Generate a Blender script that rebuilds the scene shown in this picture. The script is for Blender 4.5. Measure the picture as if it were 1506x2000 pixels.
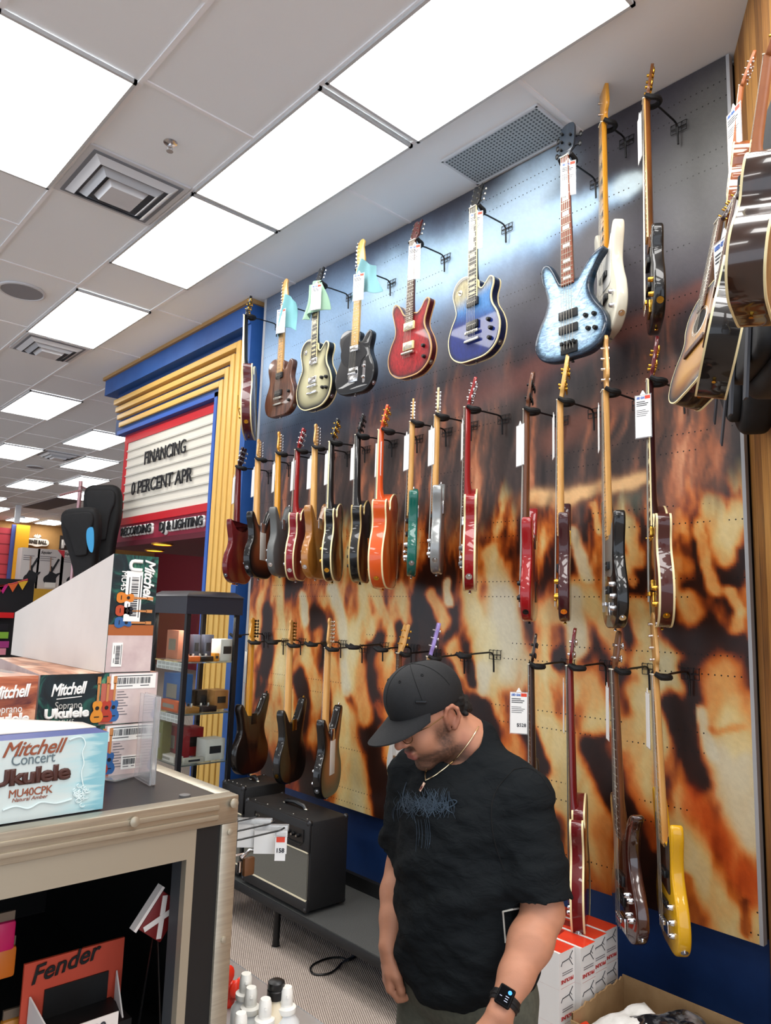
import bpy, bmesh, math, random
import numpy as np
from mathutils import Vector, Matrix, Euler
PI = math.pi
SC = bpy.context.scene
COL = SC.collection
for o in list(bpy.data.objects): bpy.data.objects.remove(o)

# ---------------------------------------------------------------- camera
CAMH = 1.75
FPX, YAW, PITCH, ROLL = 1430.45, math.radians(42.378), math.radians(8.11), math.radians(1.788)
_F = np.array([math.sin(YAW)*math.cos(PITCH), math.cos(YAW)*math.cos(PITCH), math.sin(PITCH)])
_r0 = np.array([math.cos(YAW), -math.sin(YAW), 0.0]); _u0 = np.cross(_r0, _F)
_R = math.cos(ROLL)*_r0 + math.sin(ROLL)*_u0
_U = -math.sin(ROLL)*_r0 + math.cos(ROLL)*_u0
EYE = np.array([0, 0, CAMH])
cd = bpy.data.cameras.new('camera'); cam = bpy.data.objects.new('camera', cd); COL.objects.link(cam)
cd.sensor_fit = 'VERTICAL'; cd.sensor_height = 24.0; cd.sensor_width = 24.0*1506/2000
cd.lens = FPX/2000*24.0; cd.clip_start = 0.05; cd.clip_end = 200
M = Matrix.Identity(4)
for i in range(3):
    M[i][0] = _R[i]; M[i][1] = _U[i]; M[i][2] = -_F[i]; M[i][3] = EYE[i]
cam.matrix_world = M
SC.camera = cam

def ray(p): return (p[0]-753)*_R - (p[1]-1000)*_U + FPX*_F
def at_x(p, x): d = ray(p); return EYE + d*(x/d[0])
def at_y(p, y): d = ray(p); return EYE + d*(y/d[1])
def at_z(p, z): d = ray(p); return EYE + d*((z-CAMH)/d[2])
_FH = np.array([math.sin(YAW), math.cos(YAW), 0])
def at_d(p, dd): d = ray(p); return EYE + d*(dd/(d@_FH))

# ---------------------------------------------------------------- exposure, world
SC.view_settings.view_transform = 'Standard'; SC.view_settings.look = 'None'
SC.view_settings.exposure = 1.0; SC.view_settings.gamma = 1.0; SC.view_settings.use_curve_mapping = False
PANEL_STRENGTH = 5.0
w = bpy.data.worlds.new('world'); SC.world = w; w.use_nodes = True
w.node_tree.nodes['Background'].inputs[0].default_value = (0.80, 0.88, 1.0, 1)
w.node_tree.nodes['Background'].inputs[1].default_value = 1.05
CEIL = CAMH + 2.44

def area_lamp(name, loc, sx, sy, power, rot=(0, 0, 0), col=(1, 0.985, 0.96)):
    l = bpy.data.lights.new(name, 'AREA'); l.shape = 'RECTANGLE'; l.size = sx; l.size_y = sy
    l.energy = power; l.color = col
    o = bpy.data.objects.new(name, l); COL.objects.link(o); o.location = loc; o.rotation_euler = rot
    return o
# ceiling panels of the same kind over the part of the shop behind and left of the camera
for lx, ly in ((1.75, 0.55), (1.75, -0.8), (1.75, -2.4), (-0.3, 2.5), (-0.3, -0.5), (0.9, 0.6), (0.9, -2.0), (-2.7, 3.2), (-2.7, 0.5), (-0.3, 6.5), (-2.7, 7.0)):
    area_lamp('panel_lamp', (lx, ly, CEIL-0.03), 0.58, 1.18, 14)

# ---------------------------------------------------------------- colours and materials
def lin(h, a=1.0):
    if isinstance(h, str):
        h = h.lstrip('#'); h = ''.join(q*2 for q in h) if len(h) == 3 else h; c = [int(h[i:i+2], 16)/255 for i in (0, 2, 4)]
    else: c = [v/255 for v in h]
    return tuple([(v/12.92 if v <= 0.04045 else ((v+0.055)/1.055)**2.4) for v in c]+[a])
_MC = {}
class NT:
    def __init__(s, m): s.t = m.node_tree; s.n = s.t.nodes; s.l = s.t.links; s.b = s.n['Principled BSDF']
    def new(s, typ, **kw):
        n = s.n.new(typ)
        for k, v in kw.items():
            if k.startswith('i_'):
                key = k[2:]; key = int(key) if key.isdigit() else key.replace('_', ' ')
                n.inputs[key].default_value = v
            else: setattr(n, k, v)
        return n
    def link(s, a, b): s.l.new(a, b)
    def ramp(s, fac, stops, interp='LINEAR'):
        r = s.n.new('ShaderNodeValToRGB'); r.color_ramp.interpolation = interp
        e = r.color_ramp.elements
        while len(e) < len(stops): e.new(0.5)
        for el, (p, c) in zip(e, stops): el.position = p; el.color = c
        if fac is not None: s.link(fac, r.inputs[0])
        return r.outputs[0]
    def coord(s, kind='Object', scale=(1, 1, 1), rot=(0, 0, 0), loc=(0, 0, 0)):
        tc = s.n.new('ShaderNodeTexCoord'); mp = s.n.new('ShaderNodeMapping')
        mp.inputs['Scale'].default_value = scale; mp.inputs['Rotation'].default_value = rot; mp.inputs['Location'].default_value = loc
        s.link(tc.outputs[kind], mp.inputs[0]); return mp.outputs[0]
    def noise(s, vec, scale=5, detail=3, rough=0.5, dist=0.0):
        n = s.new('ShaderNodeTexNoise'); n.inputs['Scale'].default_value = scale; n.inputs['Detail'].default_value = detail
        n.inputs['Roughness'].default_value = rough; n.inputs['Distortion'].default_value = dist
        if vec is not None: s.link(vec, n.inputs['Vector'])
        return n.outputs['Fac']
    def math(s, op, a, b=None, c=None):
        n = s.n.new('ShaderNodeMath'); n.operation = op
        for i, v in enumerate((a, b, c)):
            if v is None: continue
            if isinstance(v, (int, float)): n.inputs[i].default_value = v
            else: s.link(v, n.inputs[i])
        return n.outputs[0]
    def mix(s, fac, a, b, blend='MIX'):
        n = s.n.new('ShaderNodeMix'); n.data_type = 'RGBA'; n.blend_type = blend
        for i, v in ((0, fac), (6, a), (7, b)):
            if isinstance(v, (int, float, tuple)): n.inputs[i].default_value = v
            else: s.link(v, n.inputs[i])
        return n.outputs[2]
    def bump(s, h, strength=0.3, dist=0.01):
        n = s.new('ShaderNodeBump'); n.inputs['Strength'].default_value = strength; n.inputs['Distance'].default_value = dist
        s.link(h, n.inputs['Height']); s.link(n.outputs[0], s.b.inputs['Normal'])
    def color(s, c): s.link(c, s.b.inputs['Base Color'])
def mat(name, col=(0.5, 0.5, 0.5, 1), rough=0.5, metal=0.0, coat=0.0, spec=0.5, trans=0.0, ior=1.45, emit=None, estr=0.0, alpha=1.0, sheen=0.0):
    if name in _MC: return _MC[name]
    m = bpy.data.materials.new(name); m.use_nodes = True
    b = m.node_tree.nodes['Principled BSDF']
    if isinstance(col, str): col = lin(col)
    b.inputs['Base Color'].default_value = col; b.inputs['Roughness'].default_value = rough; b.inputs['Metallic'].default_value = metal
    b.inputs['Coat Weight'].default_value = coat; b.inputs['Coat Roughness'].default_value = 0.04
    b.inputs['Specular IOR Level'].default_value = spec; b.inputs['Transmission Weight'].default_value = trans; b.inputs['IOR'].default_value = ior
    b.inputs['Alpha'].default_value = alpha; b.inputs['Sheen Weight'].default_value = sheen
    if emit is not None:
        b.inputs['Emission Color'].default_value = emit; b.inputs['Emission Strength'].default_value = estr
    m.diffuse_color = col
    _MC[name] = m; return m
def noisy(name, c1, c2, scale=8, stretch=(1, 1, 1), rough=0.5, metal=0, coat=0, bump=0.0, bd=0.004, detail=4, lo=0.35, hi=0.65, rot=(0, 0, 0)):
    if name in _MC: return _MC[name]
    m = mat(name, c1, rough, metal, coat); t = NT(m)
    v = t.coord('Object', stretch, rot); f = t.noise(v, scale, detail, 0.6)
    t.color(t.ramp(f, [(lo, lin(c1)), (hi, lin(c2))]))
    if bump: t.bump(f, bump, bd)
    return m
def vcol(name, rough=0.4, coat=0.0, metal=0.0, spec=0.5):
    if name in _MC: return _MC[name]
    m = mat(name, (0.5, 0.5, 0.5, 1), rough, metal, coat, spec); t = NT(m)
    a = t.new('ShaderNodeAttribute', attribute_name='Col'); t.color(a.outputs['Color']); return m
def gloss(col): return mat('lacquer_'+col.strip('#'), col, 0.42, 0, 0.75, 0.25)
def satin(col): return mat('satin_'+col.strip('#'), col, 0.45, 0, 0.1)
def flat(col): return mat('flat_'+col.strip('#'), col, 0.75)
CHROME = mat('chrome', '#d8d8da', 0.16, 1.0); GOLD = mat('gold_metal', '#d9a640', 0.2, 1.0); BLACKMET = mat('black_metal', '#151515', 0.35, 0.3)
NICKEL = mat('nickel', '#b9b5aa', 0.28, 1.0)
STEELBLACK = mat('black_powder_steel', '#101012', 0.4, 0.2); FOAM = mat('black_foam', '#0b0b0c', 0.75)
BLACKPL = mat('black_plastic', '#0c0c0d', 0.35); WHITEPL = mat('white_plastic', '#dedcd4', 0.4); CREAM = mat('cream_plastic', '#e6d6a4', 0.35)
CLEAR = mat('clear_acrylic', (0.93, 0.95, 0.97, 1), 0.06, 0, 0, 0.6, trans=0.86, ior=1.3)
GLASS = mat('cabinet_glass', (0.93, 0.97, 0.96, 1), 0.0, 0, 0, 0.5, trans=1.0, ior=1.3)
PAPER = mat('white_card', '#e9e9e6', 0.6)

# ---------------------------------------------------------------- mesh builder
class MB:
    def __init__(s): s.bm = bmesh.new(); s.mi = 0
    def _fin(s, faces):
        for f in faces: f.material_index = s.mi
    def faces(s, verts, faces, tm=None):
        vs = [s.bm.verts.new(tm @ Vector(v) if tm is not None else v) for v in verts]; out = []
        for f in faces:
            try: out.append(s.bm.faces.new([vs[i] for i in f]))
            except ValueError: pass
        s._fin(out); return out
    def box(s, c, size, rot=None, bev=0.0, seg=2, tm=None):
        t = bmesh.new(); bmesh.ops.create_cube(t, size=1.0)
        bmesh.ops.scale(t, vec=size, verts=t.verts)
        if bev: bmesh.ops.bevel(t, geom=list(t.edges), offset=bev, segments=seg, affect='EDGES', profile=0.5)
        m = Matrix.Translation(c) @ (Euler(rot).to_matrix().to_4x4() if rot else Matrix.Identity(4))
        if tm is not None: m = tm @ m
        s._merge(t, m); return s
    def _merge(s, t, m=None):
        if m is not None: bmesh.ops.transform(t, matrix=m, verts=t.verts)
        vm = {v: s.bm.verts.new(v.co) for v in t.verts}; out = []
        for f in t.faces:
            try: out.append(s.bm.faces.new([vm[v] for v in f.verts]))
            except ValueError: pass
        s._fin(out); t.free()
    def corners(s, b, h):
        """hexahedron from 4 bottom points and 4 top points"""
        s.faces(list(b)+list(h), [(3, 2, 1, 0), (4, 5, 6, 7), (0, 1, 5, 4), (1, 2, 6, 5), (2, 3, 7, 6), (3, 0, 4, 7)]); return s
    def cyl(s, p0, p1, r0, r1=None, seg=12, cap=True):
        r1 = r0 if r1 is None else r1
        p0 = Vector(p0); p1 = Vector(p1); d = (p1-p0)
        if d.length < 1e-9: return s
        d.normalize(); a = d.orthogonal().normalized(); b = d.cross(a)
        vs = []
        for p, r in ((p0, r0), (p1, r1)):
            for i in range(seg):
                t = 2*PI*i/seg; vs.append(p+a*(r*math.cos(t))+b*(r*math.sin(t)))
        fs = [(i, (i+1) % seg, seg+(i+1) % seg, seg+i) for i in range(seg)]
        if cap: fs += [tuple(range(seg-1, -1, -1)), tuple(range(seg, 2*seg))]
        s.faces(vs, fs); return s
    def tube(s, path, r, seg=8, closed=False, cap=True):
        P = [Vector(p) for p in path]; n = len(P); rr = r if hasattr(r, '__len__') else [r]*n
        up = None; vs = []
        for i in range(n):
            if closed: t = P[(i+1) % n]-P[i-1]
            else: t = P[min(i+1, n-1)]-P[max(i-1, 0)]
            if t.length < 1e-9: t = Vector((0, 0, 1))
            t.normalize()
            up = t.orthogonal() if up is None else (up-t*up.dot(t))
            if up.length < 1e-6: up = t.orthogonal()
            up.normalize(); b = t.cross(up)
            for k in range(seg):
                q = 2*PI*k/seg; vs.append(P[i]+up*(rr[i]*math.cos(q))+b*(rr[i]*math.sin(q)))
        fs = []
        for i in range(n if closed else n-1):
            j = (i+1) % n
            for k in range(seg): fs.append((i*seg+k, i*seg+(k+1) % seg, j*seg+(k+1) % seg, j*seg+k))
        if cap and not closed: fs += [tuple(range(seg-1, -1, -1)), tuple(range((n-1)*seg, n*seg))]
        s.faces(vs, fs); return s
    def sphere(s, c, r, u=14, v=9, tm=None):
        t = bmesh.new(); bmesh.ops.create_uvsphere(t, u_segments=u, v_segments=v, radius=1.0)
        rr = r if hasattr(r, '__len__') else (r, r, r)
        m = Matrix.Translation(c) @ Matrix.Diagonal((*rr, 1)); s._merge(t, tm @ m if tm is not None else m); return s
    def lathe(s, prof, seg=24, c=(0, 0, 0), tm=None):
        vs = []; n = len(prof)
        for r, z in prof:
            for k in range(seg):
                q = 2*PI*k/seg; vs.append((c[0]+r*math.cos(q), c[1]+r*math.sin(q), c[2]+z))
        fs = []
        for i in range(n-1):
            for k in range(seg): fs.append((i*seg+k, i*seg+(k+1) % seg, (i+1)*seg+(k+1) % seg, (i+1)*seg+k))
        fs += [tuple(range(seg-1, -1, -1)), tuple(range((n-1)*seg, n*seg))]
        s.faces(vs, fs, tm); return s
    def prism(s, out, y0, y1, bev=0.0, seg=3, tm=None, to3=None, shrink=None):
        """outline in (x,z), swept from y0 (front) to y1 (back) with rounded rims"""
        out = clean(out); N = normals2(out); n = len(out)
        to3 = to3 or (lambda x, z, y: (x, y, z))
        rings = []
        if bev:
            for k in range(seg+1):
                a = PI/2*k/seg; rings.append((bev*(1-math.sin(a)), y0+bev*(1-math.cos(a))))
            for k in range(seg, -1, -1):
                a = PI/2*k/seg; rings.append((bev*(1-math.sin(a)), y1-bev*(1-math.cos(a))))
        else: rings = [(0, y0), (0, y1)]
        vs = []
        for ins, y in rings:
            for p, q in zip(out, N): vs.append(to3(p[0]-q[0]*ins, p[1]-q[1]*ins, y))
        fs = []
        for i in range(len(rings)-1):
            for k in range(n):
                j = (k+1) % n; fs.append((i*n+k, i*n+j, (i+1)*n+j, (i+1)*n+k))
        L = len(rings)-1
        fs.append(tuple(range(n-1, -1, -1))); fs.append(tuple(range(L*n, L*n+n)))
        s.faces(vs, fs, tm); return s
    def build(s, name, mats, parent=None, smooth=40, colfn=None, label=None):
        bm = s.bm
        bmesh.ops.recalc_face_normals(bm, faces=bm.faces)
        me = bpy.data.meshes.new(name); bm.to_mesh(me); bm.free()
        for m in (mats if isinstance(mats, (list, tuple)) else [mats]): me.materials.append(m)
        if smooth:
            me.polygons.foreach_set('use_smooth', [True]*len(me.polygons))
            me.set_sharp_from_angle(angle=math.radians(smooth))
        if colfn:
            a = me.color_attributes.new('Col', 'FLOAT_COLOR', 'POINT')
            arr = np.ones((len(me.vertices), 4), np.float32)
            for i, v in enumerate(me.vertices): arr[i, :3] = colfn(v.co)
            a.data.foreach_set('color', arr.ravel())
        o = bpy.data.objects.new(name, me); COL.objects.link(o)
        if parent is not None: o.parent = parent
        if label: o['label'] = label
        return o
def clean(o, eps=1e-5):
    r = []
    for p in o:
        if not r or math.hypot(p[0]-r[-1][0], p[1]-r[-1][1]) > eps: r.append((float(p[0]), float(p[1])))
    if math.hypot(r[0][0]-r[-1][0], r[0][1]-r[-1][1]) < eps: r.pop()
    A = sum(r[i][0]*r[(i+1) % len(r)][1]-r[(i+1) % len(r)][0]*r[i][1] for i in range(len(r)))
    return r if A > 0 else r[::-1]
def normals2(o):
    n = len(o); out = []
    for i in range(n):
        a = Vector(o[i])-Vector(o[i-1]); b = Vector(o[(i+1) % n])-Vector(o[i])
        if a.length: a.normalize()
        if b.length: b.normalize()
        t = a+b
        if t.length < 1e-6: t = Vector((b.x, b.y))
        t.normalize(); out.append((t.y, -t.x))
    return out
def spline(pts, per=6, closed=True):
    n = len(pts); out = []
    for i in range(n if closed else n-1):
        g = (lambda k: pts[k % n]) if closed else (lambda k: pts[min(max(k, 0), n-1)])
        p0, p1, p2, p3 = (np.array(g(i+k), float) for k in (-1, 0, 1, 2))
        for k in range(per):
            t = k/per
            out.append(tuple(0.5*((2*p1)+(-p0+p2)*t+(2*p0-5*p1+4*p2-p3)*t*t+(-p0+3*p1-3*p2+p3)*t**3)))
    if not closed: out.append(tuple(pts[-1]))
    return out
def tag(o, label, cat, group=None, kind=None):
    if kind: o['kind'] = kind
    o['label'] = label; o['category'] = cat
    if group: o['group'] = group
    return o
def thing(name, label, cat, loc=(0, 0, 0), rot=(0, 0, 0), group=None, mat4=None):
    o = bpy.data.objects.new(name, None); COL.objects.link(o); o.empty_display_size = 0.05
    if mat4 is not None: o.matrix_world = mat4
    else: o.location = loc; o.rotation_euler = rot
    return tag(o, label, cat, group)
def structure(o): o['kind'] = 'structure'; return o
def basis(o, x, y, z): 
    m = Matrix.Identity(4)
    for i in range(3): m[i][0] = x[i]; m[i][1] = y[i]; m[i][2] = z[i]; m[i][3] = o[i]
    return m
def unit(v): v = np.array(v, float); return v/np.linalg.norm(v)
def text(s, size, m, parent, org, ux, uy, name='lettering', depth=0.0006, bold=0.0, shear=0.0, align='LEFT', space=1.0, width=None):
    """lettering in the plane (ux,uy) at org in the parent's space"""
    c = bpy.data.curves.new(name, 'FONT'); c.body = s; c.size = size; c.extrude = depth; c.bevel_depth = bold; c.bevel_resolution = 0; c.shear = shear
    c.align_x = align; c.space_character = space; c.resolution_u = 3
    t = bpy.data.objects.new('tmp', c); COL.objects.link(t)
    bpy.context.view_layer.update()
    me = bpy.data.meshes.new_from_object(t.evaluated_get(bpy.context.evaluated_depsgraph_get()))
    bpy.data.objects.remove(t); bpy.data.curves.remove(c)
    ux = Vector(ux).normalized(); uy = Vector(uy).normalized(); uz = ux.cross(uy)
    if width and len(me.vertices):
        xs = [v.co.x for v in me.vertices]; k = width/max(1e-6, max(xs)-min(xs))
        for v in me.vertices: v.co.x *= k
    me.transform(basis(org, ux, uy, uz)); me.materials.clear(); me.materials.append(m); me.name = name
    o = bpy.data.objects.new(name, me); COL.objects.link(o); o.parent = parent
    return o
# ================================================================ SETTING
rnd = random.Random(7)
WALLX = 3.05; MURX = 2.95
Z0 = CAMH
def box_obj(name, lo, hi, m, bev=0.0, parent=None):
    b = MB(); c = [(a+d)/2 for a, d in zip(lo, hi)]; b.box(c, [abs(d-a) for a, d in zip(lo, hi)], bev=bev)
    return b.build(name, m, parent)
# floor: ribbed grey-brown carpet
m = mat('carpet', '#6f6660', 0.95, 0, 0, 0.1); t = NT(m)
v = t.coord('Object', (1, 1, 1), (0, 0, 0.5))
wv = t.new('ShaderNodeTexWave', wave_type='BANDS', bands_direction='X'); t.link(v, wv.inputs['Vector'])
wv.inputs['Scale'].default_value = 32; wv.inputs['Distortion'].default_value = 1.2; wv.inputs['Detail'].default_value = 1; wv.inputs['Detail Scale'].default_value = 6
nz = t.noise(v, 160, 2); f = t.math('MULTIPLY', wv.outputs['Fac'], t.math('ADD', nz, 0.35))
t.color(t.ramp(f, [(0.1, lin('#7a6e67')), (0.45, lin('#ab9c90')), (0.85, lin('#c6b8ac'))])); t.bump(f, 0.5, 0.004)
structure(box_obj('floor', (-9, -5, -0.1), (11, 24, 0), m))
# ceiling: painted lay-in tiles between T-bars
m = mat('ceiling_tile', '#eef2f5', 0.85, 0, 0, 0.2); t = NT(m); nz = t.noise(t.coord('Object'), 60, 3); t.bump(nz, 0.15, 0.003)
tb = mat('ceiling_tbar', '#f2f2f4', 0.5)
b = MB(); b.box((1, 9.5, CEIL+0.05), (20, 29, 0.1))
b.mi = 1
for k in range(-12, 18):
    x = 0.604*k
    b.box((x, 9.5, CEIL-0.002), (0.022, 29, 0.012))
    off = 0.03 if k % 2 else 0.64
    for j in range(-5, 19): b.box((x+0.302, off+1.225*j, CEIL-0.002), (0.6, 0.022, 0.01))
structure(b.build('ceiling', [m, tb]))
# blue wall behind the pegboard, the wall in the aisle beyond, the far wall
blue = noisy('blue_paint', '#17366a', '#1b3d75', 6, rough=0.55, bump=0.05)
structure(box_obj('wall_right', (WALLX, 1.0, 0), (WALLX+0.15, 4.75, CEIL), blue))
structure(box_obj('baseboard_right', (WALLX-0.02, 1.1, 0), (WALLX, 4.75, 0.10), mat('black_rubber', '#141416', 0.6)))
tanw = noisy('tan_wall', '#9a7340', '#a57c47', 3, rough=0.8)
structure(box_obj('wall_back', (-9, 23.3, 0), (11, 23.45, CEIL), tanw))
structure(box_obj('wall_far_right', (10.85, 7.8, 0), (11, 23.3, CEIL), mat('maroon_wall', '#7a2030', 0.7)))
# timber wall at the right, a few degrees off the blue wall
wd = np.array([-0.85, -0.53, 0]); wn = np.array([-0.53, 0.85, 0])
WC = np.array([2.985, 1.132, 0])
m = mat('timber_boards', '#9a6a38', 0.55); t = NT(m)
v = t.coord('Object'); sx = t.new('ShaderNodeSeparateXYZ'); t.link(v, sx.inputs[0])
cell = t.math('FLOOR', t.math('MULTIPLY', sx.outputs['X'], 1/0.098))
wn1 = t.new('ShaderNodeTexWhiteNoise', noise_dimensions='1D'); t.link(cell, wn1.inputs['W'])
v2 = t.coord('Object', (14, 14, 1.0)); g = t.noise(v2, 2.6, 5, 0.6, 1.2)
kn = t.new('ShaderNodeTexVoronoi'); kn.inputs['Scale'].default_value = 2.3; t.link(t.coord('Object', (3.2, 1, 1)), kn.inputs['Vector'])
base = t.ramp(t.math('ADD', t.math('MULTIPLY', g, 0.75), t.math('MULTIPLY', wn1.outputs['Value'], 0.28)), [(0.25, lin('#5d3a17')), (0.5, lin('#9a672f')), (0.8, lin('#c2904c'))])
base = t.mix(t.ramp(kn.outputs['Distance'], [(0.03, (1, 1, 1, 1)), (0.09, (0, 0, 0, 1))]), base, lin('#3f240d'))
gap = t.math('LESS_THAN', t.math('FRACT', t.math('MULTIPLY', sx.outputs['X'], 1/0.098)), 0.035)
t.color(t.mix(gap, base, lin('#2a1809')))
b = MB(); b.box((0.375, -0.06, CEIL/2), (0.75, 0.12, CEIL))
ow = b.build('wall_timber', m); ow.matrix_world = basis(WC, wd, wn, (0, 0, 1)); structure(ow)
b = MB(); b.box((2.85, -0.05, CEIL/2), (5.7, 0.10, CEIL))
o2 = b.build('wall_timber_return', m); o2.matrix_world = basis(WC+wd*0.75, (0, -1, 0), (-1, 0, 0), (0, 0, 1)); structure(o2)

# ---------------------------------------------------------------- pegboard mural (printed photograph of a concert crowd)
def vnoise(u, v, seed):
    r = np.random.RandomState(seed); G = r.rand(64, 64)
    iu = np.floor(u).astype(int); iv = np.floor(v).astype(int); fu = u-iu; fv = v-iv
    fu = fu*fu*(3-2*fu); fv = fv*fv*(3-2*fv)
    g = lambda a, c: G[a % 64, c % 64]
    return (g(iu, iv)*(1-fu)+g(iu+1, iv)*fu)*(1-fv)+(g(iu, iv+1)*(1-fu)+g(iu+1, iv+1)*fu)*fv
def fbm(u, v, seed, o=4):
    s = 0; a = 0.5
    for k in range(o): s = s+a*vnoise(u*2**k, v*2**k, seed+k); a *= 0.5
    return s/(1-0.5**o)
def sstep(a, b, x): t = np.clip((x-a)/(b-a), 0, 1); return t*t*(3-2*t)
def cmap(v, stops):
    xs = [s[0] for s in stops]; cs = np.array([lin(s[1])[:3] for s in stops])
    return np.stack([np.interp(v, xs, cs[:, k]) for k in range(3)], -1)
MY0, MY1, MZ0, MZ1 = 1.15, 4.69, CAMH-1.135, CEIL-0.004
ny, nzv = 330, 332
yy = np.linspace(MY0, MY1, ny); zz = np.linspace(MZ0, MZ1, nzv)
Y, Z = np.meshgrid(yy, zz)                       # rows are z
def wyz(p): q = at_x(p, MURX); return q[1], q[2]
h = (Z-MZ0)/(MZ1-MZ0)
wob = 0.10*(fbm(Y*2.2, Z*2.2, 3)-0.5); wob2 = 0.05*(fbm(Y*6, Z*6, 9)-0.5)
Yw = Y+wob+wob2+0.10*(Z-2.0); Zw = Z+0.12*(fbm(Y*2.5, Z*1.6, 21)-0.5)
top = cmap(fbm(Y*1.2, Z*1.6, 31), [(0.2, '#2e2c30'), (0.5, '#45424a'), (0.8, '#57535a')])
mid = cmap(0.55*fbm(Yw*9, Zw*1.6, 41)+0.45*fbm(Yw*30, Zw*4.5, 47), [(0.25, '#241d1b'), (0.48, '#433531'), (0.58, '#6b4a3c'), (0.68, '#b06a48'), (0.8, '#d79a72')])
fine = 0.6*fbm(Yw*15, Zw*3.3, 51)+0.4*fbm(Yw*34, Zw*8, 57)
big = 0.7*fbm(Yw*5.5, Zw*1.9, 61)+0.3*fbm(Yw*14, Zw*5, 67)
FL = sstep(0.30, 0.52, h)*fine+(1-sstep(0.30, 0.52, h))*big
FL = 0.5+(FL-0.5)*1.25+0.03*(1-sstep(0.1, 0.55, h))
WH = np.zeros_like(FL); RE = np.zeros_like(FL)
edge = 2.28+0.16*(fbm(Yw*5, Z*0.5, 71)-0.5)+0.40*(fbm(Yw*11, Z*0.3, 77)-0.5)-0.02*(Y-2)
a1 = sstep(-0.10, 0.14, edge-Z)[..., None]
a2 = sstep(-0.25, 0.25, 3.02+0.25*(fbm(Y*4, Z, 81)-0.5)-Z)[..., None]
P = top*(1-a2)+mid*a2
WU = 0.075*(fbm(Y*4, Z*3, 91)-0.5)+0.03*(fbm(Y*14, Z*9, 93)-0.5); WV = 0.12*(fbm(Y*4, Z*3, 95)-0.5)+0.05*(fbm(Y*13, Z*8, 97)-0.5)
def cap_sdf(p0, p1, r0, r1):
    y0, z0 = wyz(p0); y1, z1 = wyz(p1); U = Y+WU; V = Z+WV
    dy, dz = y1-y0, z1-z0; L = dy*dy+dz*dz+1e-9
    t = np.clip(((U-y0)*dy+(V-z0)*dz)/L, 0, 1)
    return np.hypot(U-y0-t*dy, V-z0-t*dz), r0+(r1-r0)*t
def scale_at(p):                                  # metres on the wall for one pixel across
    q0 = wyz(p); q1 = wyz((p[0]+4, p[1]+1.6)); q2 = wyz((p[0], p[1]+4))
    return 0.5*(abs(q1[0]-q0[0])/4+abs(q2[1]-q0[1])/4)
def cover(p0, p1, r0, r1=None, hard=0.45):
    r1 = r0 if r1 is None else r1
    d, r = cap_sdf(p0, p1, r0*scale_at(p0), r1*scale_at(p1))
    return np.exp(-(np.maximum(d-r*hard, 0)/(r*0.62))**2)
def tint(p0, p1, r0, r1, col, k, hard=0.2):
    global P
    a = (cover(p0, p1, r0, r1, hard)*k)[..., None]; P = P*(1-a)+np.array(lin(col)[:3])*a
KIND = {'C': .67, 'W': .76, 'P': .575, 'O': .53, 'R': .50, 'D': .30, 'B': .40}
def many(x0, y0, s, L):
    global FL, WH, RE
    for q0, q1, r, k in L:
        a = cover((x0+q0[0]/s, y0+q0[1]/s), (x0+q1[0]/s, y0+q1[1]/s), r*1.05/s)*(0.93 if k != 'B' else .8)
        FL = FL*(1-a)+(KIND[k]+0.35*(FL-0.5)*(k not in 'D'))*a
        WH = WH*(1-a)+(1.0 if k == 'W' else 0)*a; RE = RE*(1-a)+(1.0 if k == 'R' else 0.3 if k == 'O' else 0)*a
tint((470, 760), (1010, 470), 170, 95, '#5d7390', 0.5); tint((560, 690), (1210, 372), 100, 30, '#8fb2d6', 0.85); tint((760, 560), (1215, 368), 50, 20, '#b9d8ee', 0.8, .4)
tint((1040, 360), (1050, 350), 80, 60, '#cfe2ee', 0.85); tint((940, 460), (1060, 350), 64, 64, '#bcd6ea', 0.8); tint((1220, 362), (1236, 356), 20, 17, '#d3e6ea', 0.85, .7)
tint((1400, 200), (1380, 420), 90, 90, '#6a6a66', 0.5)
tint((900, 790), (1420, 560), 34, 26, '#86544a', 0.6); tint((1080, 860), (1300, 740), 36, 26, '#8a5442', 0.6); tint((720, 860), (960, 730), 20, 22, '#76504a', 0.45)
tint((1020, 990), (1260, 928), 24, 20, '#a86a44', 0.7); tint((1040, 982), (1250, 930), 14, 11, '#efc186', 0.9, .5); tint((1235, 970), (1240, 990), 26, 20, '#5f6a57', 0.6)
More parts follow.
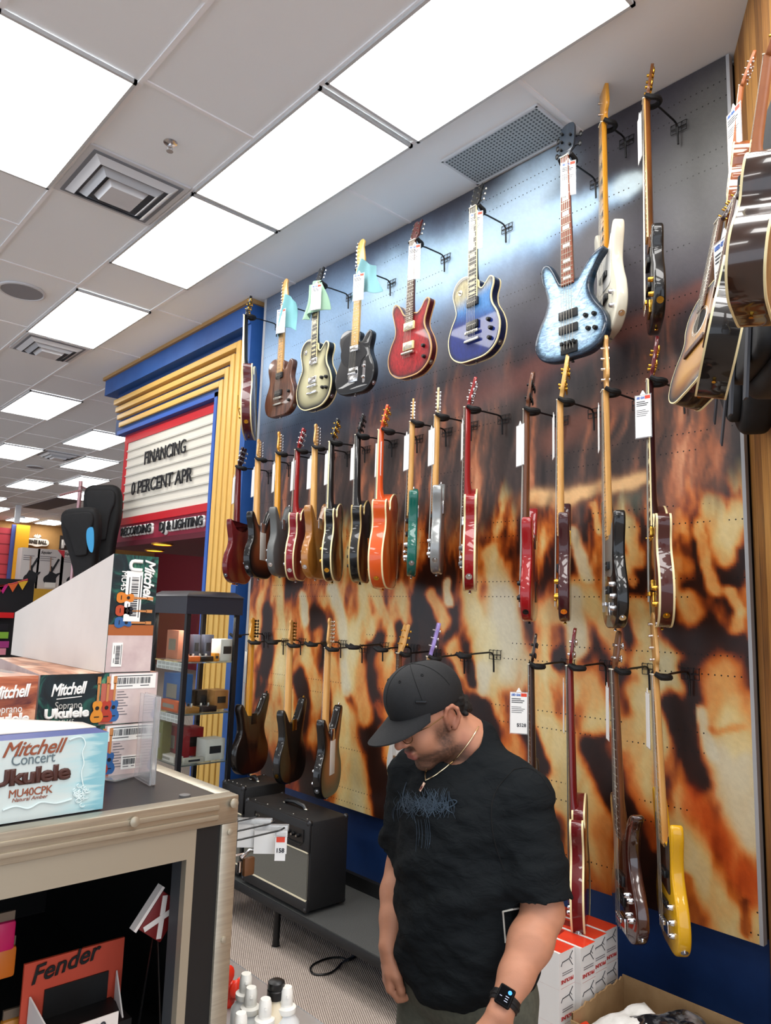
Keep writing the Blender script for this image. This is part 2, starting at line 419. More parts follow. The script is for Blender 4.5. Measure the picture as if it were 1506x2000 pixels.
LA = [((60, 620), (60, 900), 42, 'D'), ((350, 600), (360, 620), 45, 'D'), ((260, 1000), (300, 1200), 55, 'D'), ((680, 1000), (640, 1400), 95, 'D'), ((700, 1300), (690, 1500), 85, 'D'), ((720, 1600), (760, 1750), 120, 'D'), ((80, 1500), (140, 1640), 60, 'D'), ((250, 1450), (330, 1640), 80, 'D'), ((1000, 600), (990, 750), 38, 'D'), ((700, 760), (640, 900), 50, 'D'), ((540, 1060), (560, 1150), 32, 'D'), ((830, 700), (830, 780), 45, 'D'),
 ((140, 400), (150, 700), 28, 'C'), ((150, 900), (200, 1100), 36, 'C'), ((290, 850), (370, 1100), 50, 'C'), ((440, 880), (480, 1150), 38, 'C'), ((460, 430), (520, 800), 32, 'W'), ((570, 690), (580, 780), 54, 'C'), ((600, 920), (645, 1200), 56, 'C'), ((515, 890), (535, 1030), 34, 'W'), ((350, 1190), (345, 1320), 54, 'P'), ((60, 1200), (130, 1400), 60, 'P'), ((190, 1520), (200, 1620), 58, 'R'),
 ((520, 1220), (560, 1850), 98, 'C'), ((600, 1500), (610, 1640), 64, 'C'), ((700, 480), (790, 740), 34, 'C'), ((740, 880), (760, 1000), 48, 'P'), ((715, 1120), (740, 1180), 32, 'O'), ((760, 1320), (780, 1450), 54, 'P'), ((860, 450), (880, 620), 44, 'C'), ((1020, 480), (1110, 660), 44, 'C'), ((1150, 820), (1310, 1050), 50, 'C'), ((1340, 900), (1350, 1200), 46, 'W'), ((1120, 420), (1130, 530), 28, 'W'),
 ((270, 500), (300, 620), 26, 'W'), ((620, 450), (660, 720), 30, 'C'), ((1250, 450), (1300, 600), 54, 'C'), ((1450, 520), (1480, 850), 66, 'C'), ((1350, 1150), (1385, 1300), 54, 'D'), ((1250, 900), (1285, 1010), 36, 'D')]
LB = [((950, 400), (870, 500), 62, 'D'), ((1130, 520), (1250, 760), 48, 'D'), ((1070, 680), (1300, 880), 92, 'D'), ((1400, 330), (1330, 430), 50, 'D'), ((470, 720), (480, 850), 44, 'D'), ((100, 1090), (160, 1200), 60, 'D'), ((1130, 900), (1165, 1150), 52, 'D'), ((1400, 850), (1405, 960), 44, 'D'), ((200, 250), (240, 330), 40, 'B'), ((120, 500), (130, 560), 40, 'B'), ((760, 900), (740, 800), 44, 'B'),
 ((650, 80), (690, 190), 19, 'C'), ((570, 220), (630, 450), 30, 'W'), ((830, 150), (885, 400), 36, 'C'), ((1170, 200), (1240, 490), 34, 'C'), ((1240, 110), (1310, 330), 58, 'C'), ((1370, 110), (1330, 260), 46, 'C'), ((1050, 130), (1060, 200), 28, 'P'), ((1130, 580), (1140, 620), 62, 'C'), ((1345, 660), (1345, 700), 48, 'C'), ((1300, 500), (1360, 620), 26, 'C'), ((850, 600), (900, 720), 56, 'C'), ((590, 500), (770, 850), 56, 'C'), ((440, 640), (450, 750), 46, 'P'), ((150, 300), (200, 560), 40, 'C'), ((60, 600), (100, 780), 64, 'C'), ((200, 560), (260, 900), 88, 'W'),
 ((550, 560), (570, 780), 50, 'W'), ((800, 350), (860, 480), 26, 'C'), ((1090, 370), (1095, 390), 38, 'P'), ((1270, 950), (1320, 1120), 116, 'C'), ((1000, 960), (1040, 1000), 64, 'C'), ((600, 980), (650, 1100), 80, 'C'), ((390, 1080), (420, 1255), 74, 'C'), ((840, 1020), (890, 1200), 56, 'C')]
LC = [((1300, 300), (1390, 700), 135, 'W'), ((450, 250), (590, 900), 105, 'C'), ((250, 80), (350, 520), 66, 'C'), ((690, 150), (880, 650), 70, 'C'), ((940, 720), (1320, 1230), 112, 'C'), ((1120, 40), (1190, 260), 38, 'W'), ((560, 60), (480, 130), 48, 'C'), ((1300, 60), (1340, 200), 62, 'C'),
 ((560, 620), (610, 960), 62, 'O'), ((500, 1000), (640, 1040), 64, 'O'), ((470, 220), (770, 720), 66, 'D'), ((800, 720), (850, 1130), 122, 'D'), ((960, 30), (1110, 430), 78, 'D'), ((130, 120), (240, 340), 48, 'D'), ((690, 280), (860, 780), 36, 'O'), ((1070, 540), (1400, 980), 78, 'R'), ((1400, 960), (1430, 1080), 62, 'R'), ((1050, 1000), (1110, 1240), 48, 'B'), ((1370, 1080), (1375, 1270), 26, 'B'), ((1190, 130), (1360, 90), 24, 'O'), ((60, 200), (80, 280), 58, 'O')]
many(500, 1000, 3.012, LA); many(900, 950, 2.51, LB); many(980, 1380, 2.863, LC)
FL = FL+0.07*(fbm(Yw*16, Zw*6, 111)-0.5)+0.05*(fbm(Yw*38, Zw*16, 113)-0.5)
low = cmap(FL, [(0.26, '#170d0a'), (0.40, '#34170c'), (0.465, '#86380f'), (0.535, '#cf6f26'), (0.595, '#dfa058'), (0.67, '#dcbf7e'), (0.80, '#e0d3a4')])
lw = cmap(FL, [(0.26, '#1d1412'), (0.40, '#5a3a28'), (0.52, '#b58a62'), (0.62, '#c6b999'), (0.8, '#cfcab8')]); lr_ = cmap(FL, [(0.30, '#2a0f08'), (0.42, '#7a220c'), (0.50, '#c4501c'), (0.6, '#de8a48')])
WH = (WH*0.65)[..., None]; RE = (RE*0.9)[..., None]
low = low*(1-WH)+lw*WH; low = low*(1-RE)+lr_*RE
P = P*(1-a1)+low*a1
grain = 1+0.10*(np.random.RandomState(5).rand(nzv, ny)-0.5)
P = np.clip(P*grain[..., None], 0, 1)
me = bpy.data.meshes.new('mural')
idx = np.arange(nzv*ny).reshape(nzv, ny)
co = np.stack([np.full_like(Y, MURX), Y, Z], -1).reshape(-1, 3)
q = np.stack([idx[:-1, :-1], idx[1:, :-1], idx[1:, 1:], idx[:-1, 1:]], -1).reshape(-1, 4)
me.from_pydata(co.tolist(), [], q.tolist())
a = me.color_attributes.new('Col', 'FLOAT_COLOR', 'POINT'); arr = np.ones((len(co), 4), np.float32); arr[:, :3] = P.reshape(-1, 3); a.data.foreach_set('color', arr.ravel())
m = mat('mural_print', (0.5, 0.5, 0.5, 1), 0.38, 0, 0, 0.45); t = NT(m)
att = t.new('ShaderNodeAttribute', attribute_name='Col'); v = t.coord('Object'); sx = t.new('ShaderNodeSeparateXYZ'); t.link(v, sx.inputs[0])
# drilled pegboard holes: pairs of rows with gaps along each row
fy = t.math('SUBTRACT', t.math('FRACT', t.math('MULTIPLY', sx.outputs['Y'], 1/0.0254)), 0.5); fz = t.math('SUBTRACT', t.math('FRACT', t.math('MULTIPLY', sx.outputs['Z'], 1/0.0762)), 0.5)
dd = t.math('SQRT', t.math('ADD', t.math('POWER', t.math('MULTIPLY', fy, 0.0254), 2), t.math('POWER', t.math('MULTIPLY', fz, 0.0762), 2)))
hole = t.math('LESS_THAN', dd, 0.0032)
row = t.math('LESS_THAN', t.math('FRACT', t.math('MULTIPLY', sx.outputs['Z'], 1/0.3048)), 0.5)
gapn = t.math('GREATER_THAN', t.noise(t.coord('Object', (0, 2.1, 3.3)), 1.0, 1), 0.46)
hole = t.math('MULTIPLY', hole, t.math('MULTIPLY', row, gapn))
gr = t.noise(v, 420, 2, 0.6)
cc = t.mix(0.22, att.outputs['Color'], t.ramp(gr, [(0.3, (0.0, 0, 0, 1)), (0.7, (1, 1, 1, 1))]), 'SOFT_LIGHT')
t.color(t.mix(hole, cc, lin('#0d0908')))
t.bump(t.noise(v, 26, 3), 0.12, 0.004)
me.materials.append(m)
mo = bpy.data.objects.new('mural_print', me); COL.objects.link(mo)
mur = thing('pegboard_mural', 'large printed pegboard mural of a concert crowd covering the right wall', 'mural', (0, 0, 0))
mo.parent = mur
edgem = mat('grey_edge_trim', '#a9abae', 0.5)
b = MB(); b.box(((MURX+WALLX)/2+0.001, (MY0+MY1)/2, (MZ0+MZ1)/2), (WALLX-MURX-0.004, MY1-MY0, MZ1-MZ0)); b.build('backing_board', mat('hardboard', '#4a3a2c', 0.7), mur)
for y in (MY0-0.006, MY1+0.012):
    b = MB(); b.box((MURX+0.014, y, (MZ0+MZ1)/2), (0.032, 0.014 if y < 2 else 0.03, MZ1-MZ0)); b.build('edge_trim', edgem, mur)

# ---------------------------------------------------------------- marquee portal beyond the mural
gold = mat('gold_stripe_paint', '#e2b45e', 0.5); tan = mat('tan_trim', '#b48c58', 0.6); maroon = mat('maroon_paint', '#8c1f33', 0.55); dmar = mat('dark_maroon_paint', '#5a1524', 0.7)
bl2 = noisy('portal_blue_paint', '#27559a', '#2d5da4', 5, rough=0.5)
zz_ = lambda z: z+CAMH
mq = thing('marquee_portal', 'blue portal frame with nested gold stripes around the white letter board', 'portal', (2.9, 4.8, 0))
def mqbox(name, lo, hi, mm, bev=0.0):
    b = MB(); lo = (lo[0]-2.9, lo[1]-4.8, lo[2]); hi = (hi[0]-2.9, hi[1]-4.8, hi[2])
    b.box([(p+q_)/2 for p, q_ in zip(lo, hi)], [abs(q_-p) for p, q_ in zip(lo, hi)], bev=bev); return b.build(name, mm, mq)
YE = 4.79; YF = 7.66
mqbox('cornice', (2.87, YE, zz_(2.24)), (3.3, YF, CEIL-0.035), bl2)
mqbox('cornice_trim', (2.845, YE-0.02, CEIL-0.035), (3.3, YF+0.02, CEIL-0.002), tan)
mqbox('column', (2.885, YE, 0), (3.3, 4.86, zz_(2.24)), bl2)
mqbox('column_backing', (2.965, 4.86, 0), (3.3, 5.42, zz_(2.24)), mat('portal_deep_blue', '#1d4178', 0.55))
mqbox('header_backing', (2.965, 5.42, zz_(1.80)), (3.3, 7.52, zz_(2.24)), mat('portal_deep_blue', '#1d4178', 0.55))
mqbox('inner_edge', (2.955, 5.385, 0), (3.06, 5.43, zz_(1.83)), mat('inner_edge_blue', '#3560b4', 0.5))
mqbox('inner_edge', (2.955, 5.385, zz_(1.79)), (3.06, 7.45, zz_(1.83)), mat('inner_edge_blue', '#3560b4', 0.5))
for i in range(5):
    d = 0.012*i; y0 = 4.872+0.104*i; ztop = zz_(2.24) if i == 0 else zz_(2.165-0.083*(i-1)); xf = 2.895+d
    mqbox('stripe', (xf, y0, 0), (2.99, y0+0.062, ztop), gold, 0.006)
    if i: mqbox('stripe', (xf, y0+0.062, ztop-0.052), (2.99, 7.52-0.03*i, ztop), gold, 0.006)
# letter board
sgn = thing('letter_board_sign', 'white ribbed letter board in maroon surround reading FINANCING 0 PERCENT APR', 'sign', (3.0, 5.43, 0))
SX = 3.0
def sq(p): q = at_x(p, SX); return q[1]-5.43, q[2]
by0, by1 = 5.43-5.43, 7.38-5.43
zb = 2.41; ztp = zz_(1.84)
b = MB(); b.box((0.12, (by0+by1)/2, (zb+ztp)/2), (0.2, by1-by0, ztp-zb)); b.build('surround', noisy('sign_maroon', '#8f2038', '#98253d', 3, rough=0.5), sgn)
wTL, wTR, wBR, wBL = sq((248, 864)), sq((410, 811)), sq((400, 984)), sq((239, 1012))
wy1 = (wTL[0]+wBL[0])/2; wz1 = (wTL[1]+wTR[1])/2; wz0 = (wBL[1]+wBR[1])/2
redp = mat('red_frame_paint', '#c5202a', 0.4)
for (lo, hi) in (((0.0, wz1), (wy1+0.07, wz1+0.07)), ((0.0, wz0-0.07), (wy1+0.07, wz0)), ((wy1, wz0), (wy1+0.06, wz1))):
    b = MB(); b.box((0.012, (lo[0]+hi[0])/2, (lo[1]+hi[1])/2), (0.03, hi[0]-lo[0], hi[1]-lo[1])); b.build('red_frame', redp, sgn)
b = MB(); b.box((0.014, wy1/2, (wz0+wz1)/2), (0.012, wy1, wz1-wz0)); b.build('board_panel', mat('letter_board_white', '#e6e0d2', 0.35), sgn)
for k in range(1, 9):
    z = wz0+(wz1-wz0)*k/9.0
    b = MB(); b.box((0.002, wy1/2, z), (0.014, wy1-0.01, 0.014)); b.build('track_rail', mat('rail_clear_white', '#d6d2c6', 0.15), sgn)
blk = mat('black_letter', '#15161a', 0.4)
def sgt(s, pl, pr, size, mm, dep, x=-0.012, nm='lettering', bold=0.0006):
    a_ = sq(pl); b_ = sq(pr); wdt = abs(a_[0]-b_[0])
    return text(s, size, mm, sgn, (x, a_[0], (a_[1]+b_[1])/2), (0, -1, 0), (0, 0, 1), nm, dep, bold, 0, 'LEFT', 1.0, wdt)
sgt('FINANCING', (283, 907), (363, 886), 0.185, blk, 0.004)
sgt('0 PERCENT APR', (258, 966), (376, 942), 0.185, blk, 0.004)
for s_, pl, pr in (('RECORDING', (239, 1047), (297, 1040)), ('DJ & LIGHTING', (314, 1037), (398, 1027))):
    sgt(s_, pl, pr, 0.115, mat('white_letter_backer', '#f2f2ee', 0.4), 0.006, 0.010, 'lettering_backer', 0.012)
    sgt(s_, pl, pr, 0.115, blk, 0.004, -0.020, 'lettering', 0.002)
# portal interior: dark maroon room with two warm downlights
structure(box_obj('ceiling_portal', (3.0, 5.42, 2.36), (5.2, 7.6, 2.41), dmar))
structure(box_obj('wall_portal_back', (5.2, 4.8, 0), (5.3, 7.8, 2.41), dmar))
structure(box_obj('wall_portal_left', (3.3, 4.75, 0), (5.2, 4.85, CEIL), maroon))
structure(box_obj('wall_portal_top', (3.3, 4.86, 2.42), (5.2, 7.5, CEIL), maroon))
pk = at_x((384, 1100), 3.6)
structure(box_obj('wall_portal_pier', (3.3, 5.5, 0), (3.6, 5.95, 2.36), mat('pink_maroon', '#a8344e', 0.6)))
structure(box_obj('trim_portal', (5.12, 7.1, 0), (5.2, 7.16, 2.36), mat('grey_trim', '#8f8a88', 0.5)))
for n_, (p, lab) in enumerate((((317, 1063), 'warm round downlight nearer the gold stripes under the maroon portal ceiling'), ((302, 1075), 'warm round downlight farther left under the maroon portal ceiling'))):
    q = at_z(p, 2.355)
    dl = thing('downlight', lab, 'light', (q[0], q[1], 2.36), group='portal downlights')
    b = MB(); b.lathe([(0.10, 0.0), (0.10, -0.012), (0.085, -0.014), (0.085, 0)], 20); b.build('trim_ring', mat('brass_ring', '#c08a2a', 0.4, 0.5), dl)
    b = MB(); b.lathe([(0.08, -0.002), (0.08, -0.010)], 20); b.build('lens', mat('warm_lens', '#ffc94a', 0.4, emit=lin('#ffb82a'), estr=2.2), dl)

# ---------------------------------------------------------------- ceiling fittings
pan = mat('panel_diffuser', '#ffffff', 0.5, emit=(1.0, 0.99, 0.965, 1), estr=PANEL_STRENGTH); pfr = mat('panel_frame', '#c3c5c6', 0.5)
def panel(x0, x1, y0, y1, lab):
    o = thing('ceiling_light', lab, 'ceiling light', ((x0+x1)/2, (y0+y1)/2, CEIL-0.02), group='recessed ceiling light panels')
    sx_, sy_ = x1-x0, y1-y0
    b = MB(); b.box((0, 0, 0.004), (sx_-0.03, sy_-0.03, 0.006)); b.build('diffuser', pan, o)
    b = MB()
    for s in (-1, 1):
        b.box((s*(sx_/2-0.008), 0, 0.006), (0.016, sy_, 0.02)); b.box((0, s*(sy_/2-0.008), 0.006), (sx_, 0.016, 0.02))
    b.build('frame', pfr, o)
LT = [((1.81, 2.42, 1.28, 2.49), 'nearest bright ceiling panel, cut by the top edge above the grille'), ((1.81, 2.42, 2.53, 3.74), 'second bright ceiling panel of the row, beside the sprinkler head'),
      ((1.81, 2.42, 3.76, 4.97), 'third bright ceiling panel of the row, right of the large square air vent'), ((1.81, 2.42, 5.60, 6.82), 'bright ceiling panel next to the second air vent, above the blue portal'),
      ((0.59, 1.19, 3.11, 4.33), 'large bright ceiling panel cut by the left edge at the top'), ((2.43, 3.03, 8.74, 9.97), 'bright ceiling panel between the second and third air vents'),
      ((3.64, 4.24, 10.05, 11.26), 'bright ceiling panel touching the left end of the blue portal'), ((3.04, 3.64, 12.0, 13.2), 'bright ceiling panel at the left edge beside the third air vent'),
      ((4.26, 4.85, 11.97, 13.2), 'ceiling panel just above the black gig bags, right of the small round speaker'), ((4.27, 4.85, 15.15, 16.4), 'small far ceiling panel above the dark grille'),
      ((4.88, 5.46, 13.87, 15.1), 'far ceiling panel right above the black gig bags'), ((5.5, 6.1, 15.8, 17.0), 'small far ceiling panel partly behind the black gig bags'),
      ((4.3, 4.85, 18.3, 19.5), 'tiny ceiling panel at the left edge beyond the dark grille'), ((6.1, 6.7, 21.9, 23.1), 'thin far ceiling panel above the red slatted wall'), ((6.9, 7.5, 21.9, 23.1), 'thin far ceiling panel above the tan wall with signs'), ((4.87, 5.45, 20.2, 21.4), 'thin ceiling panel at left edge far back above the red wall')]
for r_, lab in LT: panel(*r_, lab)
vm = mat('vent_metal', '#d2d4d8', 0.45); vd = mat('vent_dark', '#7b8088', 0.6)
def vent(x, y, s, lab):
    o = thing('air_vent', lab, 'air vent', (x, y, CEIL-0.012), group='square ceiling air vents')
    b = MB(); b.box((0, 0, 0.005), (s, s, 0.012)); b.build('base_plate', vm, o)
    for k, (w_, z) in enumerate(((0.86, -0.012), (0.62, -0.034), (0.40, -0.05))):
        b = MB(); a_ = s*w_/2; i_ = a_*0.80
        vs = [(-a_, -a_, z+0.012), (a_, -a_, z+0.012), (a_, a_, z+0.012), (-a_, a_, z+0.012), (-i_, -i_, z-0.02), (i_, -i_, z-0.02), (i_, i_, z-0.02), (-i_, i_, z-0.02)]
        fs = [(0, 1, 5, 4), (1, 2, 6, 5), (2, 3, 7, 6), (3, 0, 4, 7)]
        if k == 2: fs.append((4, 5, 6, 7))
        b.faces(vs, fs); b.build('louver', vm if k != 1 else mat('vent_metal_mid', '#b3b7bd', 0.5), o, 0)
    b = MB(); b.box((0, 0, -0.004), (s*0.9, s*0.9, 0.004)); b.build('throat', vd, o)
vent(1.50, 4.02, 0.58, 'large square stepped air vent between the left panel and the third panel')
vent(2.12, 7.15, 0.56, 'square louvred air vent just beyond the fourth light panel'); vent(3.93, 12.25, 0.56, 'small distant square air vent left of the portal end')
spm = mat('speaker_grille', '#8d8f95', 0.6)
for (x, y, r_, lab) in ((1.53, 5.98, 0.17, 'round ceiling speaker at the left edge'), (4.02, 13.68, 0.15, 'small distant round ceiling speaker')):
    o = thing('ceiling_speaker', lab, 'speaker', (x, y, CEIL-0.006), group='round ceiling speakers')
    b = MB(); b.lathe([(r_, 0.004), (r_, -0.008), (r_*0.92, -0.012), (r_*0.88, -0.004)], 28); b.build('rim', vm, o)
    b = MB(); b.lathe([(r_*0.88, -0.003), (r_*0.88, -0.007)], 28); b.build('grille', spm, o)
q = at_z((333, 278), CEIL)
o = thing('fire_sprinkler', 'small chrome fire sprinkler head in the ceiling tile', 'sprinkler', (q[0], q[1], CEIL))
b = MB(); b.lathe([(0.036, 0), (0.036, -0.004), (0.014, -0.010)], 20); b.build('escutcheon', CHROME, o)
b = MB(); b.cyl((0, 0, -0.008), (0, 0, -0.03), 0.008); b.tube([(0.010, 0, -0.02), (0.014, 0, -0.035), (0.003, 0, -0.05)], 0.0025, 6); b.tube([(-0.010, 0, -0.02), (-0.014, 0, -0.035), (-0.003, 0, -0.05)], 0.0025, 6); b.build('frame', CHROME, o)
b = MB(); b.lathe([(0.018, -0.05), (0.018, -0.053), (0.004, -0.053)], 16); b.build('deflector', CHROME, o)
# perforated return grille over the mural
m = mat('perforated_grille', '#9aa1a6', 0.5); t = NT(m); v = t.coord('Object'); vo = t.new('ShaderNodeTexVoronoi', feature='F1'); vo.inputs['Scale'].default_value = 48; vo.inputs['Randomness'].default_value = 0.0; t.link(v, vo.inputs['Vector'])
t.color(t.mix(t.math('LESS_THAN', vo.outputs['Distance'], 0.34), lin('#a2a8ab'), lin('#3b4146')))
o = thing('return_grille', 'perforated metal return air grille in the ceiling above the mural', 'vent grille', (2.775, 2.21, CEIL-0.008))
b = MB(); b.box((0, 0, 0), (0.28, 0.60, 0.008)); b.build('perforated_plate', m, o)
b = MB()
for s in (-1, 1): b.box((s*0.145, 0, 0), (0.012, 0.62, 0.014)); b.box((0, s*0.305, 0), (0.30, 0.012, 0.014))
b.build('frame', vm, o)
o = thing('dark_return_grille', 'dark flat grille in the far ceiling left of the gig bags', 'vent grille', (5.85, 18.3, CEIL-0.01))
b = MB(); b.box((0, 0, 0), (0.58, 2.6, 0.01)); b.build('louver_panel', mat('dark_grille', '#55535a', 0.7), o)
o = thing('ceiling_bracket', 'short grey bracket hanging from the ceiling left of the dark grille', 'bracket', (5.4, 19.4, CEIL))
b = MB(); b.box((0, 0, -0.22), (0.12, 0.06, 0.44)); b.build('post', vm, o)
b = MB(); b.box((0.1, 0, -0.28), (0.14, 0.04, 0.05)); b.build('arm', vm, o)
# ================================================================ GUITARS
def mir(p): return p+[(-x, z) for x, z in p[::-1]]
OUT = {
 'lp': [(0, 0), (.085, .007), (.145, .05), (.166, .125), (.150, .19), (.118, .245), (.112, .29), (.126, .335), (.124, .365), (.104, .377), (.080, .357), (.055, .338), (.034, .352), (.028, .385), (-.028, .42), (-.075, .428), (-.118, .405), (-.137, .355), (-.122, .295), (-.116, .25), (-.148, .19), (-.166, .125), (-.145, .05), (-.085, .007)],
 'tele': [(0, 0), (.085, .004), (.138, .038), (.160, .10), (.152, .165), (.126, .22), (.116, .262), (.127, .315), (.128, .35), (.106, .367), (.077, .345), (.052, .312), (.031, .318), (.030, .37), (-.03, .392), (-.08, .402), (-.127, .384), (-.142, .335), (-.127, .28), (-.118, .24), (-.132, .195), (-.156, .14), (-.160, .085), (-.137, .032), (-.085, .004)],
 'strat': [(0, 0), (.085, .006), (.14, .045), (.16, .11), (.15, .17), (.12, .22), (.11, .26), (.12, .32), (.137, .37), (.131, .40), (.11, .403), (.08, .37), (.055, .337), (.03, .332), (-.03, .332), (-.055, .347), (-.085, .392), (-.115, .44), (-.14, .455), (-.153, .43), (-.14, .37), (-.12, .30), (-.112, .26), (-.125, .21), (-.155, .15), (-.16, .09), (-.135, .035), (-.085, .004)],
 'prs': [(0, 0), (.085, .010), (.145, .055), (.165, .125), (.146, .195), (.115, .25), (.108, .29), (.122, .34), (.138, .388), (.128, .408), (.104, .398), (.078, .362), (.052, .345), (.03, .35), (-.03, .35), (-.055, .362), (-.080, .400), (-.108, .43), (-.134, .43), (-.143, .39), (-.127, .335), (-.114, .285), (-.118, .245), (-.146, .195), (-.165, .125), (-.145, .055), (-.085, .01)],
 'sg': [(0, .006), (.08, .004), (.14, .035), (.168, .10), (.155, .17), (.12, .225), (.108, .27), (.122, .325), (.135, .375), (.128, .40), (.098, .385), (.065, .355), (.032, .345), (-.032, .345), (-.065, .36), (-.102, .39), (-.132, .402), (-.140, .378), (-.126, .325), (-.112, .27), (-.122, .225), (-.155, .17), (-.168, .10), (-.14, .035), (-.08, .004)],
 'jbass': [(0, 0), (.09, .004), (.15, .04), (.175, .10), (.165, .17), (.135, .23), (.12, .28), (.125, .33), (.145, .40), (.14, .44), (.115, .44), (.085, .40), (.06, .37), (.035, .365), (-.035, .365), (-.06, .39), (-.09, .46), (-.125, .515), (-.15, .52), (-.162, .49), (-.147, .41), (-.127, .33), (-.127, .27), (-.15, .21), (-.175, .15), (-.17, .08), (-.14, .03), (-.08, .002)],
 'flare': [(0, .004), (.09, .008), (.155, .045), (.18, .105), (.165, .165), (.125, .225), (.102, .28), (.106, .33), (.135, .39), (.172, .432), (.166, .448), (.13, .438), (.09, .405), (.058, .368), (.038, .352), (-.036, .352), (-.055, .375), (-.075, .42), (-.098, .458), (-.125, .468), (-.142, .445), (-.138, .39), (-.12, .335), (-.112, .285), (-.128, .232), (-.165, .165), (-.182, .095), (-.15, .032), (-.08, .004)],
 'acoustic': mir([(0.02, 0), (.11, .008), (.178, .06), (.198, .14), (.178, .21), (.138, .27), (.128, .315), (.142, .375), (.132, .44), (.085, .482), (.02, .49)]),
}
OUT['hollow'] = [(x*1.18, z*1.13) for x, z in OUT['lp']]
SPEC = {'lp': (.76, .628, .39, .05), 'tele': (.765, .648, .345, .045), 'strat': (.765, .648, .34, .045), 'prs': (.765, .635, .355, .045), 'sg': (.76, .628, .35, .038), 'jbass': (.955, .864, .375, .044), 'flare': (.93, .864, .36, .044), 'acoustic': (.86, .645, .485, .105), 'hollow': (.80, .628, .43, .075)}
HEAD = {
 'fender': [(.021, -.002), (.019, .026), (.036, .044), (.030, .09), (.021, .14), (.027, .168), (.012, .187), (-.012, .182), (-.030, .155), (-.035, .12), (-.030, .05), (-.025, .02), (-.021, -.002)],
 'gibson': [(.021, -.002), (.027, .028), (.038, .055), (.036, .115), (.041, .155), (.034, .178), (.014, .175), (0, .163), (-.014, .175), (-.034, .178), (-.041, .155), (-.036, .115), (-.038, .055), (-.027, .028), (-.021, -.002)],
 'prs': [(.021, -.002), (.030, .035), (.042, .06), (.034, .12), (.040, .175), (.016, .160), (-.010, .178), (-.034, .165), (-.034, .12), (-.042, .06), (-.030, .035), (-.021, -.002)],
 'bass': [(.020, -.002), (.020, .035), (.042, .06), (.036, .12), (.024, .185), (.030, .215), (.012, .235), (-.016, .228), (-.038, .195), (-.042, .15), (-.036, .06), (-.026, .02), (-.020, -.002)],
 'bass22': [(.020, -.002), (.030, .03), (.044, .06), (.044, .15), (.036, .20), (.012, .215), (-.012, .215), (-.036, .20), (-.044, .15), (-.044, .06), (-.030, .03), (-.020, -.002)],
 'slot': [(.024, -.002), (.034, .03), (.037, .06), (.035, .19), (.012, .20), (-.012, .20), (-.035, .19), (-.037, .06), (-.034, .03), (-.024, -.002)],
}
MAPLE = noisy('maple_neck', '#d9a864', '#c8924e', 9, (6, 6, 0.6), 0.35, coat=0.4); AMBER = noisy('amber_maple_neck', '#d99a2e', '#c78420', 9, (6, 6, 0.6), 0.3, coat=0.5)
ROSE = noisy('rosewood', '#3a2116', '#55331f', 14, (8, 8, 0.6), 0.5); EBONY = mat('ebony', '#120e0c', 0.45); WALN = noisy('walnut_neck', '#5b331c', '#74462a', 10, (6, 6, .6), 0.35, coat=0.3)
CHERRY = gloss('#7d0f14'); FRETM = mat('fret_wire', '#c9c4b4', 0.3, 1.0); PEARL = mat('pearl_inlay', '#e6e7df', 0.25, 0, 0.5)
def pt_outline(o, ang):
    """outline point at angle from the body centre (degrees, 0 = treble side, -90 = bottom) with its normal"""
    o = clean(o); N = normals2(o); c = (0, 0.18); best = None
    for p, n in zip(o, N):
        a = math.degrees(math.atan2(p[1]-c[1], p[0]-c[0])); d = abs((a-ang+180) % 360-180)
        if best is None or d < best[0]: best = (d, p, n)
    return best[1], best[2]
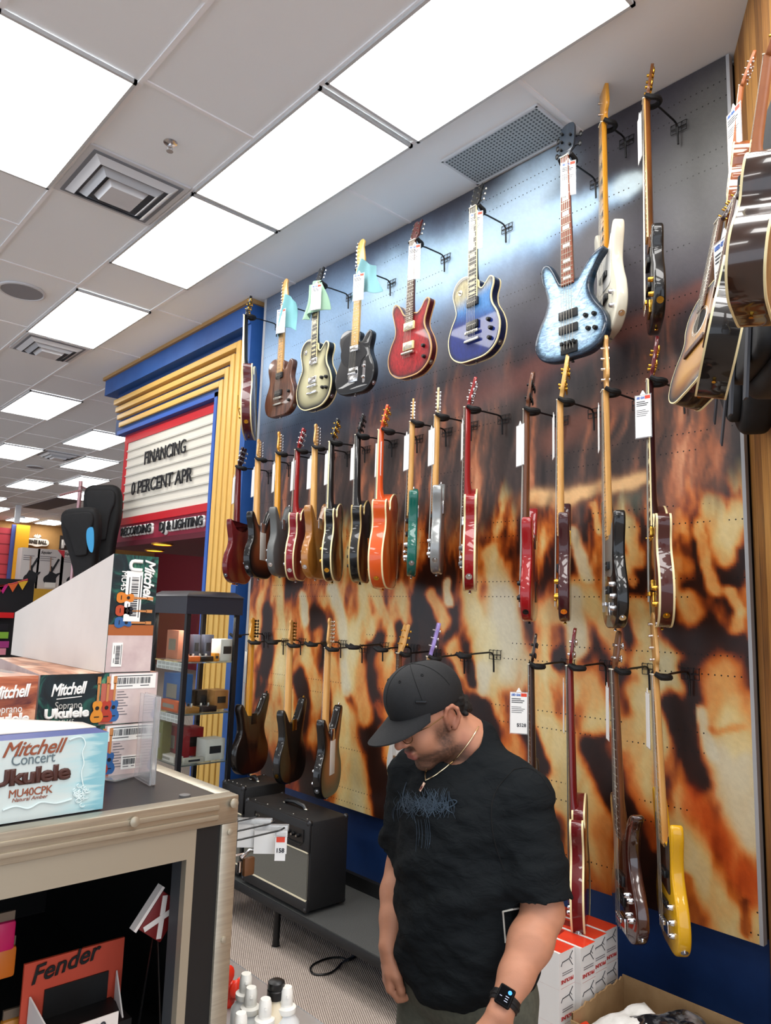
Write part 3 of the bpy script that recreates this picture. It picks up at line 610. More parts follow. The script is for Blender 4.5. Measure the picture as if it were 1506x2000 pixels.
def body_part(root, out, t, bev, m, burst=None, name='body', bb=False):
    out = clean(spline(out, 5)); N = normals2(out); n = len(out); rings = []
    H = max(p[1] for p in out); c = (0.0, 0.42*H)
    seg = 3
    for k in range(seg+1):
        a = PI/2*k/seg; rings.append((bev*(1-math.sin(a)), -t/2+bev*(1-math.cos(a)), 1.0))
    for k in range(seg, -1, -1):
        a = PI/2*k/seg; rings.append((bev*(1-math.sin(a)), t/2-bev*(1-math.cos(a)), 1.0))
    vs, fs, cols = [], [], []
    def colour(p, d): return burst(p[0], p[1], d) if burst else (0.5, 0.5, 0.5)
    for ins, y, s in rings:
        for p, q in zip(out, N): vs.append((p[0]-q[0]*ins, y, p[1]-q[1]*ins)); cols.append(colour(p, 0.0))
    for i in range(len(rings)-1):
        for k in range(n):
            j = (k+1) % n; fs.append((i*n+k, i*n+j, (i+1)*n+j, (i+1)*n+k))
    L = len(rings)-1
    if not bb: fs.append(tuple(range(L*n, L*n+n)))
    else:
        prev = L*n
        for f in (0.95, 0.88, 0.78, 0.62, 0.4, 0.15):
            b0 = len(vs)
            for p, q in zip(out, N):
                x, z = p[0]-q[0]*bev, p[1]-q[1]*bev; x2, z2 = c[0]+(x-c[0])*f, c[1]+(z-c[1])*f; vs.append((x2, t/2, z2)); cols.append(burst(x2, z2, 1-f))
            for k in range(n): j = (k+1) % n; fs.append((prev+k, prev+j, b0+j, b0+k))
            prev = b0
        fs.append(tuple(range(prev, prev+n)))
    if burst:
        prev = 0
        for f in (0.95, 0.88, 0.78, 0.62, 0.4, 0.15):
            b0 = len(vs)
            for p, q in zip(out, N):
                x, z = p[0]-q[0]*bev, p[1]-q[1]*bev
                x2, z2 = c[0]+(x-c[0])*f, c[1]+(z-c[1])*f
                vs.append((x2, -t/2, z2)); cols.append(colour((x2, z2), 1-f))
            for k in range(n):
                j = (k+1) % n; fs.append((prev+j, prev+k, b0+k, b0+j))
            prev = b0
        fs.append(tuple(range(prev+n-1, prev-1, -1)))
    else: fs.append(tuple(range(n-1, -1, -1)))
    b = MB(); b.faces(vs, fs)
    o = b.build(name, m, root, 50)
    if burst:
        a = o.data.color_attributes.new('Col', 'FLOAT_COLOR', 'POINT'); arr = np.ones((len(vs), 4), np.float32); arr[:, :3] = np.array(cols)[:, :3]; a.data.foreach_set('color', arr.ravel())
    return out
def ring_part(root, out, y0, y1, off, m, name):
    N = normals2(out); n = len(out); vs = []; fs = []
    for o_, y in ((-0.004, y0), (off, y0), (off, y1), (-0.004, y1)):
        for p, q in zip(out, N): vs.append((p[0]+q[0]*o_, y, p[1]+q[1]*o_))
    for i in range(3):
        for k in range(n):
            j = (k+1) % n; fs.append((i*n+k, i*n+j, (i+1)*n+j, (i+1)*n+k))
    b = MB(); b.faces(vs, fs); return b.build(name, m, root, 40)
def guitar(key, label, style, yoke, bottom, xp=2.70, phi=90, body='#222222', head='gibson', neckm=None, boardm=None, hw=CHROME, pick='hh', guard=None, bind=None, knobs=2, thick=None, burst=None, bmat=None, inlay='dot', headm=None, nstr=None, back=None, group=None, name=None, cat=None, bridge='tom', tip=None, pts=None, backm=None, knobm=None, bb=False, vib=False, hs=None):
    Ln, scale, zh, t = SPEC[style]; t = thick or t; bass = style in ('jbass', 'flare') or head in ('bass', 'bass22', 'bass5')
    if bass and style not in ('jbass', 'flare'): Ln, scale = Ln+0.19, 0.864
    if pts is None: A = at_x(yoke, xp); B = at_x(bottom, xp)
    else: A, B = np.array(pts[0]), np.array(pts[1])
    ax = unit(A-B); s = np.linalg.norm(A-B)/Ln
    D = EYE-(A+B)/2; D[2] = 0; D = unit(D); Lf = np.cross(D, (0, 0, 1))
    f = math.radians(phi); n = math.cos(f)*D+math.sin(f)*Lf
    yv = -n; yv = unit(yv-ax*(yv@ax)); xv = np.cross(yv, ax)
    name = name or ('bass_guitar' if bass else 'electric_guitar'); cat = cat or ('bass guitar' if bass else 'guitar')
    root = thing(name, label, cat, group=group, mat4=basis(B, xv*s, yv*s, ax*s))
    m = bmat or (vcol('burst_finish', 0.42, 0.7, 0, 0.25) if burst else gloss(body))
    out = body_part(root, OUT[style], t, 0.003 if bind else 0.009, m, burst, 'body', bb)
    if bind:
        ring_part(root, out, -t/2-0.0008, -t/2+0.0065, 0.0010, bind, 'binding'); ring_part(root, out, t/2-0.0065, t/2+0.0008, 0.0010, bind, 'binding')
    neckm = neckm or MAPLE; boardm = boardm or neckm; headm = headm or neckm
    nb = 20 if bass else 22; yF = -t/2-0.003; zfe = Ln-scale*(1-2**(-nb/12.0))-0.006
    w0, w1 = (0.020, 0.031) if bass else (0.0215, 0.0275)
    hw_ = lambda z: w0+(w1-w0)*(Ln-z)/(Ln-zfe)
    # neck shaft
    sec = []
    setn = style in ('lp', 'hollow', 'sg', 'prs', 'acoustic', 'flare')
    for z in (Ln+0.004, Ln-0.04, Ln-0.15, (Ln+zh)/2, zh+0.11, zh+0.07, zh+0.04, zh+0.015, zh-0.03):
        d = 0.020+0.003*(Ln-z)/(Ln-zh)
        if setn: d += max(0, (zh+0.09-z)/0.09)**2*(min(t, 0.07)*0.62-0.02)*0.9
        d = min(d, t*0.92); sec.append((z, hw_(z), d))
    vs = []; fs = []; K = 9
    for z, w_, d in sec:
        for k in range(K):
            a = PI*k/(K-1); vs.append((w_*math.cos(a), yF+d*math.sin(a)**0.8 if 0 < k < K-1 else yF, z))
    for i in range(len(sec)-1):
        for k in range(K): fs.append((i*K+k, i*K+(k+1) % K, (i+1)*K+(k+1) % K, (i+1)*K+k))
    fs += [tuple(range(K-1, -1, -1)), tuple(range((len(sec)-1)*K, len(sec)*K))]
    b = MB(); b.faces(vs, fs); b.build('neck', neckm, root, 50)
    # fretboard with frets and inlays
    b = MB(); wa, wb = hw_(Ln), hw_(zfe); y0, y1 = yF-0.0055, yF
    b.corners([(-wb, y0, zfe), (wb, y0, zfe), (wb, y1, zfe), (-wb, y1, zfe)], [(-wa, y0, Ln), (wa, y0, Ln), (wa, y1, Ln), (-wa, y1, Ln)])
    zf = [Ln-scale*(1-2**(-k/12.0)) for k in range(0, nb+1)]
    b.mi = 1
    for k in range(1, nb+1): b.box((0, y0-0.0004, zf[k]), (2*hw_(zf[k])-0.001, 0.0016, 0.0020))
    b.mi = 2
    for k in (3, 5, 7, 9, 12, 15, 17, 19, 21):
        if k >= nb: continue
        zc = (zf[k]+zf[k-1])/2
        if inlay == 'block': b.box((0, y0-0.0002, zc), (hw_(zc)*1.3, 0.0008, (zf[k-1]-zf[k])*0.62))
        elif inlay == 'dot':
            for xx in ((-0.009, 0.009) if k == 12 else (0,)): b.cyl((xx, y0-0.0006, zc), (xx, y0, zc), 0.0034, seg=8)
    if bind and inlay == 'block':
        b.mi = 2
        for sg in (-1, 1): b.corners([(sg*(wb-0.001), y0-0.0002, zfe), (sg*(wb+0.0012), y0-0.0002, zfe), (sg*(wb+0.0012), y1, zfe), (sg*(wb-0.001), y1, zfe)], [(sg*(wa-0.001), y0-0.0002, Ln), (sg*(wa+0.0012), y0-0.0002, Ln), (sg*(wa+0.0012), y1, Ln), (sg*(wa-0.001), y1, Ln)])
    b.build('fretboard', [boardm, FRETM, CREAM if (bind and inlay == 'block') else (PEARL if boardm not in (MAPLE, AMBER) else EBONY)], root, 30)
    b = MB(); b.box((0, y0-0.001, Ln+0.002), (2*w0, 0.008, 0.004)); b.build('nut', mat('bone_nut', '#e8dfc8', 0.4), root)
    # headstock and tuners
    hk = 'bass22' if head == 'bass5' else head
    tilt = 0 if hk in ('fender', 'bass') else 14 if not bass else 9
    Hm = Matrix.Translation((0, yF+0.001, Ln)) @ Matrix.Rotation(math.radians(-tilt), 4, 'X') @ Matrix.Scale(hs or (0.76 if hk in ('gibson', 'fender', 'prs') else 1.0), 4)
    b = MB(); b.prism(spline(HEAD[hk], 4), (0.0035 if tilt == 0 else 0), 0.0165, 0.002, 2, tm=Hm)
    b.build('headstock', headm, root, 50)
    yh = 0.0035 if tilt == 0 else 0.0
    tp = []
    if hk == 'fender': tp = [(-0.021, 0.040+0.0245*k, -1) for k in range(6)]
    elif hk == 'bass': tp = [(-0.022, 0.055+0.045*k, -1) for k in range(4)]
    elif hk == 'bass22': tp = [(sg*0.026, 0.065+0.07*k, sg) for sg in (-1, 1) for k in range(2)]
    else: tp = [(sg*0.024, 0.058+0.040*k, sg) for sg in (-1, 1) for k in range(3)]
    if head == 'bass5': tp = [(-0.026, 0.055+0.05*k, -1) for k in range(3)]+[(0.026, 0.065+0.06*k, 1) for k in range(2)]
    big_ = 1.7 if bass else 1.0
    for (x, z, sg) in tp:
        b = MB(); P_ = lambda p: Hm @ Vector(p)
        b.cyl(P_((x, yh-0.012, z)), P_((x, yh+0.002, z)), 0.0036*big_, seg=8)
        b.cyl(P_((x, 0.016, z)), P_((x, 0.026, z)), 0.0065*big_, seg=8)
        ex = sg*(0.052 if hk != 'slot' else 0.05); ex = ex if not bass else sg*0.066
        b.cyl(P_((x, 0.021, z)), P_((ex, 0.021, z)), 0.0022*big_, seg=6)
        b.sphere((0, 0, 0), (0.0055*big_, 0.0045, 0.0085*big_), 8, 6, tm=Matrix.Translation(P_((ex+sg*0.004, 0.021, z))))
        b.build('tuner', hw, root, 50)
    # pickups, bridge, tailpiece, knobs
    zbr = Ln-scale; ys = -t/2
    pmat = {'b': mat('pickup_black', '#101012', 0.4), 'c': hw, 'z': mat('pickup_cream_ring', '#e0cf98', 0.4)}
    P2 = []
    if style != 'acoustic':
        zn = zfe-0.022
        if pick == 'hh': P2 = [(zn, .070, .036, 'c'), (zbr+.036, .070, .036, 'c')]
        elif pick == 'hhb': P2 = [(zn, .072, .038, 'b'), (zbr+.036, .072, .038, 'b')]
        elif pick == 'bridge_h': P2 = [(zbr+.034, .072, .038, 'c')]
        elif pick == 'hhz': P2 = [(zn, .078, .044, 'z'), (zbr+.040, .078, .044, 'z')]
        elif pick == 'tele': P2 = [(zn, .066, .034, 'c'), (zbr+.012, .070, .020, 'b')]
        elif pick == 'sss': P2 = [(zn, .074, .019, 'b'), ((zn+zbr)/2+.012, .074, .019, 'b'), (zbr+.030, .074, .019, 'b')]
        elif pick == 'jj': P2 = [(zbr+.165, .094, .024, 'b'), (zbr+.065, .098, .024, 'b')]
        elif pick == 'soap': P2 = [(zbr+.13, .092, .036, 'b'), (zbr+.065, .092, .036, 'b')]
        elif pick == 'pj': P2 = [(zbr+.15, .09, .03, 'b'), (zbr+.055, .09, .03, 'b')]
        for z, w_, h_, k in P2:
            b = MB(); b.box((0, ys-0.006, z), (w_, 0.012, h_), bev=0.002); pk_ = b.build('pickup', pmat[k], root)
            if k == 'z':
                b = MB(); b.box((0, ys-0.0125, z), (w_*0.86, 0.003, h_*0.8), bev=0.001); b.build('pickup_cover', NICKEL, pk_)
            else:
                b = MB()
                for q_ in range(6 if not bass else 4): b.cyl(((q_-(2.5 if not bass else 1.5))*w_*(0.14 if not bass else 0.2), ys-0.0128, z), ((q_-(2.5 if not bass else 1.5))*w_*(0.14 if not bass else 0.2), ys-0.011, z), 0.0022, seg=6)
                b.build('pole_pieces', hw if k == 'b' else BLACKMET, pk_)
        b = MB()
        if bass: b.box((0, ys-0.004, zbr-0.018), (0.082, 0.008, 0.05), bev=0.002)
        elif bridge == 'tele': b.box((0, ys-0.003, zbr-0.004), (0.074, 0.006, 0.085), bev=0.001)
        elif bridge == 'wrap': b.cyl((-0.044, ys-0.012, zbr), (0.044, ys-0.012, zbr), 0.008)
        else: b.box((0, ys-0.012, zbr), (0.084, 0.008, 0.014), bev=0.002); [b.cyl((sg*0.037, ys-0.012, zbr), (sg*0.037, ys, zbr), 0.004, seg=8) for sg in (-1, 1)]
        br = b.build('bridge', hw, root)
        for q_ in range(4 if bass else 6):
            b = MB(); wq = 0.019 if bass else 0.0105; b.box(((q_-(1.5 if bass else 2.5))*wq, ys-(0.013 if bass else 0.012)-0.004, zbr), (wq*0.7, 0.009, 0.016 if bass else 0.009), bev=0.001); b.build('saddle', hw, br)
        if bridge == 'tom' and not bass:
            b = MB(); b.box((0, ys-0.011, zbr-0.040), (0.092, 0.012, 0.013), bev=0.004); [b.cyl((sg*0.041, ys-0.011, zbr-0.04), (sg*0.041, ys, zbr-0.04), 0.0055, seg=8) for sg in (-1, 1)]; b.build('tailpiece', hw, root)
        if vib:
            b = MB(); b.box((0, ys-0.006, zbr-0.075), (0.05, 0.005, 0.12)); b.cyl((-0.035, ys-0.016, zbr-0.045), (0.035, ys-0.016, zbr-0.045), 0.007); b.tube([(0.03, ys-0.02, zbr-0.05), (0.05, ys-0.032, zbr+0.0), (0.075, ys-0.03, zbr+0.07)], 0.003, 6); b.build('vibrato', GOLD, root)
        kp = {0: [], 1: [(.09, .10)], 2: [(.112, .145), (.118, .085)], 3: [(.102, .165), (.115, .12), (.108, .075)], 4: [(.085, .165), (.125, .16), (.095, .105), (.128, .098)]}[knobs]
        if pick == 'tele':
            b = MB(); b.prism(spline([(.086+.011*math.cos(q_*PI/6), .118+(.055 if math.sin(q_*PI/6) > 0 else -.055)+.011*math.sin(q_*PI/6)) for q_ in range(12)], 1), ys-0.0025, ys); b.build('control_plate', hw, root); kp = [(.086, .15), (.086, .085)]
        for x, z in kp:
            b = MB(); b.lathe([(0.0105, 0), (0.0105, 0.004), (0.0085, 0.015), (0.007, 0.017)], 14, tm=Matrix.Translation((x, ys, z)) @ Matrix.Rotation(PI/2, 4, 'X')); b.build('knob', knobm or (hw if hw is not NICKEL else BLACKPL), root)
        if style in ('lp', 'hollow'):
            b = MB(); b.lathe([(0.014, 0), (0.014, .002), (.004, .003), (.003, .018)], 14, tm=Matrix.Translation((-.085, ys, .355)) @ Matrix.Rotation(PI/2, 4, 'X')); b.build('toggle_switch', hw, root)
    else:
        b = MB(); b.box((0, ys-0.005, zbr-0.004), (0.16, 0.010, 0.030), bev=0.004); b.build('bridge', ROSE, root)
        b = MB(); b.cyl((0, ys-0.0008, .335), (0, ys+0.001, .335), 0.050, seg=28); b.build('sound_hole', mat('sound_hole_dark', '#0a0705', 0.9), root)
        b = MB()
        for r_ in (0.056, 0.062): b.tube([(r_*math.cos(2*PI*k/28), ys-0.0004, .335+r_*math.sin(2*PI*k/28)) for k in range(28)], 0.0012, 4, True)
        b.build('rosette', PEARL, root)
    if guard is not None:
        gp = {'tele': [(.03, .31), (.05, .30), (.09, .255), (.10, .22), (.06, .19), (.045, .15), (-.045, .16), (-.10, .20), (-.12, .25), (-.11, .30), (-.09, .35), (-.03, .365)],
              'strat': [(.03, .33), (.06, .33), (.095, .36), (.105, .31), (.09, .25), (.11, .19), (.12, .12), (.09, .08), (.045, .11), (0, .14), (-.08, .17), (-.095, .24), (-.10, .32), (-.12, .38), (-.09, .37), (-.05, .34), (-.03, .33)],
              'jbass': [(.036, .36), (.07, .36), (.105, .40), (.105, .33), (.09, .26), (.08, .20), (.0, .20), (-.09, .22), (-.10, .30), (-.115, .40), (-.10, .44), (-.06, .38), (-.036, .365)],
              'lp': [(.03, .34), (.05, .33), (.09, .27), (.085, .22), (.045, .2), (.03, .25)], 'acoustic': [(.05, .37), (.085, .36), (.125, .30), (.125, .25), (.085, .215), (.055, .25), (.06, .30)]}.get(style)
        if gp:
            b = MB(); b.prism(spline(gp, 4), ys-0.0022, ys-0.0002, 0.0006, 1); b.build('pickguard', guard, root)
    # strings
    ns = nstr or (4 if bass else 6); yn, yb = yF-0.0080, ys-(0.020 if style != 'acoustic' else 0.014)
    ze = zbr-0.03 if style != 'acoustic' else zbr
    for k in range(ns):
        u = (k-(ns-1)/2)/(ns-1)*2
        b = MB(); b.cyl((u*w0*0.82, yn, Ln+0.002), (u*(0.029 if bass else 0.026), yb, ze), 0.0010 if bass else 0.0007, seg=4, cap=False); b.build('string', mat('string_steel', '#a9a59a', 0.35, 1.0), root)
    # strap buttons and jack
    b = MB()
    b.lathe([(0.003, -0.004), (0.004, 0.004), (0.007, 0.010), (0.007, 0.012)], 10, tm=Matrix.Translation((0, 0, 0.002)) @ Matrix.Rotation(PI, 4, 'X')); b.build('strap_button', hw, root)
    if style in ('strat', 'jbass', 'flare', 'prs'):
        p, q = pt_outline(out, 118); b = MB(); b.cyl((p[0], 0, p[1]), (p[0]+q[0]*.012, 0, p[1]+q[1]*.012), 0.006, seg=10); b.build('strap_button', hw, root)
    if style != 'acoustic':
        p, q = pt_outline(out, -42); b = MB(); b.cyl((p[0]-q[0]*.002, 0, p[1]-q[1]*.002), (p[0]+q[0]*.0022, 0, p[1]+q[1]*.0022), 0.013, seg=16); b.cyl((p[0], 0, p[1]), (p[0]+q[0]*.006, 0, p[1]+q[1]*.006), 0.006, seg=10); b.build('output_jack', hw, root)
    if back == 'white':
        b = MB(); b.box((-.005, t/2+0.001, .20), (.072, .003, .175), bev=0.001); b.build('spring_cover', WHITEPL, root, label='white spring cover')
    elif back == 'dark':
        b = MB(); b.box((-.06, t/2+0.0008, .13), (.07, .002, .09), bev=0.0005); b.build('control_cover', BLACKPL, root)
    if setn is False:
        b = MB(); b.box((0, t/2+0.001, zh-0.025), (.05, .003, .062), bev=0.001); b.build('neck_plate', hw, root)
    return dict(root=root, n=n, A=A, B=B, ax=ax, s=s, xv=xv, yv=yv, D=D, Lf=Lf)

# ---------------------------------------------------------------- wall hangers and price tags
_HM = {}
def hanger(A, n, label, plane_x=MURX):
    L = plane_x-A[0]; key = round(L, 2)
    if key not in _HM:
        r = thing('guitar_hanger', label, 'hanger')
        b = MB(); b.tube([(0.035, 0, 0.0), (L*0.3, 0, 0.006), (L-0.055, 0, 0.012), (L-0.035, 0, 0.010), (L-0.02, 0, -0.004), (L-0.018, 0, -0.035)], 0.0045, 8); b.build('arm', STEELBLACK, r)
        b = MB(); x = L-0.008
        for z in (-0.012, 0.012):
            for q in (-0.036, 0.036): b.tube([(x, q, z-0.010), (x, q, z+0.010)], 0.0018, 4)
            for dz in (-0.010, 0.010): b.tube([(x, -0.036, z+dz), (x, 0.036, z+dz)], 0.0018, 4)
        for q in (-0.036, -0.012, 0.012, 0.036): b.tube([(x, q, -0.022), (x, q, 0.022), (x+0.008, q, 0.024)], 0.0018, 4)
        b.build('wire_bracket', STEELBLACK, r)
        b = MB(); b.cyl((L-0.018, 0, -0.03), (L-0.016, 0, -0.085), 0.0045, seg=8); b.build('stay_pin', STEELBLACK, r)
        b = MB(); pth = []
        for k in range(11):
            a = PI*(-0.5+k/10.0); pth.append((0.036*math.cos(a)-0.006, 0.033*math.sin(a), -0.004))
        pth = [(-0.030, -0.032, 0.010)]+pth+[(-0.030, 0.032, 0.010)]
        b.tube(pth, [0.009]+[0.012]*(len(pth)-2)+[0.009], 8)
        y = b.build('yoke', FOAM, r)
        _HM[key] = (r, list(r.children)); kids = list(r.children)
    else:
        r0, k0 = _HM[key]; r = r0.copy(); COL.objects.link(r); kids = []
        for ch in k0:
            c = ch.copy(); COL.objects.link(c); c.parent = r; kids.append(c)
    r.location = A; r['label'] = label; r['category'] = 'hanger'; r['group'] = 'guitar hangers on the pegboard'
    for c in kids:
        if c.name.startswith('yoke'): c.rotation_euler = (0, 0, math.atan2(-n[1], -n[0]))
    return r
BLUEINK = mat('blue_ink', '#2f63b4', 0.6); REDINK = mat('red_ink', '#d8452e', 0.6); DARKINK = mat('dark_ink', '#2a2c33', 0.7); SLEEVE = mat('tag_sleeve', (0.93, 0.95, 0.97, 1), 0.12, 0, 0, 0.5, trans=0.85, ior=1.1, alpha=1)
def price_tag(top, nrm, label, w_=0.066, h_=0.15, detail=True, lean=0.0, price=None):
    n = unit(nrm); right = np.cross((0, 0, 1), n); right = unit(right); up = np.array([0, 0, 1.0])+lean*n*0; up = unit(up+right*lean); right = np.cross(up, n)
    r = thing('price_tag', label, 'price tag', group='price tags hanging on the guitars', mat4=basis(top, right, up, n))
    b = MB(); b.box((0, -h_/2-0.02, -0.0006), (w_+0.006, h_+0.008, 0.0012)); b.build('sleeve', SLEEVE, r)
    b = MB(); b.box((0, -h_/2-0.02, 0.0006), (w_, h_, 0.0008)); b.build('card', PAPER, r)
    b = MB(); b.faces([(-0.012, -0.018, 0), (0.012, -0.018, 0), (0.002, 0, 0), (-0.002, 0, 0), (-0.012, -0.018, .001), (0.012, -0.018, .001), (0.002, 0, .001), (-0.002, 0, .001)], [(3, 2, 1, 0), (4, 5, 6, 7), (0, 1, 5, 4), (1, 2, 6, 5), (2, 3, 7, 6), (3, 0, 4, 7)]); b.build('loop', PAPER, r)
    if detail:
        text('USED GEAR', 0.013, BLUEINK, r, (-w_/2+0.004, -0.034, 0.0012), (1, 0, 0), (0, 1, 0), 'lettering', 0.0002, 0.0006, 0, 'LEFT', 1, w_*0.56)
        b = MB(); b.box((w_*0.30, -0.029, 0.0012), (w_*0.34, 0.014, 0.0004)); b.build('red_panel', REDINK, r)
        for k in range(7):
            b = MB(); l_ = w_*(0.55+0.3*((k*37) % 10)/10); b.box((-w_/2+0.005+l_/2, -0.046-0.0075*k-(0.012 if k > 2 else 0), 0.0012), (l_, 0.0022 if k > 2 else 0.0034, 0.0004)); b.build('print_line', DARKINK, r)
        if price: text(price, 0.020, DARKINK, r, (w_/2-0.004, -h_+0.008, 0.0012), (1, 0, 0), (0, 1, 0), 'lettering', 0.0002, 0.0005, 0, 'RIGHT')
    return r
def mixc(a, b, t): t = max(0.0, min(1.0, t)); return tuple(a[i]*(1-t)+b[i]*t for i in range(3))
def ss(a, b, x): t = max(0.0, min(1.0, (x-a)/(b-a))); return t*t*(3-2*t)
def burst3(e, m_, c, a=0.16, bb=0.42):
    e, m_, c = lin(e), lin(m_), lin(c)
    return lambda x, z, d: mixc(mixc(e, m_, ss(0.03, a, d)), c, ss(a, bb, d))
def blueburst(x, z, d):
    top_, mid_, low_ = lin('#a39a78'), lin('#3f74ab'), lin('#081f66')
    c = mixc(low_, mid_, ss(0.17, 0.27, z+0.15*x)); c = mixc(c, top_, ss(0.27, 0.36, z-0.25*x)); return mixc(lin('#0b1434'), c, ss(0.0, 0.10, d))
def figured(name, amount=0.45, sc=(30, 1, 9)):
    if name in _MC: return _MC[name]
    m = vcol(name, 0.42, 0.7, 0, 0.25); t = NT(m); att = [n for n in t.n if n.type == 'ATTRIBUTE'][0]
    nz = t.noise(t.coord('Object', sc), 3.0, 3, 0.6, 1.5)
    t.color(t.mix(amount, att.outputs['Color'], t.ramp(nz, [(0.3, (0, 0, 0, 1)), (0.7, (1, 1, 1, 1))]), 'OVERLAY')); return m
REDNECK = gloss('#8f1716'); DKREDN = gloss('#5a0d12'); ORN = gloss('#d2501a'); BLKN = gloss('#0c0c0e')
G1, G2, G3 = 'guitars hanging in the top row', 'guitars hanging in the middle row', 'guitars hanging in the bottom row'
GT = {}
def G(key, label, style, yoke, bottom, phi, group, hang=None, xp=2.70, **kw):
    GT[key] = guitar(key, label, style, yoke, bottom, xp, phi, group=group, **kw)
    g = GT[key]; hanger(g['A']+np.array([0, 0, -0.004])-g['n']*0.004, g['n'], 'black wall hanger holding the '+hang)
    return g
# ---- top row
G('t0', 'burgundy single-cut guitar edge-on with cream binding and gold vibrato on the blue column', 'hollow', (489, 618), (486, 853), 97, G1, 'burgundy guitar in front of the blue column', body='#4a1418', bind=CREAM, neckm=BLKN, boardm=EBONY, hw=GOLD, thick=.062, vib=True, bmat=gloss('#4a1216'), head='gibson', inlay='block')
G('t1', 'brown walnut guitar with maple neck and teal cloth, first on the mural top row', 'tele', (560, 596), (548, 814), 55, G1, 'walnut top guitar', neckm=MAPLE, pick='hhb', hw=NICKEL, bmat=noisy('walnut_body', '#3a2016', '#6b4430', 7, (9, 3, 1), 0.3, coat=0.5, detail=5), knobs=2, bridge='tom', head='fender', knobm=BLACKPL, hs=0.95)
G('t2', 'silverburst single-cut guitar with black edges and pale green cloth', 'lp', (627, 556), (617, 800), 54, G1, 'silverburst guitar', burst=burst3('#0a0b0c', '#8f8a6a', '#b9b38f', 0.22, 0.5), bmat=None, bind=CREAM, neckm=BLKN, boardm=EBONY, inlay='block', pick='hh', knobs=4, knobm=BLACKPL, hs=0.62)
G('t3', 'black single-cut guitar with pale maple neck and teal cloth on its headstock', 'tele', (708, 527), (694, 771), 46, G1, 'black maple-neck guitar of the top row', body='#0e0f12', pick='tele', bridge='tele', guard=gloss('#101115'), neckm=noisy('pale_maple', '#e2b566', '#d3a050', 9, (6, 6, .6), .35, coat=.4), head='fender', hs=0.98)
G('t4', 'glossy dark red double-cut guitar with cream pickup rings, top row', 'prs', (813, 474), (803, 738), 46, G1, 'red double-cut top guitar', burst=burst3('#3f0408', '#7e0d14', '#8f1219'), bmat=figured('figured_finish'), bind=mat('amber_binding', '#c79a68', .3), neckm=gloss('#4a1a14'), boardm=ROSE, pick='hhz', bridge='wrap', hw=NICKEL, knobs=2, knobm=BLACKPL, head='prs')
G('t5', 'deep blue to cream faded single-cut guitar with black pickups, top row', 'lp', (933, 410), (931, 705), 44, G1, 'blue faded guitar', burst=blueburst, bmat=figured('figured_blue', 0.25), bind=CREAM, neckm=BLKN, boardm=EBONY, pick='hhb', inlay='block', knobs=3, hw=NICKEL)
G('t6', 'pale blue quilted five-string bass with dark edges and black hardware', 'flare', (1110, 312), (1119, 703), 34, G1, 'pale blue five-string bass', burst=burst3('#16283a', '#86a8c2', '#b4cbd8', 0.13, 0.35), bmat=figured('quilted_finish', 0.6, (10, 1, 26)), neckm=gloss('#4e2a1a'), boardm=noisy('bubinga', '#6e3420', '#8a482c', 14, (8, 8, .6), .45), pick='soap', hw=BLACKMET, knobs=4, head='bass5', nstr=5, inlay='block', headm=gloss('#27303a'), hs=0.85)
G('t7', 'off-white bass seen edge-on with amber maple neck, top row', 'jbass', (1187, 244), (1193, 658), 74, G1, 'off-white edge-on bass', body='#d9d3bf', pick='jj', neckm=AMBER, guard=WHITEPL, head='bass', inlay='block', xp=2.78, hs=1.2)
G('t8', 'black edge-on guitar with brown neck and gold pickups, end of top row', 'tele', (1272, 196), (1282, 640), 84, G1, 'black edge-on guitar at the end of the top row', body='#0b0b0c', pick='jj', neckm=noisy('brown_burst_neck', '#4a2a12', '#8a5222', 3, (1, 1, 1), .3, coat=.5), boardm=MAPLE, hw=GOLD, head='bass22', thick=.042, xp=2.70, hs=0.72)
# ---- middle row
G('m0', 'dark red double-horned guitar seen from behind, first of the middle row', 'sg', (471, 913), (463, 1141), 119, G2, 'dark red double-horned guitar', body='#5b0e14', neckm=DKREDN, boardm=ROSE, vib=True, head='gibson', headm=gloss('#2a0d10'))
G('m1', 'sunburst guitar seen from behind with white spring cover, middle row', 'strat', (510, 897), (505, 1130), 119, G2, 'sunburst guitar with white back cover', burst=burst3('#060505', '#3a1a0c', '#7a3a1a', .22, .5), bb=True, back='white', head='fender', pick='sss', guard=WHITEPL, hs=0.72)
G('m2', 'grey guitar seen from behind with amber neck, middle row', 'strat', (550, 886), (546, 1126), 112, G2, 'grey guitar with amber neck', body='#4a4c4c', bmat=satin('#565857'), neckm=AMBER, head='fender', pick='sss')
G('m3', 'wine red guitar with red neck between the grey and the tan guitar', 'lp', (589, 880), (578, 1134), 105, G2, 'wine red guitar', body='#7a1120', neckm=REDNECK, boardm=ROSE, bind=CREAM, back='dark')
G('m4', 'tan guitar with maple neck seen half from behind, middle row', 'strat', (622, 874), (616, 1131), 114, G2, 'tan guitar', bmat=noisy('tan_wood_body', '#8a571f', '#a46a2a', 5, (3, 3, 1), .3, coat=.6), head='fender', pick='sss')
G('m5', 'black single-cut guitar with cream binding and gold tuners, middle row', 'lp', (656, 864), (649, 1136), 102, G2, 'black guitar with cream binding', body='#0a0a0b', bind=CREAM, neckm=BLKN, boardm=EBONY, hw=GOLD, inlay='block', knobs=4)
G('m6', 'black guitar with black hardware left of the orange guitar', 'lp', (708, 851), (703, 1138), 102, G2, 'black guitar beside the orange one', body='#0a0a0c', bind=mat('aged_binding', '#a58f58', .4), neckm=BLKN, boardm=EBONY, hw=BLACKMET, knobs=3, hs=0.66)
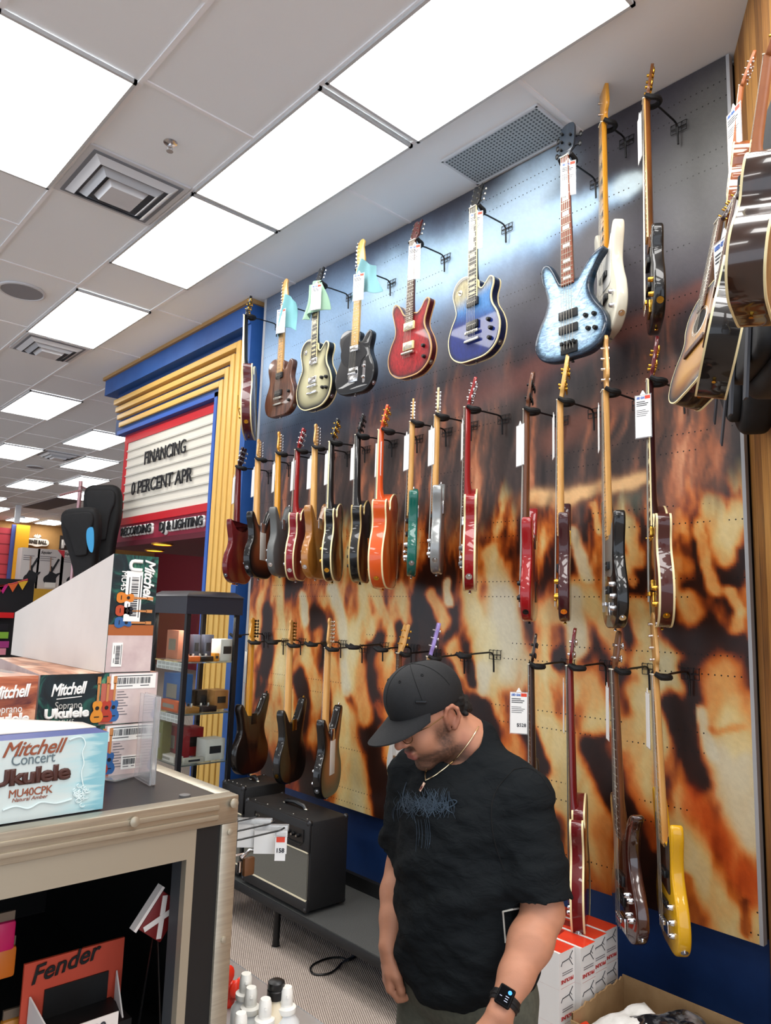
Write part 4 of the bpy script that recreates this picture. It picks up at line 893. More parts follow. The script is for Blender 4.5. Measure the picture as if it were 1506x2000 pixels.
G('m7', 'bright orange hollow-body guitar with cream binding and gold hardware', 'hollow', (757, 841), (748, 1150), 102, G2, 'orange hollow-body guitar', body='#c9501a', bind=CREAM, neckm=ORN, boardm=ROSE, hw=GOLD, vib=True, inlay='block', thick=.07, headm=ORN)
G('m8', 'teal green guitar edge-on with pale maple neck', 'strat', (813, 826), (803, 1126), 90, G2, 'teal green guitar', body='#0d5a50', head='fender', pick='sss', bmat=gloss('#0d5a4e'), hs=0.66)
G('m9', 'silver grey guitar edge-on with pale maple neck', 'strat', (862, 813), (853, 1121), 94, G2, 'silver grey guitar', bmat=mat('silver_finish', '#8b8e8d', 0.3, 0.35, 0.5), head='fender', pick='sss', headm=mat('pale_head', '#d8c79a', .35))
G('m10', 'bright red thin guitar edge-on with cream binding, left of the gap in the middle row', 'lp', (923, 798), (918, 1154), 92, G2, 'bright red bound guitar', body='#8c0c12', bind=CREAM, neckm=REDNECK, boardm=ROSE, thick=.048, knobm=mat('grey_knob', '#5a5a5c', .3), knobs=4)
G('m11', 'red bass with dark brown neck and black knobs, middle row', 'jbass', (1037, 801), (1034, 1214), 96, G2, 'red bass', body='#8e0e12', neckm=WALN, boardm=ROSE, pick='soap', hw=BLACKMET, head='bass22', knobs=4, back='dark', hs=0.84)
G('m12', 'burgundy bass edge-on with maple neck and gold knobs', 'jbass', (1103, 783), (1104, 1214), 92, G2, 'burgundy bass', body='#35100f', bmat=gloss('#381013'), hw=GOLD, head='bass22', knobs=4, pick='soap', headm=noisy('pale_maple', '#e2b566', '#d3a050'))
G('m13', 'black bass edge-on with maple neck and chrome plate, middle row', 'jbass', (1192, 764), (1202, 1227), 80, G2, 'black bass', body='#08090a', guard=mat('grey_guard', '#6a6a66', .3), head='bass', pick='pj', knobs=3)
G('m14', 'dark cherry hollow bass edge-on with cream binding and gold hardware', 'hollow', (1282, 743), (1293, 1225), 84, G2, 'dark cherry hollow bass', body='#3a1310', bmat=gloss('#42150f'), bind=CREAM, neckm=gloss('#2d0d10'), boardm=ROSE, hw=GOLD, head='bass22', thick=.055, pick='hh', inlay='block', headm=gloss('#5a1016'), hs=0.87)
# ---- bottom row
G('b0', 'dark guitar seen from behind with amber neck, nearest the glass cabinet', 'strat', (497, 1253), (486, 1511), 126, G3, 'dark guitar nearest the glass cabinet', bmat=gloss('#120c09'), neckm=AMBER, boardm=ROSE, head='fender', pick='hhb', hw=BLACKMET)
G('b1', 'black guitar seen from behind with maple neck, second of the bottom row', 'strat', (573, 1259), (565, 1528), 118, G3, 'second guitar of the bottom row', body='#0b0a0a', head='fender', pick='sss', hw=mat('dark_gold', '#8a6a2c', .3, 1.0))
G('b2', 'black and brown sunburst guitar with white back cover, third of the bottom row', 'strat', (648, 1266), (638, 1556), 110, G3, 'third guitar of the bottom row', back='white', head='fender', pick='sss', burst=burst3('#060505', '#4a2410', '#8a4a22', .22, .5), bb=True, guard=WHITEPL, hs=0.86)
G('b3', 'white guitar with gold tuners partly hidden behind the man, bottom row', 'tele', (786, 1276), (781, 1536), 68, G3, 'white guitar behind the man', body='#c9c9c6', hw=GOLD, neckm=WALN, boardm=ROSE, bind=CREAM, head='gibson', headm=MAPLE, hs=1.0)
G('b4', 'guitar with lavender headstock hidden behind the black cap', 'strat', (846, 1283), (840, 1590), 85, G3, 'lavender guitar', body='#9a86c8', headm=gloss('#9a86c8'), neckm=MAPLE, head='gibson', pick='sss', hs=1.0)
G('b5', 'dark-necked bass with white price tag, body hidden behind the man', 'jbass', (1046, 1298), (1052, 1735), 84, G3, 'dark bass right of the man', bmat=satin('#2a1a12'), neckm=gloss('#2b1710'), boardm=ROSE, head='bass22', hw=BLACKMET, pick='soap', hs=0.66)
G('b6', 'dark red bound bass edge-on above the red and white boxes', 'hollow', (1124, 1301), (1136, 1815), 94, G3, 'dark red bass above the boxes', bmat=gloss('#5c0a0f'), bind=CREAM, neckm=gloss('#6a0c10'), boardm=ROSE, head='bass22', thick=.05, knobs=4, hw=CHROME, pick='hh', hs=0.72)
G('b7', 'brown walnut bass edge-on between the dark red and the yellow bass', 'flare', (1210, 1308), (1232, 1830), 76, G3, 'brown walnut bass', bmat=noisy('brown_gloss', '#2a130d', '#4a2418', 5, (3, 3, 1), .18, coat=1.0), neckm=WALN, boardm=ROSE, head='bass22', knobs=4, hw=CHROME, pick='soap', inlay='dot', hs=0.68)
G('b8', 'bright yellow bass edge-on with maple neck, end of the bottom row', 'jbass', (1290, 1318), (1318, 1850), 78, G3, 'bright yellow bass', body='#d8a416', guard=gloss('#101010'), head='bass', pick='jj', knobs=3, neckm=MAPLE)
# empty hangers along the bottom row
for p, lab in (((461, 1241), 'empty black hanger in front of the blue column'), ((531, 1254), 'empty black hanger between the first and second bottom-row guitars'), ((608, 1258), 'empty black hanger between the second and third bottom-row guitars'),
               ((689, 1263), 'first empty hanger right of the third bottom-row guitar'), ((744, 1268), 'second empty hanger right of the third bottom-row guitar'), ((905, 1280), 'empty black hanger right of the lavender headstock, over the cap')):
    hanger(at_x(p, 2.70), np.array([-0.5, 0.86, 0]), lab)
# price tags
def tag_on(key, lab, ph, off=0.034, dz=-0.045, detail=True, side=0.0, w_=0.066, h_=0.15, lean=0.0, price=None):
    g = GT[key]; f = math.radians(ph); n = math.cos(f)*g['D']+math.sin(f)*g['Lf']
    p = g['A']+(g['D']*.035+g['Lf']*.04 if key in ('m14', 'b5') else 0)+g['n']*off*1.0+np.array([0, 0, dz])+n*0.004+np.cross((0, 0, 1), n)*side
    price_tag(p, n, lab, w_, h_, detail, lean, price)
for key, who in (('t1', 'walnut guitar of the top row'), ('t2', 'silverburst guitar'), ('t3', 'black maple-neck top guitar'), ('t4', 'glossy dark red double-cut guitar'), ('t5', 'deep blue faded guitar'), ('t6', 'pale blue five-string bass')):
    tag_on(key, 'white used gear price tag facing out on the '+who, {'t1': 38, 't2': 30, 't3': 30, 't4': 25, 't5': 22, 't6': 12}[key], dz={'t1': -0.05, 't3': -0.05, 't2': -0.02}.get(key, -0.015), off=0.085 if key in ('t1', 't2', 't3') else 0.034, w_=0.07 if key != 't6' else 0.066, h_=0.20 if key in ('t4', 't5') else 0.165, side=0.05 if key in ('t1', 't2', 't3') else 0.02)
for key, who, ph in (('m0', 'dark red double-horned guitar', 75), ('m1', 'sunburst guitar with white back cover', 68), ('m2', 'grey guitar with amber neck', 76), ('m3', 'wine red guitar', 68), ('m4', 'tan guitar', 58), ('m5', 'black guitar with cream binding', 66), ('m6', 'black guitar left of the orange one', 62), ('m7', 'orange hollow-body guitar', 60), ('m8', 'teal green guitar', 66), ('m9', 'silver grey guitar', 62), ('m10', 'bright red bound guitar', 82),
                     ('m11', 'red bass with black knobs', 58), ('m12', 'burgundy bass', 82), ('m13', 'black bass of the middle row', 84), ('b6', 'dark red bass above the boxes', 86), ('b7', 'brown walnut bass', 80), ('b8', 'bright yellow bass', 78), ('b0', 'dark guitar nearest the glass cabinet', 60), ('t8', 'black edge-on guitar ending the top row', 76)):
    tag_on(key, 'white price tag edge-on at the neck of the '+who, ph, off=0.045, dz=-0.05, detail=False, side=-0.0, h_=0.19 if key[0] == 'm' else 0.2)
tag_on('m14', 'white price tag facing out on the dark cherry hollow bass', 20, off=0.01, dz=-0.05, w_=0.062, h_=0.17)
tag_on('b5', 'white used gear price tag reading dollar 528 on the dark bass', 4, off=0.01, dz=-0.10, w_=0.072, h_=0.17, side=-0.02, price='$528')
# polishing cloths on three top-row guitars
def cloth(key, label, col, seed, wd_=0.16, ln=0.17, dx=0.02, flip=1):
    g = GT[key]; r = np.random.RandomState(seed); nu, nv_ = 14, 14; n = g['n']; rt = np.cross((0, 0, 1), n); rt = rt/np.linalg.norm(rt)
    vs, fs = [], []
    for j in range(nv_+1):
        for i in range(nu+1):
            u = (i/nu-0.5); v = j/nv_
            wv = 0.018*math.sin(9*u+seed+2*v)*(0.3+v)+0.010*math.sin(17*u+3*v+seed)
            sp = (0.45+0.55*v)*wd_*2*u/1.0*0.62
            p = g['A']+rt*(dx+sp+0.01*math.sin(5*v+seed))+n*(0.040+0.02*math.cos(3*u)-0.05*abs(u)+wv)+np.array([0, 0, 0.02-ln*v-0.05*abs(u)*flip+0.02*math.sin(6*u+seed)])
            vs.append(tuple(p-g['A']))
    for j in range(nv_):
        for i in range(nu): a_ = j*(nu+1)+i; fs.append((a_, a_+1, a_+nu+2, a_+nu+1))
    b = MB(); b.faces(vs, fs); o = b.build('polishing_cloth', noisy('cloth_'+col.strip('#'), col, col, 40, rough=.9, bump=.2), None, 60)
    o.location = g['A']; md = o.modifiers.new('thick', 'SOLIDIFY'); md.thickness = 0.002; ms = o.modifiers.new('smooth', 'SUBSURF'); ms.levels = 1; ms.render_levels = 1
    tag(o, label, 'cloth', 'polishing cloths draped over headstocks')
cloth('t1', 'teal cloth draped over the neck of the walnut guitar', '#6fa3a8', 1, .20, .23, 0.06); cloth('t2', 'pale green cloth draped over the neck of the silverburst guitar', '#93b59b', 5, .22, .22, -0.02); cloth('t3', 'teal cloth draped behind the price tag of the black maple-neck guitar', '#6f9ba0', 9, .24, .20, 0.06)
# ---------------------------------------------------------------- acoustics and gig bags on the timber wall
def dwall(p, d):                                  # point on a plane d metres in front of the timber wall
    r = ray(p); k = ((WC+wn*d-EYE)@wn)/(r@wn); return EYE+r*k
GA = 'acoustic guitars on the timber wall'
def A(key, label, p0, d0, p1, d1, phi, **kw):
    GT[key] = guitar(key, label, 'acoustic', None, None, phi=phi, group=GA, name='acoustic_guitar', cat='acoustic guitar', pts=(dwall(p0, d0), dwall(p1, d1)), head='slot', **kw)
A('a0', 'reddish mahogany acoustic guitar with glossy sides, highest on the timber wall', (1464, 168), 0.10, (1433, 452), 0.16, 88, bmat=noisy('mahogany_gloss', '#6b3416', '#8a4a24', 5, (3, 3, 1), .15, coat=1), bind=CREAM, neckm=noisy('mahogany_neck', '#8a4a22', '#9c5a2c', 6), thick=.09)
A('a1', 'dark brown acoustic with pale top and black bridge, cut by the right edge', (1536, 105), 0.34, (1468, 615), 0.40, 95, bmat=noisy('rosewood_gloss', '#23130c', '#3a2114', 5, (3, 3, 1), .2, coat=.8), bind=CREAM, neckm=noisy('mahogany_neck', '#8a4a22', '#9c5a2c', 6), guard=None, hw=GOLD)
A('a2', 'sunburst acoustic guitar with dark sides, in front of the gig bags', (1466, 395), 0.30, (1395, 742), 0.40, 80, burst=burst3('#0d0806', '#6a3c12', '#b07a30', 0.2, 0.5), bind=CREAM, neckm=gloss('#2a140c'), boardm=ROSE, hw=GOLD)
A('a3', 'golden sunburst acoustic guitar, lowest and farthest left on the timber wall', (1428, 440), 0.22, (1366, 772), 0.34, 62, burst=burst3('#0d0806', '#7a4a18', '#b8853c', 0.2, 0.5), bind=CREAM, neckm=gloss('#2a140c'), boardm=ROSE, hw=GOLD)
for key, lab in (('a0', 'white price tag on the mahogany acoustic'), ('a2', 'white price tag on the sunburst acoustic in front of the gig bags')):
    g = GT[key]; price_tag(g['A']+g['n']*0.05-np.array([0, 0, 0.05]), 0.55*g['D']+0.83*g['Lf'], lab, .075, .22)
bagm = noisy('gig_bag_nylon', '#060607', '#0d0d10', 30, rough=.7, bump=.15)
def gigbag(label, top, bot, w_, th, nrm, straps=True, group=None, logo=None, loop=True):
    top = np.array(top); bot = np.array(bot); ax = unit(top-bot); L = np.linalg.norm(top-bot); n = unit(np.array(nrm)-ax*(np.array(nrm)@ax)); yv = -n; xv = np.cross(yv, ax)
    r = thing('gig_bag', label, 'gig bag', group=group, mat4=basis(bot, xv, yv, ax))
    o_ = spline([(0, 0), (w_*.36, .01), (w_*.5, .09*L), (w_*.48, .28*L), (w_*.38, .42*L), (w_*.30, .6*L), (w_*.22, .9*L), (w_*.16, L), (-w_*.16, L), (-w_*.22, .9*L), (-w_*.30, .6*L), (-w_*.38, .42*L), (-w_*.48, .28*L), (-w_*.5, .09*L), (-w_*.36, .01)], 4)
    b = MB(); b.prism(o_, -th/2, th/2, th*.3, 4); b.build('shell', bagm, r, 60)
    b = MB(); b.prism([(x*.8, .05*L+z*.42) for x, z in o_], -th/2-.035, -th/2+.005, .015, 3); b.build('front_pocket', bagm, r, 60)
    b = MB(); b.tube([(0, -th/2-.01, .62*L), (0, -th/2-.05, .66*L), (0, -th/2-.05, .72*L), (0, -th/2-.01, .76*L)], .012, 8); b.build('handle', mat('webbing', '#121214', .8), r)
    if straps:
        for s in (-1, 1):
            b = MB(); b.box((s*w_*.22, -th/2-.04, .25*L), (.03, .006, .62*L)); b.build('strap', mat('webbing_grey', '#3a3c42', .8), r)
    if not loop: return r
    b = MB(); b.tube([(0, 0, L-.01), (.02, 0, L+.04), (0, 0, L+.07), (-.02, 0, L+.04), (0, 0, L-.01)], .006, 6); b.build('hang_loop', mat('webbing', '#121214', .8), r)
    return r
gigbag('black gig bag with hanging straps below the acoustics on the timber wall', dwall((1500, 330), .06)+wd*.12, dwall((1446, 832), .06)+wd*.10, .40, .10, wn, group='black gig bags on the timber wall')
gigbag('black gig bag at the right edge, overlapping the first one on the timber wall', dwall((1506, 300), .16)+wd*.22, dwall((1496, 800), .20)+wd*.16, .40, .10, wn, group='black gig bags on the timber wall')
# ================================================================ PERSON (signed-distance body, meshed with surface nets)
class SDF:
    def __init__(s, lo, hi, h):
        s.lo = np.array(lo, float); s.h = h; s.n = np.ceil((np.array(hi)-s.lo)/h).astype(int)+1
        s.f = np.full(s.n, 0.5, np.float32)
    def sub(s, lo, hi):
        a = np.clip(np.floor((np.array(lo)-s.lo)/s.h).astype(int), 0, s.n); b = np.clip(np.ceil((np.array(hi)-s.lo)/s.h).astype(int)+1, 0, s.n)
        sl = tuple(slice(a[i], b[i]) for i in range(3))
        g = np.meshgrid(*[s.lo[i]+s.h*np.arange(a[i], b[i], dtype=np.float32) for i in range(3)], indexing='ij')
        return sl, np.stack(g, -1)
    def _op(s, sl, d, k, op):
        if d.size == 0: return
        f = s.f[sl]
        if op == 'u':
            if k > 0:
                hh = np.clip(0.5+0.5*(f-d)/k, 0, 1); r = f*(1-hh)+d*hh-k*hh*(1-hh)
                r = np.where(f > 0.45, np.minimum(f, d), r)
            else: r = np.minimum(f, d)
        else:
            if k > 0: hh = np.clip(0.5-0.5*(f+d)/k, 0, 1); r = f*(1-hh)-d*hh+k*hh*(1-hh)
            else: r = np.maximum(f, -d)
        s.f[sl] = r
    def cone(s, a, b, r0, r1, k=0.02, op='u', flat=None):
        """tapered capsule; flat=(axis, factor) squashes the section along an axis"""
        a = np.array(a, np.float32); b = np.array(b, np.float32); R = max(r0, r1)*(1.0 if not flat else max(1, 1/flat[1]))+2*k+3*s.h
        sl, p = s.sub(np.minimum(a, b)-R, np.maximum(a, b)+R)
        if p.size == 0: return s
        v = b-a; L = max(1e-9, float(v@v)); q = p-a; t = np.clip((q@v)/L, 0, 1)
        w = q-t[..., None]*v
        if flat:
            ax = np.array(flat[0], np.float32); ax = ax/np.linalg.norm(ax); c = w@ax; w = w+ax*(c*(1/flat[1]-1))[..., None]
        d = np.sqrt((w*w).sum(-1))-(r0+(r1-r0)*t)
        s._op(sl, d, k, op); return s
    def chain(s, P, R, k=0.02, op='u', flat=None):
        for i in range(len(P)-1): s.cone(P[i], P[i+1], R[i], R[i+1], k, op, flat)
        return s
    def ell(s, c, r, k=0.02, op='u', rot=None):
        c = np.array(c, np.float32); r = np.array(r, np.float32); R = float(r.max())+2*k+3*s.h
        sl, p = s.sub(c-R, c+R)
        if p.size == 0: return s
        q = p-c
        if rot is not None: q = q@rot.astype(np.float32)
        k0 = np.sqrt(((q/r)**2).sum(-1)); k1 = np.sqrt(((q/(r*r))**2).sum(-1))
        d = k0*(k0-1)/np.maximum(k1, 1e-6); s._op(sl, d, k, op); return s
    def plane(s, o, n, op='i'):
        g = np.meshgrid(*[s.lo[i]+s.h*np.arange(s.n[i], dtype=np.float32) for i in range(3)], indexing='ij')
        d = (g[0]-o[0])*n[0]+(g[1]-o[1])*n[1]+(g[2]-o[2])*n[2]; s.f = np.maximum(s.f, d); return s
    def mesh(s, name, m, parent=None, smooth_it=2, disp=None, colfn=None):
        f = s.f; f[0] = f[-1] = 0.4; f[:, 0] = f[:, -1] = 0.4; f[:, :, 0] = f[:, :, -1] = 0.4
        ins = f < 0; n = np.array(f.shape)
        corners = [(i, j, k) for i in (0, 1) for j in (0, 1) for k in (0, 1)]
        cnt = sum(ins[i:n[0]-1+i, j:n[1]-1+j, k:n[2]-1+k].astype(np.int8) for i, j, k in corners)
        act = (cnt > 0) & (cnt < 8); ids = np.full(act.shape, -1, np.int64); idx = np.argwhere(act); ids[act] = np.arange(len(idx))
        pos = np.zeros((len(idx), 3)); wsum = np.zeros(len(idx))
        for a in range(3):
            for o_ in [(i, j) for i in (0, 1) for j in (0, 1)]:
                c0 = np.zeros(3, int); oth = [x for x in range(3) if x != a]; c0[oth[0]] = o_[0]; c0[oth[1]] = o_[1]; c1 = c0.copy(); c1[a] = 1
                i0 = idx+c0; i1 = idx+c1; f0 = f[tuple(i0.T)]; f1 = f[tuple(i1.T)]
                m_ = (f0 < 0) != (f1 < 0); t = np.where(m_, f0/np.where(m_, f0-f1, 1), 0)
                pt = i0.astype(float); pt[:, a] += t; pos[m_] += pt[m_]; wsum[m_] += 1
        V = s.lo+s.h*(pos/wsum[:, None]); Q = []
        for a in range(3):
            b_, c_ = (a+1) % 3, (a+2) % 3
            e0 = [slice(None)]*3; e1 = [slice(None)]*3; e0[a] = slice(0, -1); e1[a] = slice(1, None)
            x = np.argwhere(ins[tuple(e0)] != ins[tuple(e1)])
            x = x[(x[:, b_] > 0) & (x[:, c_] > 0)]
            x = x[(x[:, b_] < n[b_]-1) & (x[:, c_] < n[c_]-1)]
            db = np.zeros(3, int); db[b_] = 1; dc = np.zeros(3, int); dc[c_] = 1
            q = np.stack([ids[tuple((x-o_).T)] for o_ in (0*db, db, db+dc, dc)], -1)
            fl = ins[tuple(x.T)]; q[~fl] = q[~fl][:, ::-1]; Q.append(q)
        Q = np.concatenate(Q)
        # a little smoothing of the grid steps
        E = np.concatenate([Q[:, [0, 1]], Q[:, [1, 2]], Q[:, [2, 3]], Q[:, [3, 0]]])
        for _ in range(smooth_it):
            acc = np.zeros_like(V); c = np.zeros(len(V))
            for u, v in ((0, 1), (1, 0)):
                for ax in range(3): acc[:, ax] += np.bincount(E[:, u], weights=V[E[:, v], ax], minlength=len(V))
                c += np.bincount(E[:, u], minlength=len(V))
            V = 0.5*V+0.5*acc/np.maximum(c, 1)[:, None]
        if disp is not None:
            me0 = bpy.data.meshes.new('t'); me0.from_pydata(V.tolist(), [], Q.tolist()); nn = np.zeros(len(V)*3); me0.vertices.foreach_get('normal', nn); N = nn.reshape(-1, 3); bpy.data.meshes.remove(me0)
            V = V+N*disp(V)[:, None]
        me = bpy.data.meshes.new(name); me.from_pydata(V.tolist(), [], Q.tolist())
        me.polygons.foreach_set('use_smooth', [True]*len(me.polygons)); me.materials.append(m)
        if colfn is not None:
            a_ = me.color_attributes.new('Col', 'FLOAT_COLOR', 'POINT'); arr = np.ones((len(V), 4), np.float32); arr[:, :3] = colfn(V); a_.data.foreach_set('color', arr.ravel())
        o = bpy.data.objects.new(name, me); COL.objects.link(o); o.parent = parent
        return o
# world joints (he faces -X; his left is -Y, towards the camera)
MX, MY = 1.60, 1.395
v3 = lambda *a: np.array(a, float)
SHL, SHR = v3(1.625, 1.226, 1.290), v3(1.59, 1.572, 1.285)
ELL, WRL = v3(1.612, 1.142, 1.04), v3(1.432, 1.132, 0.870)
ELR, WRR = v3(1.590, 1.618, 1.02), v3(1.482, 1.555, 0.862)
NECK0, HEAD = v3(1.625, 1.40, 1.40), v3(1.515, 1.455, 1.475)
# head frame: fwd = where the face points
hy = math.radians(26)                         # turned a little towards his right, away from the camera? (+ = towards camera)
HP = math.radians(27)                         # bowed
HYAW = math.radians(14)
hf0 = v3(-math.cos(HYAW), math.sin(HYAW), 0); hl0 = np.cross((0, 0, 1), hf0)     # face direction, his left
hf = hf0*math.cos(HP)+v3(0, 0, -1)*math.sin(HP); hu = np.cross(hf, hl0)
HM = np.stack([hf, hl0, hu], 1)               # columns: forward, left, up
hp = lambda f, l, u: HEAD+HM@np.array([f, l, u], float)
person = None
S = SDF((1.30, 0.95, 0.0), (1.92, 1.86, 1.66), 0.0036)
# torso, legs and feet (under the clothes)
for sg in (-1, 1):
    S.chain([v3(MX+.01, MY+sg*.10, .84), v3(MX, MY+sg*.115, .48), v3(MX+.02, MY+sg*.12, .09)], [.095, .062, .042], .03)
    S.chain([v3(MX+.03, MY+sg*.12, .05), v3(MX-.15, MY+sg*.14, .03)], [.04, .032], .02)
S.ell(v3(MX+.01, MY, .90), (.13, .18, .14), .04); S.ell(v3(MX, MY, 1.06), (.135, .185, .20), .05); S.ell(v3(MX, MY, 1.22), (.125, .19, .14), .05)
S.chain([v3(1.63, MY, 1.32), NECK0, HEAD+HM@v3(-.035, 0, -.02)], [.075, .066, .064], .03)
# arms
def arm(sh, el, wr, k=.02):
    mid = (el+wr)/2; ax = unit(wr-el)
    S.chain([sh, (sh*.5+el*.5), el], [.066, .060, .048], k)
    S.chain([el, el*.68+wr*.32, el*.35+wr*.65, wr], [.049, .0515, .039, .0285], k)
arm(SHL, ELL, WRL); arm(SHR, ELR, WRR)
S.cone(WRR-v3(0, 0, .005), WRR-v3(0, 0, .03), .028, .026, .01, flat=((0, 1, 0), .8))
# right hand (relaxed, curled; thumb to the front) and left hand
def hand(w, d, palm_n, thumb_dir, curl, L=1.0):
    """w wrist, d direction of the hand, palm_n the way the palm faces, thumb_dir the thumb side"""
    d = unit(d); pn = unit(palm_n-d*(palm_n@d)); td = unit(thumb_dir-d*(thumb_dir@d)-pn*(thumb_dir@pn))
    for q in (-.027, -.009, .009, .027): S.chain([w+d*.004+td*q*.55, w+d*.05*L+td*q, w+d*.088*L+td*q*1.12], [.017, .0155, .0125], .010)
    lens = {.027: .074, .009: .084, -.009: .078, -.027: .060}
    for q, ln in lens.items():
        p = w+d*.088*L+td*q*1.15; ang = 0.0; P = [p]
        for fr, bend in ((.46, curl*.9), (.30, curl*1.25), (.24, curl*.8)):
            ang += bend; p = p+(d*math.cos(ang)+pn*math.sin(ang))*ln*fr*L; P.append(p)
        S.chain(P, [.0098, .0090, .0082, .0072], .0035)
    t0 = w+d*.022+td*.020+pn*.006; t1 = w+d*.055+td*.043+pn*.016; t2 = w+d*.088+td*.042+pn*.028; t3 = w+d*.112+td*.034+pn*.034
    S.chain([t0, t1, t2, t3], [.0165, .0135, .0108, .0085], .007)
dR = unit(v3(-.04, -.06, -1)); hand(WRR-v3(0, 0, .008), dR, v3(.80, -.55, 0), v3(-.45, -.88, 0), 0.80)
dL = unit(WRL-ELL)*.4+v3(-.05, 0, -.8); hand(WRL, unit(dL), v3(.5, .9, 0), v3(-.9, .4, 0), 0.5)
# head
S.ell(hp(-.012, 0, .045), (.098, .078, .092), .02, rot=HM); S.ell(hp(.012, 0, -.015), (.080, .068, .080), .03, rot=HM)
S.ell(hp(.030, 0, -.075), (.052, .052, .045), .03, rot=HM)                                            # jaw
S.ell(hp(.064, 0, -.103), (.024, .030, .018), .018, rot=HM)                                            # chin
for sg in (-1, 1):
    S.ell(hp(.056, sg*.034, -.028), (.030, .026, .028), .022, rot=HM)                                  # cheek
    S.ell(hp(.004, sg*.052, -.072), (.034, .017, .026), .022, rot=HM)                                  # jaw corner
    S.ell(hp(.090, sg*.030, .014), (.014, .020, .010), .010, 's', rot=HM)                               # eye socket
    S.ell(hp(.078, sg*.030, .012), (.013, .015, .013), .004, rot=HM)                                    # eyeball with lid
    S.cone(hp(.088, sg*.012, .034), hp(.078, sg*.050, .032), .010, .008, .010)                          # brow
S.chain([hp(.088, 0, .026), hp(.104, 0, .002), hp(.116, 0, -.020)], [.0095, .011, .0125], .010)       # nose
for sg in (-1, 1): S.ell(hp(.101, sg*.0125, -.023), (.012, .009, .009), .006, rot=HM)
S.cone(hp(.093, -.016, -.052), hp(.093, .016, -.052), .0075, .0075, .006); S.cone(hp(.096, -.008, -.051), hp(.096, .008, -.051), .007, .007, .005)
S.cone(hp(.091, -.013, -.067), hp(.091, .013, -.067), .0085, .0085, .006)
S.cone(hp(.104, -.022, -.0595), hp(.104, .022, -.0595), .0032, .0032, .004, 's')
for sg in (-1, 1):                                                                                    # ears
    c = lambda f, u, o: hp(-.018+f, sg*(.074+o), .0+u)
    ring = [c(.012+.000, -.028, .002), c(.013, -.010, .004), c(.012, .012, .008), c(.002, .030, .014), c(-.014, .032, .019), c(-.024, .018, .021), c(-.025, -.002, .018), c(-.016, -.018, .012), c(-.004, -.030, .006)]
    S.chain(ring, [.0065, .005, .005, .0055, .0058, .0058, .0058, .0062, .0078], .004)
    S.ell(hp(-.022, sg*.078, .002), (.018, .006, .024), .006, rot=HM)
    S.ell(hp(-.016, sg*.092, .002), (.008, .008, .013), .004, 's', rot=HM)
SKIN, SKIN2, LIP, BEARD, BROW = [np.array(lin(c)[:3]) for c in ('#b27d62', '#a06450', '#8f4a44', '#3a2a22', '#1d1512')]
def skincol(V):
    q = (V-HEAD)@HM; f, l, u = q[:, 0], np.abs(q[:, 1]), q[:, 2]
    c = np.repeat(SKIN[None], len(V), 0); nz = fbm(V[:, 0]*60+V[:, 1]*45, V[:, 2]*60, 201, 3); n2 = fbm(V[:, 0]*400+V[:, 1]*300, V[:, 2]*420, 207, 2)
    c = c*(0.90+0.2*nz)[:, None]
    hd = V[:, 2] > 1.30
    red = hd*sstep(.03, .07, l)*sstep(.02, -.05, np.abs(u+.02)); 
    def mx(c, col, a): return c*(1-a[:, None])+col*a[:, None]
    earA = hd*sstep(.072, .080, l)*sstep(-.06, -.03, f)*sstep(.03, .0, f); c = mx(c, SKIN2, .55*earA)
    nose = hd*sstep(.095, .112, f)*sstep(-.045, -.02, u); c = mx(c, SKIN2, .5*nose)
    lowjaw = sstep(-.048, -.075, u+0.35*np.maximum(0, .02-f)-.0)*hd*sstep(-.055, -.01, f)
    side = sstep(.035, .062, l)*sstep(-.03, .005, f+0)*sstep(.052, .02, f)*sstep(.02, -.02, u)*hd
    must = hd*sstep(-.030, -.036, u)*sstep(-.052, -.046, u)*sstep(.034, .024, l)*sstep(.075, .085, f)
    b_ = np.clip(np.maximum(np.maximum(lowjaw*1.05, side*.95), must*1.1), 0, 1)*(0.62+0.45*n2)
    neckcut = sstep(-.135, -.115, u+.3*np.maximum(0, -f)); c = mx(c, BEARD, np.clip(b_*neckcut, 0, .92))
    lips = hd*sstep(.024, .016, l)*sstep(-.080, -.072, u)*sstep(-.044, -.05, u)*sstep(.082, .09, f); c = mx(c, LIP, .85*lips)
    br = hd*sstep(.006, .012, l)*sstep(.052, .044, l)*sstep(.028, .032, u)*sstep(.048, .042, u)*sstep(.06, .07, f); c = mx(c, BROW, .85*br)
    hand_ = sstep(.86, .76, V[:, 2])*sstep(1.5, 1.6, V[:, 1]); c = mx(c, np.array(lin('#b87868')[:3]), .45*hand_)
    return c
skm = vcol('skin', 0.5, 0.0, 0, 0.4); NT(skm).b.inputs['Subsurface Weight'].default_value = 0.06
t = NT(skm); t.bump(t.noise(t.coord('Object'), 260, 3), 0.12, 0.002)
person = S.mesh('person', skm, None, 2, colfn=skincol)
tag(person, 'man in black cap and black t-shirt looking down beside the guitar wall', 'person')
del S
